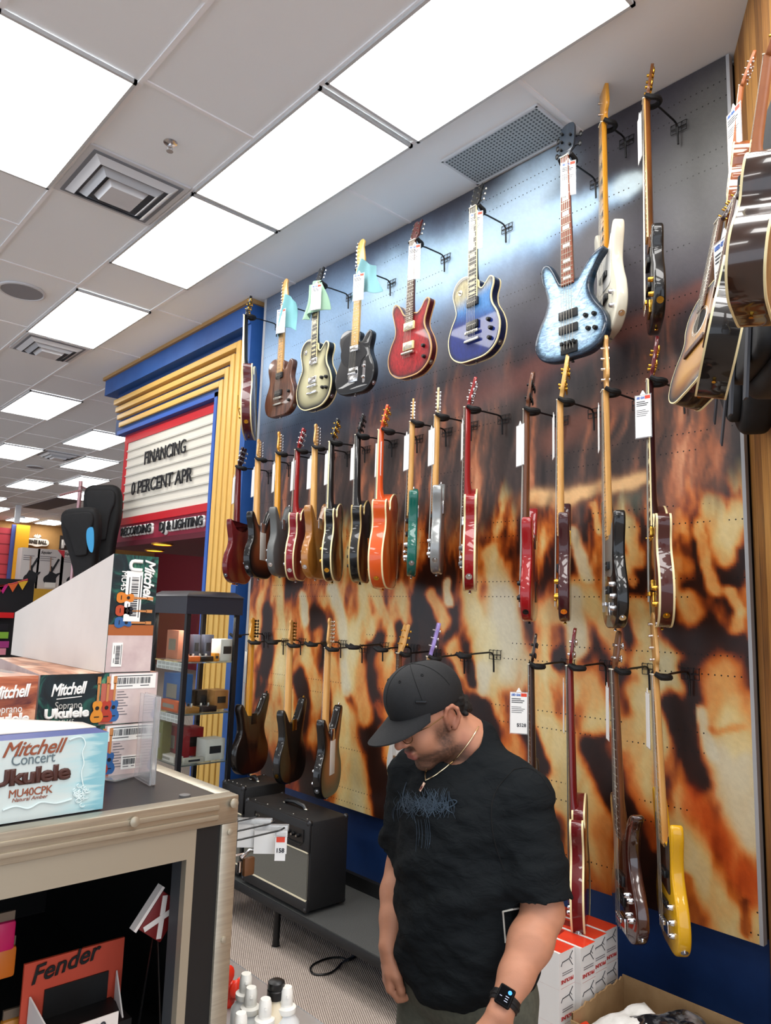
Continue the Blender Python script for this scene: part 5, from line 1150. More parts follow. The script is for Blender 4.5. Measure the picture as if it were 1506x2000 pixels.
# ---- t-shirt
T = SDF((1.32, 0.92, 0.70), (1.92, 1.90, 1.50), 0.0048)
def sleeve(sh, el, a, r):
    T.chain([v3(1.63, MY+(sh[1]-MY)*.3, 1.335), sh+v3(0, 0, .008)], [.080, .078], .05)
    T.chain([sh, sh*(1-a)+el*a], r, .03)
sleeve(SHL, ELL, .80, [.081, .083]); sleeve(SHR, ELR, .72, [.078, .078])
def cuff(sh, el, a, r):
    c = sh*(1-a)+el*a; d = unit(el-sh); T.ell(c+d*.10, (r*1.0, r*1.0, .10), 0, 's', rot=np.stack([unit(np.cross(d, (0, 1, 0.3))), np.cross(d, unit(np.cross(d, (0, 1, .3)))), d], 1))
cuff(SHL, ELL, .80, .10); cuff(SHR, ELR, .72, .10)
for c, r in ((v3(MX+.015, MY+.005, .83), (.165, .212, .10)), (v3(MX+.005, MY, .95), (.172, .212, .16)), (v3(MX-.005, MY, 1.10), (.165, .205, .18)), (v3(MX+.005, MY, 1.235), (.150, .205, .13))): T.ell(c, r, .05)
T.chain([v3(1.645, MY, 1.30), v3(1.635, MY+.004, 1.385)], [.125, .088], .05)
# openings: hem, neck, cuffs
T.plane(v3(MX, MY, .790), (.10, .04, -1))
T.chain([v3(1.585, MY+.008, 1.355), v3(1.560, MY+.012, 1.46)], [.048, .088], .01, 's', flat=((1, 0, 0), 1.0))
def folds(V):
    x, y, z = V[:, 0], V[:, 1], V[:, 2]; s = (y-MY)
    w1 = fbm(s*5+z*5, z*16-s*6, 301, 3)-.5; w2 = fbm(s*9-z*4, z*22+s*10, 311, 2)-.5
    low = sstep(1.22, .95, z); drag = np.sin((z*38+s*26)+6*fbm(s*4, z*4, 317, 2))
    roll = np.sin(z*70+3*fbm(s*6, z*3, 331, 2)*6)*sstep(1.0, .85, z)
    slv = sstep(.17, .22, np.abs(s))
    w3 = fbm(s*22+z*9, z*34-s*12, 341, 2)-.5
    return .012*w1*(.6+.5*low)+.017*w2+.010*w3+.0042*drag*(.4+low)*(1-.4*slv)+.003*roll*(1-.6*low)+.004*slv*np.sin(z*60+s*40)*sstep(1.22, 1.1, z)
m = mat('black_cotton', '#171a1c', 0.92, 0, 0, 0.10); t = NT(m); t.bump(t.noise(t.coord('Object', (1, 1, 2.2), (.5, .2, 0)), 17, 4, .55, .8), 0.55, 0.012)
shirt = T.mesh('t_shirt', m, person, 3, folds); shirt['label'] = 'black cotton t-shirt'
# shirt details are placed on the surface by a ray along -X / from the camera side
bpy.context.view_layer.update()
def on_shirt(p, target=None, off=0.002):
    d = Vector(unit(ray(p))); tgt = target or shirt; ok, loc, nor, _ = tgt.ray_cast(Vector(EYE), d)
    return (np.array(loc)+np.array(nor)*off, np.array(nor)) if ok else (None, None)
# collar ribbing
b = MB(); pth = []
for k in range(36):
    a = 2*PI*k/36; r_ = 0.096; pth.append((1.588+.006*math.cos(a)+r_*0.93*math.cos(a), MY+.012+r_*math.sin(a)*.93, 1.416+0.032*math.cos(a)+.006*math.sin(a)))
col_ = b; 
# print on the chest: scratchy blue-grey brush lettering
rr = random.Random(11); pr = MB(); inkw = 0
def stroke(pts, r0):
    P_ = []
    for q in pts:
        l, n_ = on_shirt(q)
        if l is None: return
        P_.append(l)
    if len(P_) > 2 and max(np.linalg.norm(P_[i+1]-P_[i]) for i in range(len(P_)-1)) < .03: pr.tube(P_, [r0*(.4+.6*math.sin(PI*(i+.5)/len(P_))) for i in range(len(P_))], 4)
for k in range(95):
    x0 = 775+rr.random()*105; y0 = 1555+rr.random()*25-0.06*(x0-775); dx = rr.uniform(-16, 16); ln = rr.uniform(18, 48); bend = rr.uniform(-9, 9)
    stroke([(x0+dx*u+bend*math.sin(PI*u), y0+ln*(u-.35)) for u in [i/7 for i in range(8)]], rr.uniform(.0004, .0009))
for k in range(46):
    x0 = 772+rr.random()*80; y0 = 1562+rr.random()*30; ln = rr.uniform(15, 36)
    stroke([(x0+ln*u, y0-7*u+5*math.sin(PI*u*2+k)) for u in [i/7 for i in range(8)]], rr.uniform(.0005, .0010))
for pts in ([(795, 1528), (790, 1545), (788, 1565), (792, 1580)], [(852, 1548), (848, 1565), (846, 1582), (850, 1596)], [(870, 1568), (885, 1562), (893, 1566), (884, 1574), (872, 1580), (884, 1588)], [(812, 1556), (820, 1575), (812, 1592)], [(838, 1556), (830, 1575), (838, 1598)]):
    stroke(spline(pts, 4, False), .0016)
for k in range(6):
    x0 = 815+k*5+rr.uniform(-3, 3); stroke([(x0+3*math.sin(u*3), 1600+60*u*rr.uniform(.8, 1.1)) for u in [i/8 for i in range(9)]], .0006)
pr.build('chest_print', mat('blue_grey_ink', '#34424f', .9), person)
# embroidered patch at the lower side, outline stitched in white
ph = MB()
for a_, c_ in (((982, 1779), (987, 1842)), ((982, 1779), (1016, 1772))):
    P_ = [on_shirt((a_[0]+(c_[0]-a_[0])*i/9, a_[1]+(c_[1]-a_[1])*i/9))[0] for i in range(10)]; P_ = [q for q in P_ if q is not None]
    if len(P_) > 2: ph.tube(P_, .0022, 5)
ph.build('stitched_pocket_edge', mat('white_thread', '#c9c6bc', .9), person)
# seams: shoulder and armhole
sm = MB()
for pts in ([(985, 1445), (1010, 1462), (1040, 1488), (1072, 1520)], [(1003, 1503), (972, 1540), (960, 1580), (965, 1640), (985, 1700)], [(1003, 1503), (1030, 1500), (1056, 1515), (1075, 1545)]):
    P_ = [on_shirt(q, None, .0006)[0] for q in spline(pts, 5, False)]; P_ = [q for q in P_ if q is not None]
    if len(P_) > 2: sm.tube(P_, .0016, 5)
sm.build('seam', mat('black_seam', '#060607', .95), person)
# ---- trousers and shoes
R = SDF((1.28, 1.02, 0.0), (1.92, 1.78, 0.96), 0.006)
R.ell(v3(MX+.02, MY, .80), (.150, .195, .12), .04)
for sg in (-1, 1): R.chain([v3(MX+.015, MY+sg*.10, .78), v3(MX+.0, MY+sg*.115, .46), v3(MX+.02, MY+sg*.125, .09)], [.112, .092, .075], .03)
R.plane(v3(0, 0, .90), (0, 0, 1)); R.plane(v3(0, 0, .05), (0, 0, -1))
tr = R.mesh('trousers', noisy('olive_grey_twill', '#4a4c42', '#56584c', 60, rough=.9, bump=.1), person, 3, lambda V: .006*(fbm(V[:, 1]*6+V[:, 2]*3, V[:, 2]*9, 401, 3)-.5)); tr['label'] = 'olive grey trousers'
for sg in (-1, 1):
    F = SDF((1.30, MY+sg*.125-.09, 0), (1.78, MY+sg*.125+.09, .14), .006); F.chain([v3(MX+.05, MY+sg*.125, .055), v3(MX-.04, MY+sg*.128, .05), v3(MX-.17, MY+sg*.14, .036)], [.052, .047, .038], .03); F.cone(v3(MX+.03, MY+sg*.125, .06), v3(MX+.03, MY+sg*.125, .11), .05, .048, .02); F.plane(v3(0, 0, .004), (0, 0, -1))
    F.mesh('shoe', mat('black_shoe', '#121214', .6), person, 2)
# ---- cap
K = SDF(HEAD-.22, HEAD+.22, .0032)
K.ell(hp(-.014, 0, .058), (.112, .090, .096), .0, rot=HM); K.ell(hp(.018, 0, .078), (.085, .080, .082), .02, rot=HM)
cu = -hu; K.plane(hp(0, 0, .032), HM@unit([.10, 0, -1])); K.ell(hp(-.012, 0, .035), (.100, .080, .088), .0, 's', rot=HM)
capm = noisy('black_cap_cloth', '#101214', '#15171a', 200, rough=.8, bump=.1)
cp = K.mesh('cap', capm, person, 3); cp['label'] = 'black baseball cap'
# brim: curved visor
b = MB(); nu, nv_ = 22, 10; vs, fs = [], []
for side in (0, 1):
    for j in range(nv_+1):
        for i in range(nu+1):
            a = math.radians(-78+156*i/nu); v = j/nv_; r0 = np.array([.098*math.cos(a)+.006, .083*math.sin(a)]); ext = .088*(max(0, math.cos(a*1.12))**.55)
            f = r0[0]+ext*v*1.0; l = r0[1]*(1+.06*v); u = .050+.10*(-.016)-.34*(l*l)/.083*(.35+.65*v)-.10*ext*v-(.0035 if side else 0)
            vs.append(tuple(hp(f, l, u+.010-.16*f+.007)))
n1 = (nu+1)*(nv_+1)
for side in (0, 1):
    for j in range(nv_):
        for i in range(nu): a_ = side*n1+j*(nu+1)+i; fs.append((a_, a_+1, a_+nu+2, a_+nu+1))
for i in range(nu): a_ = nv_*(nu+1)+i; fs.append((a_, a_+1, n1+a_+1, n1+a_))
b.faces(vs, fs); b.build('cap_brim', capm, cp, 50)
b = MB(); b.sphere((0, 0, 0), (.007, .007, .004), 10, 6, tm=basis(hp(-.0, 0, .156), hf, hl0, hu)); b.build('button', capm, cp)
b = MB()
for ang in (0, 60, 120):
    a = math.radians(ang); P_ = []
    for k in range(-9, 10):
        th = k/9*1.35; dv = v3(math.sin(th)*math.cos(a), math.sin(th)*math.sin(a), math.cos(th)); o_ = hp(-.008, 0, .06); ok, loc, nor, _ = cp.ray_cast(Vector(o_+HM@dv*.3), Vector(-(HM@dv)))
        if ok: P_.append(np.array(loc)+np.array(nor)*.0003)
    if len(P_) > 3: b.tube(P_, .0011, 5)
b.build('panel_seam', mat('cap_seam', '#08090a', .9), cp)
b = MB()
for az, el in ((30, 52), (-30, 52), (90, 52), (-90, 52)):
    dv = v3(math.cos(math.radians(az))*math.cos(math.radians(el)), math.sin(math.radians(az))*math.cos(math.radians(el)), math.sin(math.radians(el))); ok, loc, nor, _ = cp.ray_cast(Vector(hp(0, 0, .06)+HM@dv*.3), Vector(-(HM@dv)))
    if ok:
        N_ = Vector(nor); a1_ = N_.orthogonal().normalized(); b2 = N_.cross(a1_); b.tube([Vector(loc)+N_*.0006+a1_*(.0034*math.cos(q*PI/5))+b2*(.0034*math.sin(q*PI/5)) for q in range(10)], .0012, 5, True)
b.build('eyelet', mat('cap_seam', '#08090a', .9), cp)
l_, n_ = on_shirt((822, 1371), cp, .003)
if l_ is not None:
    ux = unit(np.cross((0, 0, 1), n_)); uy = np.cross(n_, ux); b = MB(); b.box((0, 0, 0), (.030, .008, .003), bev=.001, tm=basis(l_, ux, uy, n_)); b.build('metal_badge', mat('black_gloss_badge', '#08080a', .2, .3), cp, label='small glossy black badge')
# ---- hair below the cap at the back and over the temple
Hh = SDF(HEAD-.2, HEAD+.2, .0032)
Hh.ell(hp(-.052, 0, .012), (.062, .074, .055), 0, rot=HM)
rr = random.Random(3)
for k in range(110):
    a = rr.uniform(1.95, 4.33); u = rr.uniform(-.024, .03); Hh.ell(hp(-.052+.060*math.cos(a), .071*math.sin(a), u), (.009, .009, .008), .004)
Hh.ell(hp(-.104, -.015, -.024), (.026, .052, .036), .02, rot=HM)
for k in range(90):
    a = rr.uniform(0, 6.28); q = rr.uniform(.3, 1); Hh.ell(hp(-.122+.012*rr.random(), -.015+.050*q*math.sin(a), -.020+.026*q*math.cos(a)), (.009, .009, .009), .003)
Hh.plane(hp(0, 0, .05), hu); Hh.ell(hp(-.018, -.076, -.005), (.030, .05, .036), 0, 's', rot=HM); Hh.ell(hp(-.018, .076, -.005), (.030, .05, .036), 0, 's', rot=HM); Hh.ell(hp(.09, 0, -.03), (.07, .2, .2), 0, 's', rot=HM)
hr = Hh.mesh('hair', noisy('black_curly_hair', '#080605', '#140e0b', 60, rough=.8, bump=.6, bd=.004), person, 1, lambda V: .004*(fbm(V[:, 1]*120+V[:, 0]*60, V[:, 2]*120, 501, 2)-.5))
hr['label'] = 'dark curly hair below the cap'
# ---- glasses, necklace, watch
b = MB(); gm = mat('thin_gold_frame', '#6a5030', .3, 1.0)
for sg in (-1, 1):
    c = hp(.106, sg*.033, .006)
    b.tube([c+HM@v3(-.010*abs(math.cos(q*PI/10))*(1 if sg*math.cos(q*PI/10) > 0 else 0), .025*math.cos(q*PI/10), .020*math.sin(q*PI/10)) for q in range(20)], .0011, 5, True)
    b.tube([hp(.098, sg*.058, .012), hp(.05, sg*.078, .012), hp(-.015, sg*.083, .016)], .0012, 5)
b.tube([hp(.108, -.009, .012), hp(.114, 0, .015), hp(.108, .009, .012)], .0011, 5)
gl = b.build('glasses', gm, person, label='thin-framed glasses'); 
b = MB()
for sg in (-1, 1): b.sphere((0, 0, 0), (.0006, .024, .019), 16, 8, tm=basis(hp(.104, sg*.033, .006), hf, hl0, hu))
b.build('lens', mat('lens_glass', (1, 1, 1, 1), 0.02, trans=1.0, ior=1.05), gl)
b = MB(); P_ = []
for p in spline([(934, 1420), (918, 1446), (900, 1470), (880, 1492), (858, 1510), (840, 1521), (832, 1525)], 6, False):
    l, n_ = on_shirt(p, None, .003); l2, n2 = on_shirt(p, person, .003)
    c = [q for q in (l, l2) if q is not None]
    if c: P_.append(min(c, key=lambda q: np.linalg.norm(q-EYE)))
Pb = []
for p in spline([(832, 1525), (832, 1512), (833, 1500)], 5, False):
    l, n_ = on_shirt(p, None, .003); l2, _ = on_shirt(p, person, .003); c = [q for q in (l, l2) if q is not None]
    if c: Pb.append(min(c, key=lambda q: np.linalg.norm(q-EYE)))
b.tube(P_, .0019, 6)
if len(Pb) > 2: b.tube(Pb, .0019, 6)
nk = b.build('necklace', mat('silver_chain', '#d9c7a2', .25, 1.0), person)
l, n_ = on_shirt((827, 1538), None, .004)
if l is not None:
    ux = unit(np.cross((0, 0, 1), n_)); uy = np.cross(n_, ux); b = MB(); b.box((0, 0, 0), (.011, .026, .003), rot=(0, 0, -.25), bev=.001, tm=basis(l, ux, uy, n_)); b.build('pendant', mat('rose_silver', '#d8b6a2', .25, .9), nk)
    b = MB(); b.box((0, -.003, .0018), (.005, .010, .001), rot=(0, 0, -.25), tm=basis(l, ux, uy, n_)); b.build('pendant_inlay', mat('dark_red_inlay', '#5a1512', .4), nk)
wd_ = unit(WRL-ELL); wc = WRL+wd_*.010-wd_*.035; 
fa = unit((EYE-wc)-wd_*((EYE-wc)@wd_)); fb = np.cross(wd_, fa)
b = MB(); b.tube([wc+fa*.033*math.cos(q*PI/12)+fb*.033*math.sin(q*PI/12) for q in range(24)], .0045, 6, True); 
vs, fs = [], []
for q in range(24):
    for s_ in (-.011, .011):
        for r_ in (.0300, .0345): vs.append(tuple(wc+wd_*s_+(fa*math.cos(q*PI/12)+fb*math.sin(q*PI/12))*r_))
for q in range(24):
    j = (q+1) % 24
    for a_, c_ in ((0, 1), (1, 3), (3, 2), (2, 0)): fs.append((q*4+a_, q*4+c_, j*4+c_, j*4+a_))
b.faces(vs, fs); wt = b.build('wristwatch', mat('black_silicone', '#0b0b0d', .6), person, label='black smartwatch on the left wrist')
fw = unit(fa*.9+fb*.1); fx = np.cross(wd_, fw); WM = basis(wc+fw*.036, fx, wd_, fw)
b = MB(); b.box((0, 0, 0), (.037, .043, .011), bev=.0045, seg=3, tm=WM); b.build('watch_case', mat('black_glass_case', '#070709', .4, 0, 0, .2), wt)
b = MB(); b.box((0, 0, .0057), (.030, .036, .0005), tm=WM); scr = b.build('watch_screen', mat('watch_screen_off', '#050507', .6, 0, 0, .05), wt)
em = lambda n_, c_: mat(n_, c_, .4, emit=lin(c_), estr=.9)
b = MB(); b.cyl((-.008, -.010, .0059), (-.008, -.010, .0063), .0045, seg=14, cap=True); b.bm.transform(WM); b.build('screen_icon', em('watch_blue', '#2a7de0'), wt)
for k, (x, y, w_) in enumerate(((-.006, .010, .008), (-.006, .005, .007), (-.006, 0, .008), (.008, .004, .005))):
    b = MB(); b.box((x, y, .006), (w_, .0012, .0004), tm=WM); b.build('screen_text_line', em('watch_grey', '#8a8fa6'), wt)
# ================================================================ OBJECTS
ALU = noisy('brushed_aluminium', '#a39c8c', '#b3ac9b', 4, (2, 40, 40), .38, .75); ALUF = mat('aluminium_flat', '#a8a08e', .42, .6); LAM = noisy('black_laminate', '#1d1b1b', '#262424', 30, rough=.35)
def part(parent, name, lo, hi, m, bev=0.0, label=None):
    b = MB(); b.box([(p+q)/2 for p, q in zip(lo, hi)], [abs(q-p) for p, q in zip(lo, hi)], bev=bev); return b.build(name, m, parent, label=label)
def loc(o): return np.array(o.location)
# ---------------------------------------------------------------- road case counter
TZ = 1.39; CX, CY = 0.826, 1.315
rc = thing('road_case', 'black road case with aluminium edges carrying the ukulele boxes', 'road case', (0, CY, 0))
CD = 0.98
part(rc, 'top_panel', (-.6, .03, TZ-.025), (CX-.03, CD, TZ-.002), LAM)
def edge(a, b_, sx, sz): part(rc, 'edge_extrusion', a, b_, ALU, .003)
edge((-.6, -.004, TZ-.052), (CX, .032, TZ), 0, 0); edge((CX-.034, .032, TZ-.052), (CX+.002, CD, TZ), 0, 0)
for k in range(2): part(rc, 'edge_rib', (-.6, -.0075, TZ-.022-.018*k), (CX-.045, -.003, TZ-.014-.018*k), ALUF, .001)
def pxy(p, y): q = at_y(p, y); return q[0], q[2]
ox = pxy((368, 1640), CY)[0]; oz = TZ-.105; fx_ = pxy((386, 1612), CY)[0]
px0 = CX-.034
part(rc, 'corner_post', (px0, -.002, .06), (CX+.002, .04, TZ-.052), ALU, .002)
part(rc, 'front_panel', (fx_, .004, .06), (px0, .016, TZ-.052), mat('case_black', '#0d0d0e', .5))
part(rc, 'side_panel', (CX-.014, .04, .06), (CX-.004, CD, TZ-.052), mat('case_black', '#0d0d0e', .5))
part(rc, 'opening_frame', (-.6, .002, oz), (fx_, .02, TZ-.052), ALUF); part(rc, 'opening_frame', (ox, .002, .06), (fx_, .02, oz), ALUF)
part(rc, 'back_panel', (-.6, CD-.02, .06), (CX-.014, CD, TZ-.03), mat('case_inside', '#0a0807', .8)); part(rc, 'bottom_panel', (-.6, .0, .06), (CX, CD, .08), mat('case_black', '#0d0d0e', .5))
part(rc, 'left_panel', (-.62, 0, .06), (-.6, CD, TZ), mat('case_black', '#0d0d0e', .5)); part(rc, 'inner_jamb', (ox+.002, .02, .08), (ox+.014, .06, oz), mat('jamb_grey', '#3a3d40', .5))
SHZ = at_y((150, 1985), CY+.30)[2]-.03
part(rc, 'inner_shelf', (-.6, .10, SHZ-.02), (CX-.014, CD-.02, SHZ), mat('case_inside', '#0a0807', .8))
for (p, y) in (((259, 1603), -.008), ((453, 1567), -.008)):
    q = pxy(p, CY); b = MB(); b.lathe([(.009, 0), (.009, .003), (.004, .005)], 12, tm=Matrix.Translation((q[0], y, q[1])) @ Matrix.Rotation(PI/2, 4, 'X')); b.build('rivet', ALUF, rc)
for p in ((456, 1622), (442, 1832)):
    q = pxy(p, CY); b = MB(); b.lathe([(.006, 0), (.006, .003), (.003, .004)], 12, tm=Matrix.Translation((CX-.016, -.002, q[1])) @ Matrix.Rotation(PI/2, 4, 'X')); b.build('rivet', ALUF, rc)
for x in (-.5, .7):
    for y in (.08, CD-.08):
        b = MB(); b.cyl((x-.015, y, .032), (x+.015, y, .032), .032, seg=18); b.box((x, y, .055), (.06, .06, .01)); b.build('caster', BLACKPL, rc)
q = at_z((361, 1553), TZ); d_ = thing('plastic_cap', 'small grey plug lying on the black road case top', 'plug', (q[0], q[1], TZ-.002)); b = MB(); b.lathe([(.011, 0), (.011, .003), (.008, .004)], 16); b.build('disc', mat('grey_plug', '#5c5a58', .5), d_)
# things on the shelf inside the case
fy = CY+.22
def shelfbox(p0, p1, y): a = at_y(p0, y); c = at_y(p1, y); return a[0], c[0], c[2], a[2]
fb_ = thing('pedal_carton', 'orange red open carton with script lettering inside the road case', 'carton', (0, fy, SHZ))
a_, c_ = at_y((48, 1890), fy), at_y((232, 1985), fy); orr = mat('orange_red_card', '#b8432c', .6); wc_ = mat('white_card2', '#d8cfc8', .6)
x0_, x1_, zt_ = a_[0], c_[0], at_y((130, 1862), fy)[2]-SHZ
part(fb_, 'back_flap', (x0_, .0, .0), (x1_, .006, zt_), orr); part(fb_, 'tray', (x0_+.02, -.10, 0), (x1_-.02, -.0, zt_*.45), mat('black_card', '#0b0a0a', .5)); part(fb_, 'window', (x0_+.04, -.004, .02), (x1_-.03, -.001, zt_*.72), mat('black_card', '#0b0a0a', .5))
for x, s in ((x0_+.012, 1), (x1_-.012, -1)):
    b = MB(); b.faces([(x, -.004, zt_*.7), (x+s*.02, -.09, zt_*.45), (x+s*.02, -.09, zt_*.02), (x, -.004, zt_*.22), (x+s*.003, -.004, zt_*.7), (x+s*.023, -.09, zt_*.45), (x+s*.023, -.09, zt_*.02), (x+s*.003, -.004, zt_*.22)], [(0, 1, 2, 3), (7, 6, 5, 4), (0, 4, 5, 1), (1, 5, 6, 2), (2, 6, 7, 3), (3, 7, 4, 0)]); b.build('side_wing', wc_, fb_)
text('Fender', .045, mat('black_print', '#0a0a0a', .6), fb_, (x0_+.012, -.003, zt_*.80), (1, 0, .12), (-.12, 0, 1), 'lettering', .0004, .0008, .35)
pc = thing('price_card', 'white price card leaning below the orange red carton inside the road case', 'price card', (0, fy-.13, SHZ)); q0 = at_y((140, 2000), fy-.13); q1 = at_y((232, 1975), fy-.13)
part(pc, 'card', (q0[0], 0, 0), (q1[0], .002, q1[2]-SHZ), wc_); text('199', .025, DARKINK, pc, (q1[0]-.06, -.001, q1[2]-SHZ-.026), (1, 0, 0), (0, 0, 1), 'lettering', .0002, .0006)
xb = thing('string_pack', 'red and white pack standing on its corner at the right inside the road case', 'pack', tuple(at_y((312, 1788), CY+.10)), rot=(0, .65, 0))
b = MB(); b.box((0, 0, 0), (.058, .018, .075), bev=.002); b.build('carton', mat('dark_red_card', '#6a1616', .5), xb)
for s in (-1, 1): b = MB(); b.box((0, -.0098-.0006*(s+1), 0), (.010, .001, .078), rot=(0, s*.55, 0)); b.build('white_cross_band', wc_, xb)
b = MB(); b.box((-.034, 0, 0), (.006, .02, .088)); b.build('white_edge', wc_, xb)
sp = thing('pack_stand', 'dark wire stand propping the red and white pack inside the road case', 'stand', (loc(xb)[0], loc(xb)[1]+.012, SHZ)); b = MB(); b.tube([(-.03, 0, 0), (0, 0, loc(xb)[2]-SHZ), (.03, 0, 0)], .003, 6); b.tube([(-.03, 0, .003), (.03, 0, .003)], .003, 6); b.build('wire', BLACKMET, sp)
for k, (p, c, lab) in enumerate((((3, 1800), '#c2185b', 'pink packet at the left edge inside the road case'), ((4, 1850), '#c0661e', 'orange packet at the left edge inside the road case'), ((30, 1985), '#b5762a', 'amber bag of small parts at the lower left inside the road case'))):
    q = at_y(p, CY+.25); o = thing('packet', lab, 'packet', (q[0], q[1], SHZ), group='packets inside the road case'); hh = max(.03, q[2]-SHZ); ph_ = min(hh, .055)
    b = MB(); b.box((0, 0, hh-ph_/2), (.05, .02, ph_), bev=.006); b.build('pouch', mat('packet_'+c.strip('#'), c, .35), o)
    b = MB(); b.box((0, 0, hh+.008), (.045, .006, .016)); b.build('header_card', mat('packet_head', '#6a5a4a', .5), o)
    if hh > ph_: b = MB(); b.cyl((0, .012, 0), (0, .012, hh), .002, seg=6); b.build('hook_stem', BLACKMET, o)
# ---------------------------------------------------------------- ukulele boxes
BY = 1.60
art = mat('tropical_print', '#123', .4); t = NT(art); v = t.coord('Object', (9, 9, 9)); n1_ = t.noise(v, 1.3, 4, .6, 1.6)
t.color(t.ramp(n1_, [(.34, lin('#0a1418')), (.50, lin('#10242a')), (.58, lin('#1f5a4e')), (.66, lin('#4f8a6a')), (.74, lin('#8a9a4a'))]))
artr = mat('sunset_print', '#823', .4); t = NT(artr); n1_ = t.noise(t.coord('Object', (4, 4, 14)), 1.5, 4, .6, 1.0); t.color(t.ramp(n1_, [(.3, lin('#5a2a2a')), (.5, lin('#b0603f')), (.65, lin('#d9a080'))]))
top_pr = mat('palm_top_print', '#a87', .35); t = NT(top_pr); n1_ = t.noise(t.coord('Object', (16, 3, 3)), 1.2, 4, .6, 1.2); t.color(t.ramp(n1_, [(.32, lin('#3a2a26')), (.5, lin('#b97a55')), (.66, lin('#e6c9ae'))]))
boxw = noisy('white_box_card', '#cfc8c1', '#d9d3cc', 3, rough=.55); pinkp = noisy('pale_pink_print', '#b9a2a2', '#d3c2bd', 10, rough=.5); whit = mat('white_print', '#ecebe6', .5)
def barcode(parent, o, ux, uy, w_, h_, seed, name='barcode_label', txt=None):
    r = random.Random(seed); ux = np.array(ux, float); uy = np.array(uy, float); uz = np.cross(ux, uy); Mx = basis(o, ux, uy, uz)
    b = MB(); b.box((w_/2, h_/2, .0006), (w_, h_, .0008), tm=Mx); lb = b.build(name, whit, parent, label='white barcode label')
    b = MB(); x = w_*.12
    while x < w_*.88:
        ww = r.choice((.006, .010, .016, .024))*w_; b.box((x+ww/2, h_*.55, .0012), (ww, h_*.42, .0003), tm=Mx); x += ww+r.choice((.008, .012, .018))*w_
    b.box((w_*.5, h_*.88, .0012), (w_*.84, h_*.05, .0003), tm=Mx); b.box((w_*.3, h_*.2, .0012), (w_*.35, h_*.05, .0003), tm=Mx); b.box((w_*.75, h_*.2, .0012), (w_*.2, h_*.05, .0003), tm=Mx)
    b.build('bars', DARKINK, lb); return lb
UKE = spline(mir([(.005, 0), (.075, .01), (.115, .08), (.10, .16), (.068, .21), (.072, .25), (.088, .30), (.075, .36), (.02, .385)]), 4)
def uke_print(parent, o, ux, uy, h_, col, k=0):
    """printed picture of a small ukulele, flat on the box"""
    ux = np.array(ux, float); uy = np.array(uy, float); Mx = basis(np.array(o)+np.cross(ux, uy)*(.0004+.0003*k), ux*h_, uy*h_, np.cross(ux, uy))
    b = MB(); b.prism([(x*1.1, z*1.1) for x, z in UKE], 0, .0003, tm=Mx, to3=lambda x, z, y: (x, z, y)); u = b.build('ukulele_picture', mat('print_'+col.strip('#'), col, .4), parent)
    b = MB(); b.box((0, .58, .0003), (.045, .36, .0006), tm=Mx); b.box((0, .82, .0003), (.07, .15, .0006), tm=Mx); b.build('neck_picture', mat('print_neck', '#c0804a', .5), u)
    b = MB(); b.cyl(Mx @ Vector((0, .28, .0004)), Mx @ Vector((0, .28, .0007)), .04*h_, seg=14); b.box((0, .11, .0005), (.10, .02, .0005), tm=Mx); b.build('sound_hole_picture', mat('print_dark', '#1c1210', .6), u)
def tapered(name, label, x0, x1, z0, z1, y0, L, taper, vertical, mats):
    """box with a tall body end at y0 that narrows towards the far head end"""
    o = thing(name, label, 'box', (x0, y0, z0), group='ukulele boxes on the road case'); w_, h_ = x1-x0, z1-z0
    b = MB(); b.mi = 0
    if vertical: bot = [(0, 0, 0), (w_, 0, 0), (w_, L, 0), (0, L, 0)]; top = [(0, 0, h_), (w_, 0, h_), (w_, L, h_*taper), (0, L, h_*taper)]
    else: bot = [(0, 0, 0), (w_, 0, 0), (w_*(.5+taper/2), L, 0), (w_*(.5-taper/2), L, 0)]; top = [(x, y, h_) for x, y, z in bot]
    b.corners(bot, top)
    c = b.build('carton', mats, o, 0)
    for pl in c.data.polygons:
        n = pl.normal; pl.material_index = 1 if n.z > .5 else (2 if n.y < -.5 else 0)
    return o, w_, h_
def P2(p, o, y):                                  # pixel -> local x,z on the plane y
    q = at_y(p, y); l = loc(o); return q[0]-l[0], q[2]-l[2]
X0 = at_y((78, 1330), BY)[0]; X1 = at_y((309, 1310), BY)[0]; Zt = (at_y((250, 1312), BY)[2]+at_y((150, 1317), BY)[2])/2; hb = (Zt-TZ)/2
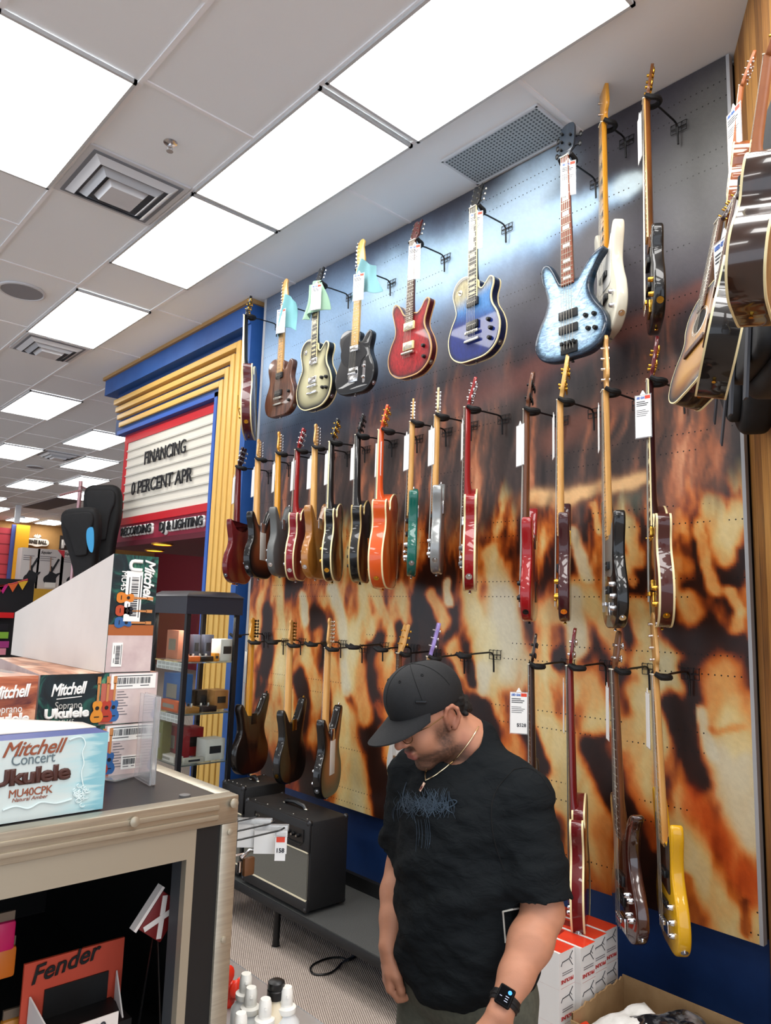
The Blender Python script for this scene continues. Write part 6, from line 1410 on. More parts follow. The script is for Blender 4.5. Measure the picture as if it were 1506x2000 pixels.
for lay in (0, 1):
    o, w_, h_ = tapered('ukulele_box', ('lower' if lay == 0 else 'upper')+' green ukulele box with barcode '+('partly behind the concert ukulele box' if lay == 0 else 'and three ukuleles, under the white slanted box'), X0, X1, TZ+hb*lay, TZ+hb*(lay+1)-.0005, BY, .56, .45, False, [pinkp, top_pr, art])
    e = -.0006
    part(o, 'side_print', (w_*.56, e-.0004, 0.001), (w_-.0005, e+.0004, h_-.001), pinkp); part(o, 'red_band_print', (w_*.50, e-.0006, .002), (w_*.62, e, h_*.8), mat('salmon_print', '#b5604f', .5))
    for k in range(9): part(o, 'print_line', (w_*.64, e-.0009, h_*(.62-.055*k)), (w_*(.70+.06*((k*7) % 3)/3), e-.0004, h_*(.62-.055*k)+.0016), mat('grey_ink', '#6a6468', .6))
    for k, (xx, cc_) in enumerate(((.615, '#2d5f9a'), (.555, '#b03a28'), (.475, '#d98a2c'))): uke_print(o, (w_*xx, e-.0003-.0003*k, h_*.06), (1, 0, 0), (0, 0, 1), h_*.98, cc_, k+1)
    text('Mitchell', .034, whit, o, (w_*.09, e-.001, h_*.60), (1, 0, .06), (-.06, 0, 1), 'lettering', .0003, .0010, .32, 'LEFT', .92, w_*.29)
    b = MB(); b.tube([(w_*.14+w_*.2*u, e-.001, h_*(.545+.03*u)) for u in (0, .3, .6, 1)], .0011, 4); b.build('underline_print', whit, o)
    text('Soprano', .021, mat('grey_white_print', '#b9b7b0', .5), o, (w_*.13, e-.001, h_*.36), (1, 0, 0), (0, 0, 1), 'lettering', .0003, 0, 0, 'LEFT', 1, w_*.215)
    text('Ukulele', .026, whit, o, (w_*.055, e-.001, h_*.195), (1, 0, 0), (0, 0, 1), 'lettering', .0003, .0016, 0, 'LEFT', 1, w_*.36)
    text('MU45', .014, mat('grey_white_print', '#b9b7b0', .5), o, (w_*.17, e-.001, h_*.07), (1, 0, 0), (0, 0, 1), 'lettering', .0003, 0, 0, 'LEFT', 1, w_*.12)
    barcode(o, (w_*.58, e, h_*.68), (1, 0, 0), (0, 0, 1), w_*.40, h_*.29, 5+lay)
    if lay == 0: barcode(o, (w_*.72, e, h_*.12), (1, 0, 0), (0, 0, 1), w_*.14, h_*.26, 9)
XA = at_y((74, 1325), BY)[0]
for lay in (0, 1):
    o, w_, h_ = tapered('ukulele_box', ('upper' if lay else 'lower')+' reddish brown ukulele box cut by the left edge'+(' beside the green one' if lay else ', behind the concert box'), XA-(X1-X0), XA-.002, TZ+hb*lay, TZ+hb*(lay+1)-.0005, BY-.01, .56, .45, False, [pinkp, top_pr, artr])
    e = -.0008
    text('Mitchell', .034, whit, o, (w_*.66, e, h_*.60), (1, 0, .06), (-.06, 0, 1), 'lettering', .0003, .0010, .32, 'LEFT', .92, w_*.29)
    text('Soprano', .021, whit, o, (w_*.68, e, h_*.36), (1, 0, 0), (0, 0, 1), 'lettering', .0003, 0, 0, 'LEFT', 1, w_*.215); text('Ukulele', .026, whit, o, (w_*.62, e, h_*.17), (1, 0, 0), (0, 0, 1), 'lettering', .0003, .0016, 0, 'LEFT', 1, w_*.34)
# tall slanted white box on top
ZB = TZ+2*hb; xa = at_y((213, 1200), BY)[0]; xb_ = at_y((302, 1200), BY)[0]; zt2 = (at_y((220, 1085), BY)[2]+at_y((306, 1084), BY)[2])/2
Lw = .5
for _ in range(30):
    q = at_x((22, 1270), xa)
Lw = q[1]-BY; far_z = at_x((25, 1196), xa)[2]-ZB
o, w_, h_ = tapered('ukulele_box', 'white slanted ukulele box standing on top of the stack, printed end with barcode', xa, xb_, ZB, zt2, BY, Lw, far_z/(zt2-ZB), True, [boxw, boxw, art])
e = -.0008
part(o, 'lower_print', (.001, e-.0003, .001), (w_-.001, e+.0003, h_*.31), pinkp); part(o, 'dark_print', (.001, e-.0002, h_*.31), (w_-.001, e+.0003, h_*.40), mat('amber_print', '#a0582a', .5))
for k, (zz2, cc_) in enumerate(((.42, '#2f5d93'), (.52, '#b0472a'), (.63, '#d07a2a'))): uke_print(o, (w_*.12, e-.0004-.0003*k, h_*zz2), (0, 0, -1), (1, 0, 0), w_*.9, cc_, k+1)
text('Mitchell', .034, whit, o, (w_*.70, e-.0012, h_*.97), (0, 0, -1), (1, 0, 0), 'lettering', .0003, .0010, .3, 'LEFT', .92, h_*.36)
text('U', .040, whit, o, (w_*.36, e-.0012, h_*.965), (0, 0, -1), (1, 0, 0), 'lettering', .0003, .0022, 0); text('MU45', .018, whit, o, (w_*.20, e-.0012, h_*.86), (0, 0, -1), (1, 0, 0), 'lettering', .0003, .0002, 0)
barcode(o, (w_*.30, e-.001, h_*.86), (0, 0, -1), (1, 0, 0), h_*.43, w_*.36, 3); barcode(o, (w_*.12, e-.0005, h_*.25), (0, 0, -1), (1, 0, 0), h_*.20, w_*.22, 4)
# concert ukulele box in front
CYB = CY+.045
x1 = at_y((206, 1510), CYB)[0]; x0 = x1-.40; zt3 = at_y((209, 1430), CYB)[2]
aq = mat('sea_print', '#5ab', .4); t = NT(aq); sx = t.new('ShaderNodeSeparateXYZ'); t.link(t.coord('Object'), sx.inputs[0]); nz = t.noise(t.coord('Object', (3, 3, 26)), 2.2, 4, .6, .6)
g_ = t.math('ADD', t.math('MULTIPLY', t.math('ABSOLUTE', t.math('SUBTRACT', sx.outputs['X'], .26)), 5.0), t.math('MULTIPLY', nz, .75)); t.color(t.ramp(g_, [(.62, lin('#c3cfcd')), (.90, lin('#aecdd0')), (1.0, lin('#7fb4c0'))]))
cb = thing('ukulele_box', 'pale blue concert ukulele box in front, with brown lettering and lifted lid flap', 'box', (x0, CYB, TZ), group='ukulele boxes on the road case'); w_ = x1-x0; h_ = zt3-TZ
b = MB(); b.corners([(0, 0, 0), (w_, 0, 0), (w_, .13, 0), (0, .13, 0)], [(0, 0, h_), (w_, 0, h_), (w_, .13, h_), (0, .13, h_)]); c = b.build('carton', [boxw, aq, mat('violet_blue_card', '#3d4a80', .5)], cb, 0)
for pl in c.data.polygons: pl.material_index = 1 if (pl.normal.y < -.5 or pl.normal.x > .5) else (2 if pl.normal.z > .5 else 0)
b = MB(); vs, fs = [], []
for i in range(11):
    u = i/10
    for j in range(5):
        vv = j/4; vs.append((w_*u, .060+.070*vv, h_+.002+(.016+.006*math.sin(4*u))*math.sin(PI*vv*.5)*(1.0-u**4)))
for i in range(10):
    for j in range(4): fs.append((i*5+j, i*5+j+1, i*5+j+6, i*5+j+5))
b.faces(vs, fs); fl = b.build('lid_flap', boxw, cb, 60); sd = fl.modifiers.new('t', 'SOLIDIFY'); sd.thickness = .0022
brn = mat('brown_print', '#8a4a30', .5); dbr = mat('dark_brown_print', '#43231c', .5); gyp = mat('slate_print', '#5a6a70', .5); e = -.001
def ctxt(s, pl, pr, size, mm, bold, shear, dz=0):
    a2, b2 = P2(pl, cb, CYB), P2(pr, cb, CYB); ang = 0.0; return text(s, size, mm, cb, (a2[0], e, (a2[1]+b2[1])/2+dz), (1, 0, 0), (0, 0, 1), 'lettering', .0003, bold, shear, 'LEFT', 1, b2[0]-a2[0])
def wtx(s, xl, xr, z, size, mm, bold, shear): return text(s, size, mm, cb, (xl*w_, e, z*h_), (1, 0, 0), (0, 0, 1), 'lettering', .0003, bold, shear, 'LEFT', .95, (xr-xl)*w_)
fx2 = lambda px, py: P2((px, py), cb, CYB)[0]/w_; fz2 = lambda px, py: P2((px, py), cb, CYB)[1]/h_
wtx('Mitchell', fx2(2, 1480), fx2(128, 1465), fz2(60, 1474), .034, brn, .0005, .38); wtx('Concert', fx2(20, 1497), fx2(106, 1485), fz2(60, 1492), .026, gyp, 0, 0)
wtx('Ukulele', fx2(-22, 1540), fx2(138, 1518), fz2(60, 1528), .034, dbr, .0022, 0); wtx('MU40CPK', fx2(15, 1560), fx2(101, 1547), fz2(60, 1553), .018, brn, .0002, 0); wtx('Natural Amber', fx2(22, 1567), fx2(92, 1557), fz2(60, 1562), .009, brn, 0, .2)
b = MB(); pth = [(fx2(x, y)*w_, e-.0005, fz2(x, y)*h_) for x, y in spline([(135, 1445), (148, 1440), (160, 1440), (166, 1452), (160, 1470), (163, 1490), (158, 1510), (162, 1535)], 5, False)]; b.tube(pth, .0012, 4)
b.tube([(fx2(x, y)*w_, e-.0005, fz2(x, y)*h_) for x, y in spline([(140, 1560), (110, 1568), (80, 1566), (55, 1578), (30, 1574), (5, 1582)], 5, False)], .0014, 4)
rr2 = random.Random(4)
for k in range(26):
    cx_, cy_ = 156+rr2.gauss(0, 8), 1552+rr2.gauss(0, 9); b.tube([(fx2(cx_+5*math.cos(q*.9), cy_+4*math.sin(q*.9))*w_, e-.0005, fz2(cx_+5*math.cos(q*.9), cy_+4*math.sin(q*.9))*h_) for q in range(6)], .0008, 4)
b.build('scroll_print', mat('pale_scroll_print', '#d3e4e4', .5), cb)
# clear acrylic sign holder
AY0 = at_z((262, 1518), TZ); AY1 = at_z((292, 1535), TZ)
sh = thing('sign_holder', 'empty clear acrylic sign holder standing right of the ukulele boxes', 'sign holder', (0, 0, TZ))
def slab(name, p0, p1, z0, z1, th):
    p0 = np.array(p0[:2]); p1 = np.array(p1[:2]); d = unit(p1-p0); n = np.array([-d[1], d[0]])*th; b = MB(); b.corners([(*p0, z0), (*p1, z0), (*(p1+n), z0), (*(p0+n), z0)], [(*p0, z1), (*p1, z1), (*(p1+n), z1), (*(p0+n), z1)]); return b.build(name, CLEAR, sh, 0)
hA = at_y((296, 1362), AY1[1])[2]-TZ
slab('front_sheet', AY0, AY1, 0, hA, .0025); slab('rear_sheet', AY0+np.array([.012, .004, 0]), AY1+np.array([.012, .004, 0]), 0, hA, .0025)
slab('edge_strip', AY1, AY1+np.array([.014, .005, 0]), 0, hA, .002); slab('foot', AY0+np.array([-.05, -.02, 0]), AY0+np.array([.06, .03, 0]), 0, .003, .05)
# ---------------------------------------------------------------- hooks with price cards at the side of the case
for k, (pt_, pl, lab, red) in enumerate((((498, 1600), (470, 1640), 'white price card on a metal hook at the side of the road case, left', False), ((530, 1612), (490, 1640), 'white price card on a metal hook at the side of the road case, middle', False), ((549, 1625), (500, 1650), 'white price card with red header reading 158 at the side of the road case', True))):
    y_ = 1.50-.03*k; q = at_y(pt_, y_); n = unit((-.62, -.78, 0)); right = np.cross((0, 0, 1), n); o = thing('price_card', lab, 'price card', group='price cards on hooks', mat4=basis(q, right, (0, 0, 1), n))
    w_, h_ = (.075, .062) if not red else (.024, .062)
    b = MB(); b.box((0, -h_/2, 0), (w_, h_, .001)); b.build('card', PAPER, o); b = MB(); b.box((0, -.004, 0), (w_+.006, .014, .004), bev=.001); b.build('clip_rail', CLEAR, o)
    if red:
        b = MB(); b.box((0, -.016, .0008), (w_*.8, .012, .0006)); b.build('red_header', REDINK, o); text('158', .013, DARKINK, o, (-.010, -.044, .001), (1, 0, 0), (0, 1, 0), 'lettering', .0002, .0004)
    hk = thing('peg_hook', ('leftmost', 'middle', 'rightmost')[k]+' metal hook with a price card at the side of the road case', 'hook', tuple(q), group='metal hooks at the side of the road case'); b = MB(); dx = CX+.002-q[0]; b.tube([(dx, .03, -.004), (dx*.5, .012, -.002), (0, .003, .003), (.008, -.002, .009)], .0022, 6); b.build('wire', BLACKMET, hk)
q = at_y((486, 1672), 1.52); o = thing('clamp_capo', 'chrome and wood capo clamp hanging at the side of the road case', 'capo', tuple(q)); b = MB(); b.tube([(-.02, 0, 0), (0, 0, .012), (.022, 0, .008), (.032, 0, .022)], .004, 8); b.build('lever', CHROME, o)
b = MB(); b.box((0, 0, -.022), (.028, .014, .04), bev=.004); b.build('body', noisy('walnut_block', '#5a3a20', '#70492a', 8), o); b = MB(); b.cyl((-.024, 0, -.008), (-.024, 0, -.03), .005); b.build('screw', CHROME, o)
b = MB(); b.tube([(CX-q[0], .02, .005), (-.01, .004, .006)], .0026, 6); b.build('hook', CHROME, o)
# ---------------------------------------------------------------- spray bottles on a small glass shelf
BZ = .86
cr = [at_z(p, BZ) for p in ((452, 2040), (650, 2010), (470, 1880), (425, 1900))]
gs = thing('display_stand', 'low display stand with a clear shelf edge holding the spray bottles', 'stand', (.945, 1.38, 0)); part(gs, 'shelf', (-.10, -.28, BZ-.012), (.10, .28, BZ), mat('shelf_grey', '#8f8c8a', .3)); part(gs, 'pedestal', (-.08, -.24, 0), (.08, .24, BZ-.012), mat('stand_black', '#161618', .5)); part(gs, 'clear_lip', (.097, -.28, BZ), (.10, .28, BZ+.05), CLEAR); part(gs, 'clear_lip', (-.10, .277, BZ), (.10, .28, BZ+.05), CLEAR)
botm = mat('frosted_bottle', (.86, .88, .87, 1), .3, 0, 0, .5, trans=.35, ior=1.2); liq = mat('amber_liquid_bottle', '#cfc2a6', .3)
def sprayer(p, ztop, lab, black=False, k=0):
    q = at_z(p, ztop); H = ztop-BZ; o = thing('spray_bottle', lab, 'bottle', (q[0], q[1], BZ), group='spray bottles on the display stand')
    if black:
        b = MB(); b.lathe([(.026, 0), (.027, .004), (.027, H-.055), (.014, H-.038), (.012, H-.03)], 20); b.build('bottle', liq, o)
        b = MB(); b.lathe([(.017, H-.034), (.018, H-.03), (.018, H-.018), (.016, H-.016), (.018, H-.013), (.017, H-.003), (.012, H)], 20); b.build('cap', BLACKPL, o, label='black screw cap')
    else:
        b = MB(); b.lathe([(.027, 0), (.028, .003), (.028, H-.066), (.017, H-.052), (.016, H-.045)], 20); b.build('bottle', botm, o)
        b = MB(); b.lathe([(.0195, H-.047), (.0200, H-.045), (.0200, H-.037), (.013, H-.034), (.012, H-.024)], 20); b.build('collar', WHITEPL, o)
        b = MB(); b.lathe([(.0120, H-.032), (.0135, H-.028), (.0125, H-.008), (.0100, H)], 18); b.cyl((-.003, -.006, H-.014), (-.007, -.014, H-.013), .003, seg=8); b.build('spray_head', WHITEPL, o)
for k, (p, zt, lab, bl) in enumerate((((481, 1901), 1.0, 'white spray bottle farthest back beside the red plastic', False), ((491, 1928), .985, 'white spray bottle in front of the farthest one', False), ((519, 1950), .985, 'white spray bottle in the middle of the group', False), ((471, 1978), .97, 'white spray bottle half hidden by the case post', False), ((561, 1927), .995, 'white spray bottle farthest right', False), ((540, 1914), 1.005, 'bottle with black screw cap among the white spray bottles', True))): sprayer(p, zt, lab, bl, k)
q = at_z((472, 1915), BZ+.07); o = thing('red_packaging', 'crumpled red plastic packaging behind the spray bottles', 'packaging', (q[0]+.01, q[1]+.03, BZ)); b = MB(); r3 = random.Random(8)
for k in range(7): b.sphere((r3.uniform(-.02, .02), r3.uniform(-.015, .015), .03+r3.uniform(-.02, .055)), (.016, .007, .02), 8, 6, tm=Matrix.Rotation(r3.uniform(-.3, .3), 4, 'Y'))
b.build('film', mat('red_film', '#d8321e', .25), o)
# ---------------------------------------------------------------- glass display cabinet
GY = 4.15; gx0 = at_y((367, 1180), GY)[0]; gx1 = at_y((470, 1180), GY)[0]; gz = at_y((366, 1160), GY)[2]; gy1 = at_x((303, 1163), gx0)[1]
gc = thing('display_cabinet', 'tall black framed glass display cabinet of effect pedals', 'cabinet', (gx0, GY, 0)); W_, Dp = gx1-gx0, gy1-GY; fr = mat('cabinet_black', '#101116', .4); hz = at_y((367, 1199), GY)[2]
part(gc, 'header', (-.012, -.012, hz), (W_+.012, Dp+.012, gz-.012), mat('header_slate', '#20232e', .35)); b = MB(); b.corners([(-.02, -.02, gz-.012), (W_+.02, -.02, gz-.012), (W_+.02, Dp+.02, gz-.012), (-.02, Dp+.02, gz-.012)], [(.03, .03, gz+.022), (W_-.03, .03, gz+.022), (W_-.03, Dp-.03, gz+.022), (.03, Dp-.03, gz+.022)]); b.build('top_cap', mat('cap_grey_black', '#2b2d33', .3), gc)
part(gc, 'base', (-.01, -.01, 0), (W_+.01, Dp+.01, .30), fr)
for x in (0, W_-.028):
    for y in (0, Dp-.028): part(gc, 'corner_post', (x, y, .30), (x+.028, y+.028, hz), fr)
part(gc, 'glass_pane', (.028, .010, .30), (W_-.028, .014, hz), GLASS); part(gc, 'glass_pane', (.010, .028, .30), (.014, Dp-.028, hz), GLASS)
SZ = [at_y((410, y), GY)[2] for y in (1293, 1393, 1490)]
for z in SZ: part(gc, 'glass_shelf', (.016, .016, z-.008), (W_-.016, Dp-.016, z), mat('shelf_glass', (.75, .85, .82, 1), .02, trans=.9, ior=1.2))
area_lamp('cabinet_lamp', (gx0+W_/2, GY+Dp/2, hz-.01), .2, .2, 1.6, col=(1, .95, .85))
def item(name, lab, px_, py_, col, shelf, y_in, d=.09, cat='box', group=None, kind='box', hfix=None):
    y = GY+y_in; a2 = at_y((px_[0], py_[1]), y); c2 = at_y((px_[1], py_[0]), y); z0 = SZ[shelf]; hh = hfix or max(.02, c2[2]-z0); o = thing(name, lab, cat, (a2[0], y, z0+.0006), group=group); w_ = c2[0]-a2[0]
    mm = mat('item_'+col.strip('#'), col, .45)
    if kind == 'pedal':
        part(o, 'housing', (0, 0, 0), (w_, d, hh*.7), mm, .003)
        for k in range(3): b = MB(); b.cyl((w_*(.25+.25*k), d*.7, hh*.7), (w_*(.25+.25*k), d*.7, hh), .006, seg=10); b.build('knob', BLACKPL if k % 2 else WHITEPL, o)
        b = MB(); b.cyl((w_*.5, d*.25, hh*.7), (w_*.5, d*.25, hh*.85), .006, seg=10); b.build('footswitch', CHROME, o)
    else:
        part(o, 'carton', (0, 0, 0), (w_, d, hh), mm, .001); b = MB(); b.box((w_*.5, -.0008, hh*.5), (w_*.6, .001, hh*.35)); b.build('front_print', mat('item_print', '#26262a' if sum(lin(col)[:3]) > .6 else '#b9b5ac', .5), o)
    return o
I_ = lambda x, y: (280+x/5, 1140+y/5)
def it(name, lab, x0, x1, y0, y1, *a, **k): return item(name, lab, (I_(x0, 0)[0], I_(x1, 0)[0]), (I_(0, y0)[1], I_(0, y1)[1]), *a, **k)
it('effect_pedal', 'bright orange effect pedal on the top cabinet shelf', 452, 560, 690, 765, '#e0661a', 0, .05, kind='pedal', cat='pedal', group='effect pedals in the cabinet'); it('effect_pedal', 'black effect pedal right of the orange one on the top cabinet shelf', 566, 688, 690, 765, '#141416', 0, .05, kind='pedal', cat='pedal', group='effect pedals in the cabinet')
it('pedal_box', 'small yellow box beside the white tall box in the cabinet', 694, 742, 680, 762, '#d68a1e', 0, .05, d=.05, group='boxes in the cabinet'); it('pedal_box', 'tall white box with dark picture on the top cabinet shelf', 748, 890, 545, 760, '#d9d6cf', 0, .06, d=.12, group='boxes in the cabinet')
it('pedal_box', 'dark purple box at the back of the top cabinet shelf', 690, 745, 560, 690, '#3a2030', 0, .20, d=.06, group='boxes in the cabinet')
it('pedal_box', 'grey metal box standing at the back of the top cabinet shelf', 480, 560, 500, 700, '#4a4a58', 0, .25, d=.05, group='boxes in the cabinet'); it('pedal_box', 'second grey metal box at the back of the top cabinet shelf', 590, 690, 500, 700, '#4c4c5a', 0, .25, d=.05, group='boxes in the cabinet')
it('effect_pedal', 'gold effect pedal on the middle cabinet shelf', 415, 552, 1180, 1262, '#9a6a2a', 1, .04, kind='pedal', cat='pedal', group='effect pedals in the cabinet'); it('effect_pedal', 'dark brown effect pedal on the middle cabinet shelf', 570, 720, 1170, 1255, '#231416', 1, .05, kind='pedal', cat='pedal', group='effect pedals in the cabinet')
it('pedal_box', 'brown kraft box on the middle cabinet shelf', 690, 835, 1040, 1245, '#b07b46', 1, .14, d=.14, group='boxes in the cabinet'); it('pedal_box', 'black box left of the kraft box on the middle cabinet shelf', 520, 625, 1040, 1200, '#18161a', 1, .20, d=.08, group='boxes in the cabinet'); it('pedal_box', 'dark box farthest left on the middle cabinet shelf', 425, 505, 1040, 1200, '#1c171b', 1, .20, d=.08, group='boxes in the cabinet')
it('pedal_box', 'white box with dark window on the bottom cabinet shelf', 600, 800, 1510, 1745, '#d8d5cd', 2, .06, d=.12, group='boxes in the cabinet'); it('pedal_box', 'red box on the bottom cabinet shelf', 400, 590, 1400, 1610, '#a01f24', 2, .26, d=.12, group='boxes in the cabinet')
o = it('effect_pedal', 'long silver slide bar lying on the bottom cabinet shelf', 400, 590, 1690, 1750, '#b8b4a8', 2, .04, d=.03, cat='slide bar')
# items seen through the left pane (placed on the plane just behind it)
def litem(name, lab, p0, p1, col, shelf, dx, w_, group, cat='box', kind='box'):
    x = gx0+dx; a2 = at_x(p0, x); c2 = at_x(p1, x); z0 = SZ[shelf]+.0006; y0, y1 = sorted((a2[1], c2[1])); hh = max(.015, max(a2[2], c2[2])-z0); o = thing(name, lab, cat, (x, y0, z0), group=group)
    part(o, 'carton', (0, 0, 0), (w_, y1-y0, hh), mat('item_'+col.strip('#'), col, .45), .001); part(o, 'front_print', (-.0012, (y1-y0)*.2, hh*.3), (-.0004, (y1-y0)*.8, hh*.7), mat('item_print2', '#8a8478', .5)); return o
litem('pedal_box', 'stack of pale red tiles boxes behind the left cabinet pane', I_(240, 450), I_(335, 690), '#c47a62', 0, .10, .05, 'boxes in the cabinet'); litem('pedal_box', 'blue and white pedal box behind the left cabinet pane', I_(210, 860), I_(360, 1100), '#2b5a94', 1, .09, .08, 'boxes in the cabinet'); litem('pedal_box', 'orange pedal packs low behind the left cabinet pane', I_(160, 1120), I_(340, 1190), '#cc5a22', 1, .03, .05, 'boxes in the cabinet')
litem('pedal_box', 'dark red box behind the left cabinet pane on the bottom shelf', I_(200, 1360), I_(340, 1560), '#8e1b22', 2, .10, .08, 'boxes in the cabinet'); litem('pedal_box', 'yellow green patterned box behind the left cabinet pane', I_(115, 1330), I_(185, 1530), '#6a6a2a', 2, .02, .06, 'boxes in the cabinet'); litem('pedal_box', 'white flat box low behind the left cabinet pane', I_(110, 1630), I_(300, 1720), '#d0c8bc', 2, .03, .06, 'boxes in the cabinet')
for si, z in ((0, SZ[0]), (1, SZ[1])):
    o = thing('price_rail', ('upper' if si == 0 else 'lower')+' white price label rail along the left pane of the cabinet', 'price rail', (gx0+.02, GY+.04, z-.058), group='price rails in the cabinet')
    part(o, 'rail', (0, 0, 0), (.003, Dp-.10, .049), PAPER)
    for k in range(6): part(o, 'price_label', (-.0012, .01+k*(Dp-.12)/6, .004), (-.0002, .01+(k+.85)*(Dp-.12)/6, .02), mat('label_grey', '#b9b9b4', .5)); part(o, 'price_label', (-.0012, .01+k*(Dp-.12)/6, .027), (-.0002, .01+(k+.85)*(Dp-.12)/6, .045), mat('label_grey', '#b9b9b4', .5))
# ---------------------------------------------------------------- bench and amplifiers
BNZ = .24; bx0, bx1, byA, byB = 2.40, 2.88, 1.75, 4.05
bn = thing('display_bench', 'long low black bench with grey carpeted top along the blue wall', 'bench', (bx0, byA, 0)); greyc = noisy('grey_bench_carpet', '#3a3b3a', '#4a4b49', 200, rough=.95, bump=.4)
part(bn, 'top', (0, 0, BNZ-.05), (bx1-bx0, byB-byA, BNZ-.004), mat('bench_black', '#0e0e0f', .6), .004); part(bn, 'carpet_cover', (.004, .004, BNZ-.005), (bx1-bx0-.004, byB-byA-.004, BNZ), greyc)
part(bn, 'back_rail', (bx1-bx0-.03, 0, BNZ), (bx1-bx0, byB-byA, BNZ+.07), mat('bench_black', '#0e0e0f', .6))
for y in (.12, at_x((538, 1800), 2.42)[1]-byA, byB-byA-.1):
    for x in (.03, bx1-bx0-.04):
        b = MB(); b.cyl((x, y, .012), (x, y, BNZ-.05), .019, seg=14); l_ = b.build('leg', BLACKMET, bn); b = MB(); b.lathe([(.022, 0), (.022, .008), (.012, .012)], 14, c=(x, y, 0)); b.build('foot', CHROME, l_)
tolex = noisy('black_tolex', '#0b0b0c', '#161617', 300, rough=.55, bump=.6, bd=.002); cloth_ = noisy('grille_cloth', '#57564f', '#6a685f', 350, rough=.85, bump=.4); pip = mat('white_piping', '#d9d0b4', .5)
def amp(lab, x, y0, y1, h_, d, full=True):
    o = thing('guitar_amplifier', lab, 'amplifier', (x, y0, BNZ), group='combo amplifiers on the bench'); w_ = y1-y0
    part(o, 'cabinet', (.012, 0, .02), (d, w_, h_), tolex, .012)
    part(o, 'front_lower_rail', (0, .0, .02), (.014, w_, .075), tolex, .004); part(o, 'front_upper_baffle', (0, 0, h_-.15), (.014, w_, h_-.004), tolex, .004)
    g0, g1 = .075, h_-.15
    part(o, 'grille', (.003, .012, g0), (.013, w_-.012, g1), cloth_)
    for z in (g0, g1): part(o, 'piping', (-.001, .008, z-.0035), (.006, w_-.008, z+.0035), pip)
    part(o, 'control_panel', (-.001, .06, h_-.115), (.004, w_-.12, h_-.045), mat('amp_panel', '#050506', .3))
    b = MB(); b.tube([(-.003, .05, h_-.045), (-.003, .05, h_-.105), (-.003, .07, h_-.120), (-.003, w_-.13, h_-.120), (-.003, w_-.11, h_-.105), (-.003, w_-.11, h_-.045)], .006, 8); b.build('panel_rim', BLACKPL, o)
    for k in range(9): b = MB(); b.cyl((-.002, .09+k*(w_-.26)/8, h_-.082), (-.018, .09+k*(w_-.26)/8, h_-.082), .010, .008, 12); kn = b.build('knob', BLACKPL, o); b = MB(); b.cyl((-.018, .09+k*(w_-.26)/8, h_-.082), (-.019, .09+k*(w_-.26)/8, h_-.082), .005, seg=10); b.build('knob_cap', NICKEL, kn)
    for k in range(3): b = MB(); b.cyl((-.002, w_-.155+k*.014, h_-.06), (-.005, w_-.155+k*.014, h_-.06), .004, seg=8); b.build('input_jack', NICKEL, o)
    b = MB(); b.tube([(d*.5, w_*.34, h_+.002), (d*.5, w_*.37, h_+.016), (d*.5, w_*.5, h_+.024), (d*.5, w_*.63, h_+.016), (d*.5, w_*.66, h_+.002)], [.010, .011, .012, .011, .010], 8); b.build('handle', BLACKPL, o)
    for yy2 in (w_*.34, w_*.66): b = MB(); b.sphere((d*.5, yy2, h_+.004), (.012, .016, .006), 10, 6); b.build('handle_cap', NICKEL, o)
    for yy2 in (.015, w_-.015):
        for zz3 in (.03, h_-.010):
            for xx in (.012, d-.012): b = MB(); b.sphere((xx, yy2, zz3), .017, 10, 6); b.build('corner_guard', mat('corner_metal', '#3a3a3c', .35, .8), o)
    for k in range(5): b = MB(); b.sphere((.03, w_*(.1+.2*k), h_), .004, 8, 5); b.build('screw', NICKEL, o)
    for yy2 in (.06, w_-.06):
        for xx in (.04, d-.04): b = MB(); b.cyl((xx, yy2, 0), (xx, yy2, .021), .014, seg=10); b.build('rubber_foot', BLACKPL, o)
amp('black combo amplifier with grey grille and white piping, nearest on the bench', 2.40, 3.13, 3.745, .455, .26)
amp('second black combo amplifier farther along the bench, mostly hidden by the road case', 2.42, 3.80, 4.04, .50, .30)
# cables
o = thing('instrument_cable', 'black cable coiled in a loop on the carpet below the bench', 'cable', (0, 0, 0)); pts_ = [at_z(p, .006) for p in spline([(695, 1868), (680, 1875), (664, 1870), (640, 1872), (615, 1882), (606, 1893), (615, 1903), (640, 1902), (656, 1893), (668, 1880)], 5, False)]
b = MB(); b.tube(pts_, .005, 8); b.build('cord', BLACKPL, o); b = MB(); b.cyl(at_z((668, 1880), .007), at_z((692, 1866), .007), .006, seg=8); b.build('plug', NICKEL, o)
o = thing('power_cable', 'white cable arching over the bench behind the man', 'cable', (0, 0, 0)); b = MB(); b.tube([at_x(p, 2.83) for p in spline([(702, 1796), (705, 1784), (716, 1776), (730, 1774), (745, 1779), (760, 1792)], 5, False)], .006, 8); b.build('cord', mat('white_cable', '#cfccc2', .5), o)
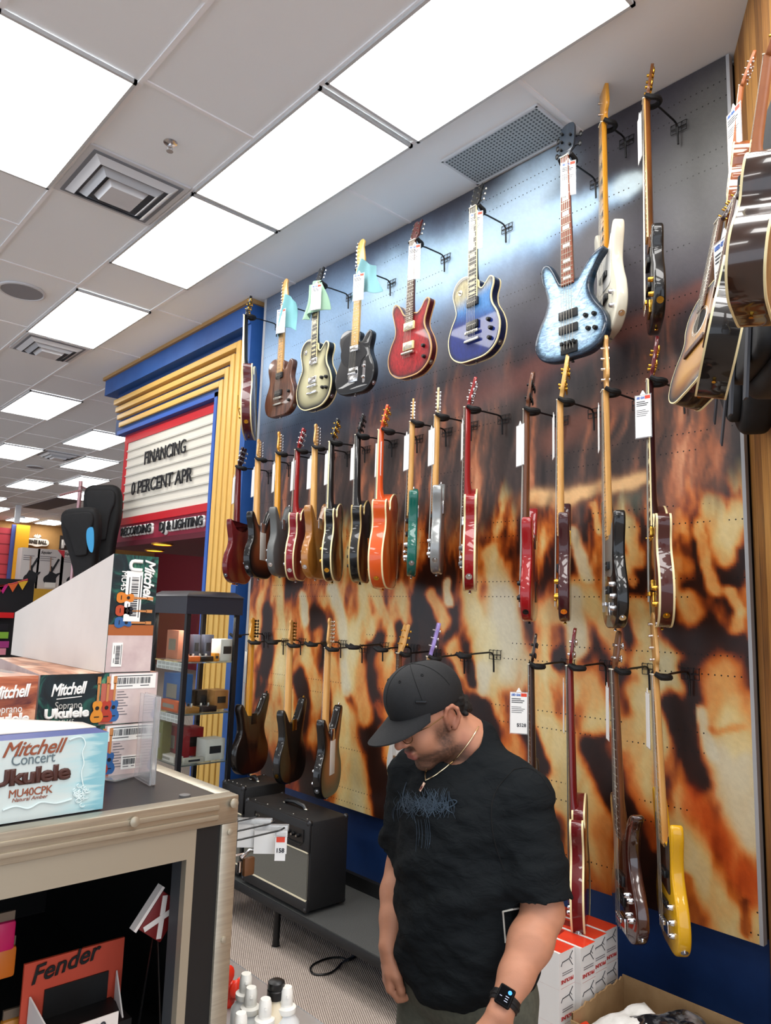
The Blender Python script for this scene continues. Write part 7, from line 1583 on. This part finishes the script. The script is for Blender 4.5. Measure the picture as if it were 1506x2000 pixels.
# ---------------------------------------------------------------- red and white boxes in the corner
PX1 = at_y((1206, 1806), 1.60)[0]; PZT = at_y((1206, 1806), 1.60)[2]; bw_ = .098; bh_ = (PZT-.004)/5; PL = .42
rw = mat('white_carton', '#d9d6d2', .5); rd = noisy('red_carton', '#c8311c', '#d13a22', 6, rough=.35); lr = mat('proline_red', '#a8201c', .5)
first = None
for r_ in range(5):
    for c_ in range(4):
        if r_ < 2 and c_ < 0: continue
        top_ = r_ == 4; nm = ('topmost', 'second from the top', 'third from the top', 'fourth from the top', 'lowest')[4-r_]; cn = ('nearest the blue wall', 'second from the blue wall', 'third from the blue wall', 'farthest from the blue wall')[c_]
        lab = 'red and white stand box, %s layer, %s' % (nm, cn)
        ox_ = PX1-bw_*(c_+1); oy_ = 1.60-.012*((c_*7+r_*3) % 3)
        if first is None:
            o = thing('stand_box', lab, 'box', (ox_, oy_, .002+bh_*r_), group='red and white guitar stand boxes')
            b = MB(); b.corners([(.0008, 0, 0), (bw_-.0008, 0, 0), (bw_-.0008, PL, 0), (.0008, PL, 0)], [(.0008, 0, bh_-.001), (bw_-.0008, 0, bh_-.001), (bw_-.0008, PL, bh_-.001), (.0008, PL, bh_-.001)]); c = b.build('carton', [rw, rd], o, 0)
            for pl in c.data.polygons: pl.material_index = 1 if pl.normal.z > .5 else 0
            part(o, 'white_edge', (.001, .0, bh_-.0012), (.012, PL, bh_-.0004), rw)
            b = MB(); b.box((bw_*.5, .20, bh_-.0006), (bw_*.5, .16, .0006), rot=(0, 0, .2)); b.build('dark_red_print', mat('dark_red_print', '#7a1710', .5), o)
            b = MB(); e = -.0008; b.tube([(bw_*.12, e, bh_*.62), (bw_*.2, e, bh_*.72), (bw_*.62, e, bh_*.74), (bw_*.85, e, bh_*.92)], .0014, 4); b.tube([(bw_*.62, e, bh_*.74), (bw_*.85, e, bh_*.52)], .0014, 4); b.tube([(bw_*.66, e, bh_*.80), (bw_*.80, e, bh_*.70)], .0012, 4); b.build('stand_picture', DARKINK, o)
            text('PROLINE', .017, lr, o, (bw_*.96, -.0008, bh_*.32), (-1, 0, 0), (0, 0, -1), 'lettering', .0002, .0006, 0, 'LEFT', 1, bw_*.80) if False else text('PROLINE', .017, lr, o, (bw_*.90, -.0008, bh_*.22), (-1, 0, 0), (0, 0, -1), 'lettering', .0002, .0006, 0, 'LEFT', 1, bw_*.78).__setitem__('label', 'red upside-down lettering')
            for k in range(2): part(o, 'print_line', (bw_*.2, -.0009, bh_*(.34+.06*k)), (bw_*.85, -.0003, bh_*(.36+.06*k)), mat('grey_ink', '#6a6468', .6))
            first = o; fk = list(o.children)
        else:
            o = first.copy(); COL.objects.link(o); o.location = (ox_, oy_, .002+bh_*r_); o['label'] = lab
            for ch in fk: cc2 = ch.copy(); COL.objects.link(cc2); cc2.parent = o
# open cardboard box with bagged parts
kb = noisy('kraft_card', '#8a6c48', '#987a54', 12, rough=.8); KZ = at_x((1300, 1928), 2.74)[2]
k0 = at_z((1120, 1940), KZ); kx0, kx1, ky0, ky1 = 2.36, 2.71, 1.02, 1.56
cbx = thing('cardboard_box', 'open brown cardboard box of bagged accessories below the yellow bass', 'box', (kx0, ky0, 0)); KW, KD = kx1-kx0, ky1-ky0
part(cbx, 'side_wall', (0, 0, 0), (.006, KD, KZ-.05), kb); part(cbx, 'side_wall', (KW-.006, 0, 0), (KW, KD, KZ), kb); part(cbx, 'end_wall', (.006, 0, 0), (KW-.006, .006, KZ-.06), kb); part(cbx, 'bottom', (.006, .006, 0), (KW-.006, KD-.006, .005), kb)
b = MB(); vs = []; n_ = 24; rj = random.Random(5)
for i in range(n_+1): x = .006+(KW-.012)*i/n_; z = KZ-.012*rj.random()-.02*(1-i/n_); vs += [(x, KD-.006, 0), (x, KD-.006, z), (x, KD, z), (x, KD, 0)]
fs = []
for i in range(n_):
    for k in range(4): fs.append((i*4+k, i*4+(k+1) % 4, i*4+4+(k+1) % 4, i*4+4+k))
b.faces(vs, fs); b.build('torn_end_wall', kb, cbx, 0, label='end wall with torn upper edge')
part(cbx, 'side_print', (-.0012, .10, KZ-.20), (-.0002, .34, KZ-.09), PAPER)
fill = thing('packing_paper', 'kraft packing filling the open cardboard box under the bags', 'packing', (kx0+.01, ky0+.01, .006)); part(fill, 'sheet', (0, 0, 0), (KW-.02, KD-.02, KZ-.16), noisy('kraft_fill', '#6f5638', '#8a6c48', 20, rough=.9, bump=.6))
def bag(lab, c, size, rot, mm, seed, extra=None):
    o = thing('poly_bag', lab, 'bag', c, rot, 'bagged accessories in the cardboard box'); r = random.Random(seed); b = MB(); nu, nv_ = 14, 10; vs, fs = [], []
    for sd in (1, -1):
        for j in range(nv_+1):
            for i in range(nu+1):
                u, v_ = i/nu*2-1, j/nv_*2-1; prof = max(0, (1-u**4)*(1-v_**4))**.6; vs.append((u*size[0]/2, v_*size[1]/2, sd*size[2]/2*prof+.006*math.sin(7*u+seed+3*v_)*prof+.004*r.uniform(-1, 1)*prof))
    n1 = (nu+1)*(nv_+1)
    for sd in (0, 1):
        for j in range(nv_):
            for i in range(nu): a2 = sd*n1+j*(nu+1)+i; q = (a2, a2+1, a2+nu+2, a2+nu+1); fs.append(q if sd == 0 else q[::-1])
    b.faces(vs, fs); b.build('bag_film', mm, o, 60)
    if extra: extra(o)
    return o
def redtop(o): b = MB(); b.box((-.13, 0, .012), (.06, .16, .02), bev=.006); b.build('red_header', rd, o, label='red header card')
zb2 = KZ-.10
bag('red headed white bag at the left of the cardboard box', (kx0+.12, ky0+.40, zb2+.035), (.26, .16, .06), (.1, -.25, -.5), noisy('white_film', '#c4c2bd', '#dcdad6', 14, rough=.25), 1, redtop)
bag('clear bag of black cables in the middle of the cardboard box', (kx0+.19, ky0+.30, zb2+.05), (.32, .13, .07), (.1, -.1, -.65), noisy('dark_bag_film', '#15161a', '#8a8c90', 16, rough=.12, coat=1, lo=.45, hi=.75), 2)
bag('clear bag of black cables nearest the blue wall in the cardboard box', (kx0+.24, ky0+.18, zb2+.05), (.26, .12, .07), (.1, .05, -.8), noisy('dark_bag_film', '#15161a', '#8a8c90', 16, rough=.12, coat=1, lo=.45, hi=.75), 3)
bag('white paper bag at the near side of the cardboard box', (kx0+.12, ky0+.17, zb2+.03), (.24, .14, .05), (0, .1, -.6), noisy('white_film', '#c4c2bd', '#dcdad6', 14, rough=.25), 4)
# ---------------------------------------------------------------- background of the shop
o = thing('bag_rack', 'steel rack carrying the tall black gig bags left of the portal', 'rack', (2.62, 7.42, 0)); b = MB(); b.cyl((0, 0, 0), (0, 0, 3.0), .02); b.build('upright', mat('pinkish_steel', '#b08a8e', .3, .6), o); b = MB(); b.tube([(-.30, -.34, 2.78), (-.1, -.3, 2.86), (0, 0, 2.95), (.02, -.3, 2.86)], .010, 8); b.build('arm', mat('pinkish_steel', '#b08a8e', .3, .6), o); b = MB(); b.box((0, 0, .01), (.5, .5, .02)); b.build('base', BLACKMET, o)
def hbag(lab, p0, p1, w_, y, logo):
    t_ = at_y(p0, y); bt = at_y(p1, y); r = gigbag(lab, bt, t_, w_, .16, (-.6, -.8, 0), False, 'hanging black gig bags', loop=False)
    return r
g1 = hbag('large plain black gig bag hanging beside the letter board', (202, 948), (200, 1180), .35, 7.12, False); g1.scale = (1.0, 1, 1)
g2 = hbag('slimmer black gig bag with pale vertical lettering and blue patch, left of the large one', (157, 992), (174, 1190), .34, 6.92, False)
L2 = 0.9
b = MB(); r3 = random.Random(2)
for k, h2 in enumerate((.014, .03, .05, .04, .05, .03, .045)): b.box((.045, -.084, .10+.030*k+(.03 if k > 0 else 0)), (.028, .008, h2*.5))
b.build('lettering_mark', mat('pale_logo', '#cfd3d6', .5), g2, label='pale vertical lettering')
b = MB(); b.prism(spline([(.0, 0), (.05, .01), (.065, .10), (.05, .20), (.02, .22), (.0, .12)], 4), -.126, -.112, tm=Matrix.Translation((-.13, 0, .20))); b.build('blue_patch', mat('blue_patch', '#3a9ad0', .4), g2)
slat = mat('red_slatwall', '#c2414f', .55); t = NT(slat); sx = t.new('ShaderNodeSeparateXYZ'); t.link(t.coord('Object'), sx.inputs[0]); t.color(t.mix(t.math('LESS_THAN', t.math('FRACT', t.math('MULTIPLY', sx.outputs['Z'], 3.5)), .14), lin('#c8424e'), lin('#8a2530')))
def bgrect(name, p0, p1, y, m, d=.05, parent=None):
    a2, c2 = at_y(p0, y), at_y(p1, y); b = MB(); b.corners([(a2[0], y, c2[2]), (c2[0], y, c2[2]), (c2[0], y+d, c2[2]), (a2[0], y+d, c2[2])], [(a2[0], y, a2[2]), (c2[0], y, a2[2]), (c2[0], y+d, a2[2]), (a2[0], y+d, a2[2])]); return b.build(name, m, parent, 0)
def settle(o, y):                                 # extend a far item down to the floor
    for v_ in o.data.vertices:
        if v_.co.z < sum(q.co.z for q in o.data.vertices)/8: v_.co.z = 0
o = bgrect('wall_red_slats', (-60, 1024), (31, 1150), 22.6, slat); settle(o, 0); structure(o)
o = bgrect('trim_blue_post', (24, 1024), (33, 1150), 22.5, mat('post_blue', '#4a5aa0', .5)); settle(o, 0); structure(o)
o = bgrect('trim_yellow_post', (33, 1024), (47, 1150), 22.4, mat('post_yellow', '#e0a420', .5)); settle(o, 0); structure(o)
ysh = thing('stock_shelf', 'yellow stock shelf below the white guitar pack boxes at the back', 'shelf', (0, 0, 0)); o = bgrect('shelf_front', (38, 1148), (165, 1180), 21.0, mat('shelf_yellow', '#d2a02a', .5), 1.2, ysh); settle(o, 0); zs = max(v_.co.z for v_ in o.data.vertices)
def pack(lab, xa_, xb2, ytop, ybot, red, seed):
    y = 21.2; a2 = at_y((xa_, ytop), y); c2 = at_y((xb2, ybot), y); o = thing('guitar_pack_box', lab, 'box', (a2[0], y, zs), group='white guitar pack boxes at the back'); w_ = c2[0]-a2[0]; h_ = a2[2]-zs
    part(o, 'carton', (0, 0, 0), (w_, .4, h_), mat('pack_white', '#d6d0cc', .5))
    b = MB(); b.prism(spline([(x*1.3, z*1.3) for x, z in OUT['strat']], 3), -.012, -.004, tm=Matrix.Translation((w_*.45, 0, h_*.12)) @ Matrix.Rotation(.45, 4, 'Y') @ Matrix.Scale(h_*.75, 4)); b.build('guitar_picture', mat('pack_black', '#121214', .4), o)
    b = MB(); b.box((w_*.62, -.012, h_*.52), (.05*h_, .008, h_*.55), rot=(0, .45, 0)); b.build('gig_bag_picture', mat('pack_black', '#121214', .4), o); b = MB(); b.box((w_*.5, -.02, h_*.62), (.025*h_, .006, h_*.35), rot=(0, -.05, 0)); b.build('neck_picture', mat('pack_neck', '#b08a70', .4), o)
    if red: b = MB(); b.faces([(w_*.72, -.006, h_), (w_, -.006, h_), (w_, -.006, h_*.80), (w_*.72, -.001, h_), (w_, -.001, h_), (w_, -.001, h_*.80)], [(0, 1, 2), (5, 4, 3), (0, 3, 4, 1), (1, 4, 5, 2), (2, 5, 3, 0)]); b.build('red_corner', mat('pack_red', '#d83a44', .5), o)
    text('Squier', h_*.10, mat('pack_black', '#121214', .4), o, (w_*.1, -.004, h_*.88), (1, 0, 0), (0, 0, 1), 'lettering', .001, .002, .3) if red else None
    part(o, 'price_card', (w_*.35, -.02, h_*.04), (w_*.75, -.013, h_*.17), mat('pack_card', '#f0efe8', .5))
    for k in range(3): part(o, 'print_line', (w_*.1, -.004, h_*(.80-.05*k)), (w_*(.7-.1*k), -.001, h_*(.815-.05*k)), mat('grey_ink', '#6a6468', .6))
pack('white guitar pack box at the left beside the yellow post', 44, 72, 1069, 1146, False, 1); pack('white guitar pack box in the middle of the back shelf, red corner', 75, 120, 1071, 1147, True, 2); pack('white guitar pack box on the right of the back shelf, behind the gig bags', 121, 164, 1074, 1148, True, 3)
sg_ = thing('eagle_shield_sign', 'white shield shaped sign with eagle ornament and old style lettering on the tan back wall', 'sign', (0, 23.25, 0)); sl = at_y((48, 1060), 23.25); sr = at_y((96, 1060), 23.25); sc_ = at_y((71, 1059), 23.25); sw = sr[0]-sl[0]
b = MB(); b.prism([(sc_[0]+sw*x, sc_[2]+sw*z) for x, z in spline([(-.5, 0), (-.42, .13), (-.2, .15), (0, .2), (.2, .15), (.42, .13), (.5, 0), (.42, -.13), (.2, -.15), (0, -.2), (-.2, -.15), (-.42, -.13)], 4)], -.06, 0); b.build('plate', mat('sign_white', '#d8d4c8', .5), sg_)
b = MB(); b.tube([(sc_[0]-sw*.12, -.05, sc_[2]+sw*.28), (sc_[0]-sw*.02, -.05, sc_[2]+sw*.2), (sc_[0], -.05, sc_[2]+sw*.30), (sc_[0]+sw*.02, -.05, sc_[2]+sw*.2), (sc_[0]+sw*.12, -.05, sc_[2]+sw*.28)], .05, 6); b.build('ornament', mat('sign_white', '#d8d4c8', .5), sg_)
text('ERNIE BALL', sw*.2, mat('sign_dark', '#3a3128', .5), sg_, (sc_[0]-sw*.40, -.07, sc_[2]-sw*.06), (1, 0, 0), (0, 0, 1), 'lettering', .01, .01, 0, 'LEFT', 1, sw*.8)
sg2 = thing('brand_sign', 'dark sign with grey block letters PRO on the tan back wall beside the gig bags', 'sign', (0, 23.25, 0)); a2 = at_y((115, 1070), 23.25); c2 = at_y((172, 1056), 23.25); part(sg2, 'backing', (a2[0], -.05, a2[2]-.05), (c2[0]+.3, 0, c2[2]+.08), mat('sign_dark2', '#2a2522', .5)); text('PRO', (c2[2]-a2[2])*1.15, mat('sign_grey', '#b3b0ac', .4), sg2, (a2[0]+.04, -.06, a2[2]), (1, 0, 0), (0, 0, 1), 'lettering', .02, .02, 0, 'LEFT', 1, c2[0]-a2[0])
# counter with bunting at the left edge
CYC = 9.0; a2, c2 = at_y((-60, 1130), CYC), at_y((53, 1290), CYC)
ct = thing('merchandise_counter', 'black counter with colourful bunting and a red ledge at the left edge', 'counter', (0, CYC, 0)); part(ct, 'body', (a2[0], 0, 0), (c2[0], .6, at_y((30, 1131), CYC)[2]), mat('counter_black', '#0f1014', .6)); zr = at_y((10, 1196), CYC)[2]; part(ct, 'red_ledge', (a2[0], -.12, zr-.06), (at_y((21, 1200), CYC)[0], 0, zr), mat('ledge_red', '#d01a1e', .4))
b = MB(); b.tube([at_y(p, CYC-.02)-np.array([0, CYC, 0]) for p in ((-20, 1148), (10, 1144), (30, 1139), (54, 1132))], .012, 6); b.build('bunting_cord', mat('bunting_red', '#b0303a', .6), ct)
for p, c in (((-1, 1143), '#8a3a2a'), ((6, 1143), '#c01f7a'), ((25, 1140), '#d8622c'), ((44, 1136), '#e0b030')):
    q = at_y(p, CYC-.02); s_ = .055; b = MB(); b.faces([(q[0]-s_, -.03, q[2]), (q[0]+s_, -.03, q[2]+.012), (q[0]+.005, -.03, q[2]-.095), (q[0]-s_, -.025, q[2]), (q[0]+s_, -.025, q[2]+.012), (q[0]+.005, -.025, q[2]-.095)], [(0, 1, 2), (5, 4, 3), (0, 3, 4, 1), (1, 4, 5, 2), (2, 5, 3, 0)]); b.build('bunting_flag', mat('flag_'+c.strip('#'), c, .6), ct)
for k, (p, c, lab) in enumerate((((8, 1222), '#15151a', 'black packet'), ((9, 1238), '#7fae3a', 'green packet'), ((10, 1256), '#a03a7a', 'pink packet'), ((4, 1270), '#d88a9a', 'pale pink packet'))):
    q = at_y(p, CYC-.16); o = thing('string_packet', lab+' on the rack under the red ledge at the left edge', 'packet', (q[0]-.06, CYC-.16, q[2]-.05), group='packets under the red ledge'); part(o, 'pouch', (-.06, 0, 0), (.10, .03, .07), mat('flag_'+c.strip('#'), c, .4)); part(o, 'hook', (.02, .03, .06), (.03, .17, .068), CHROME)
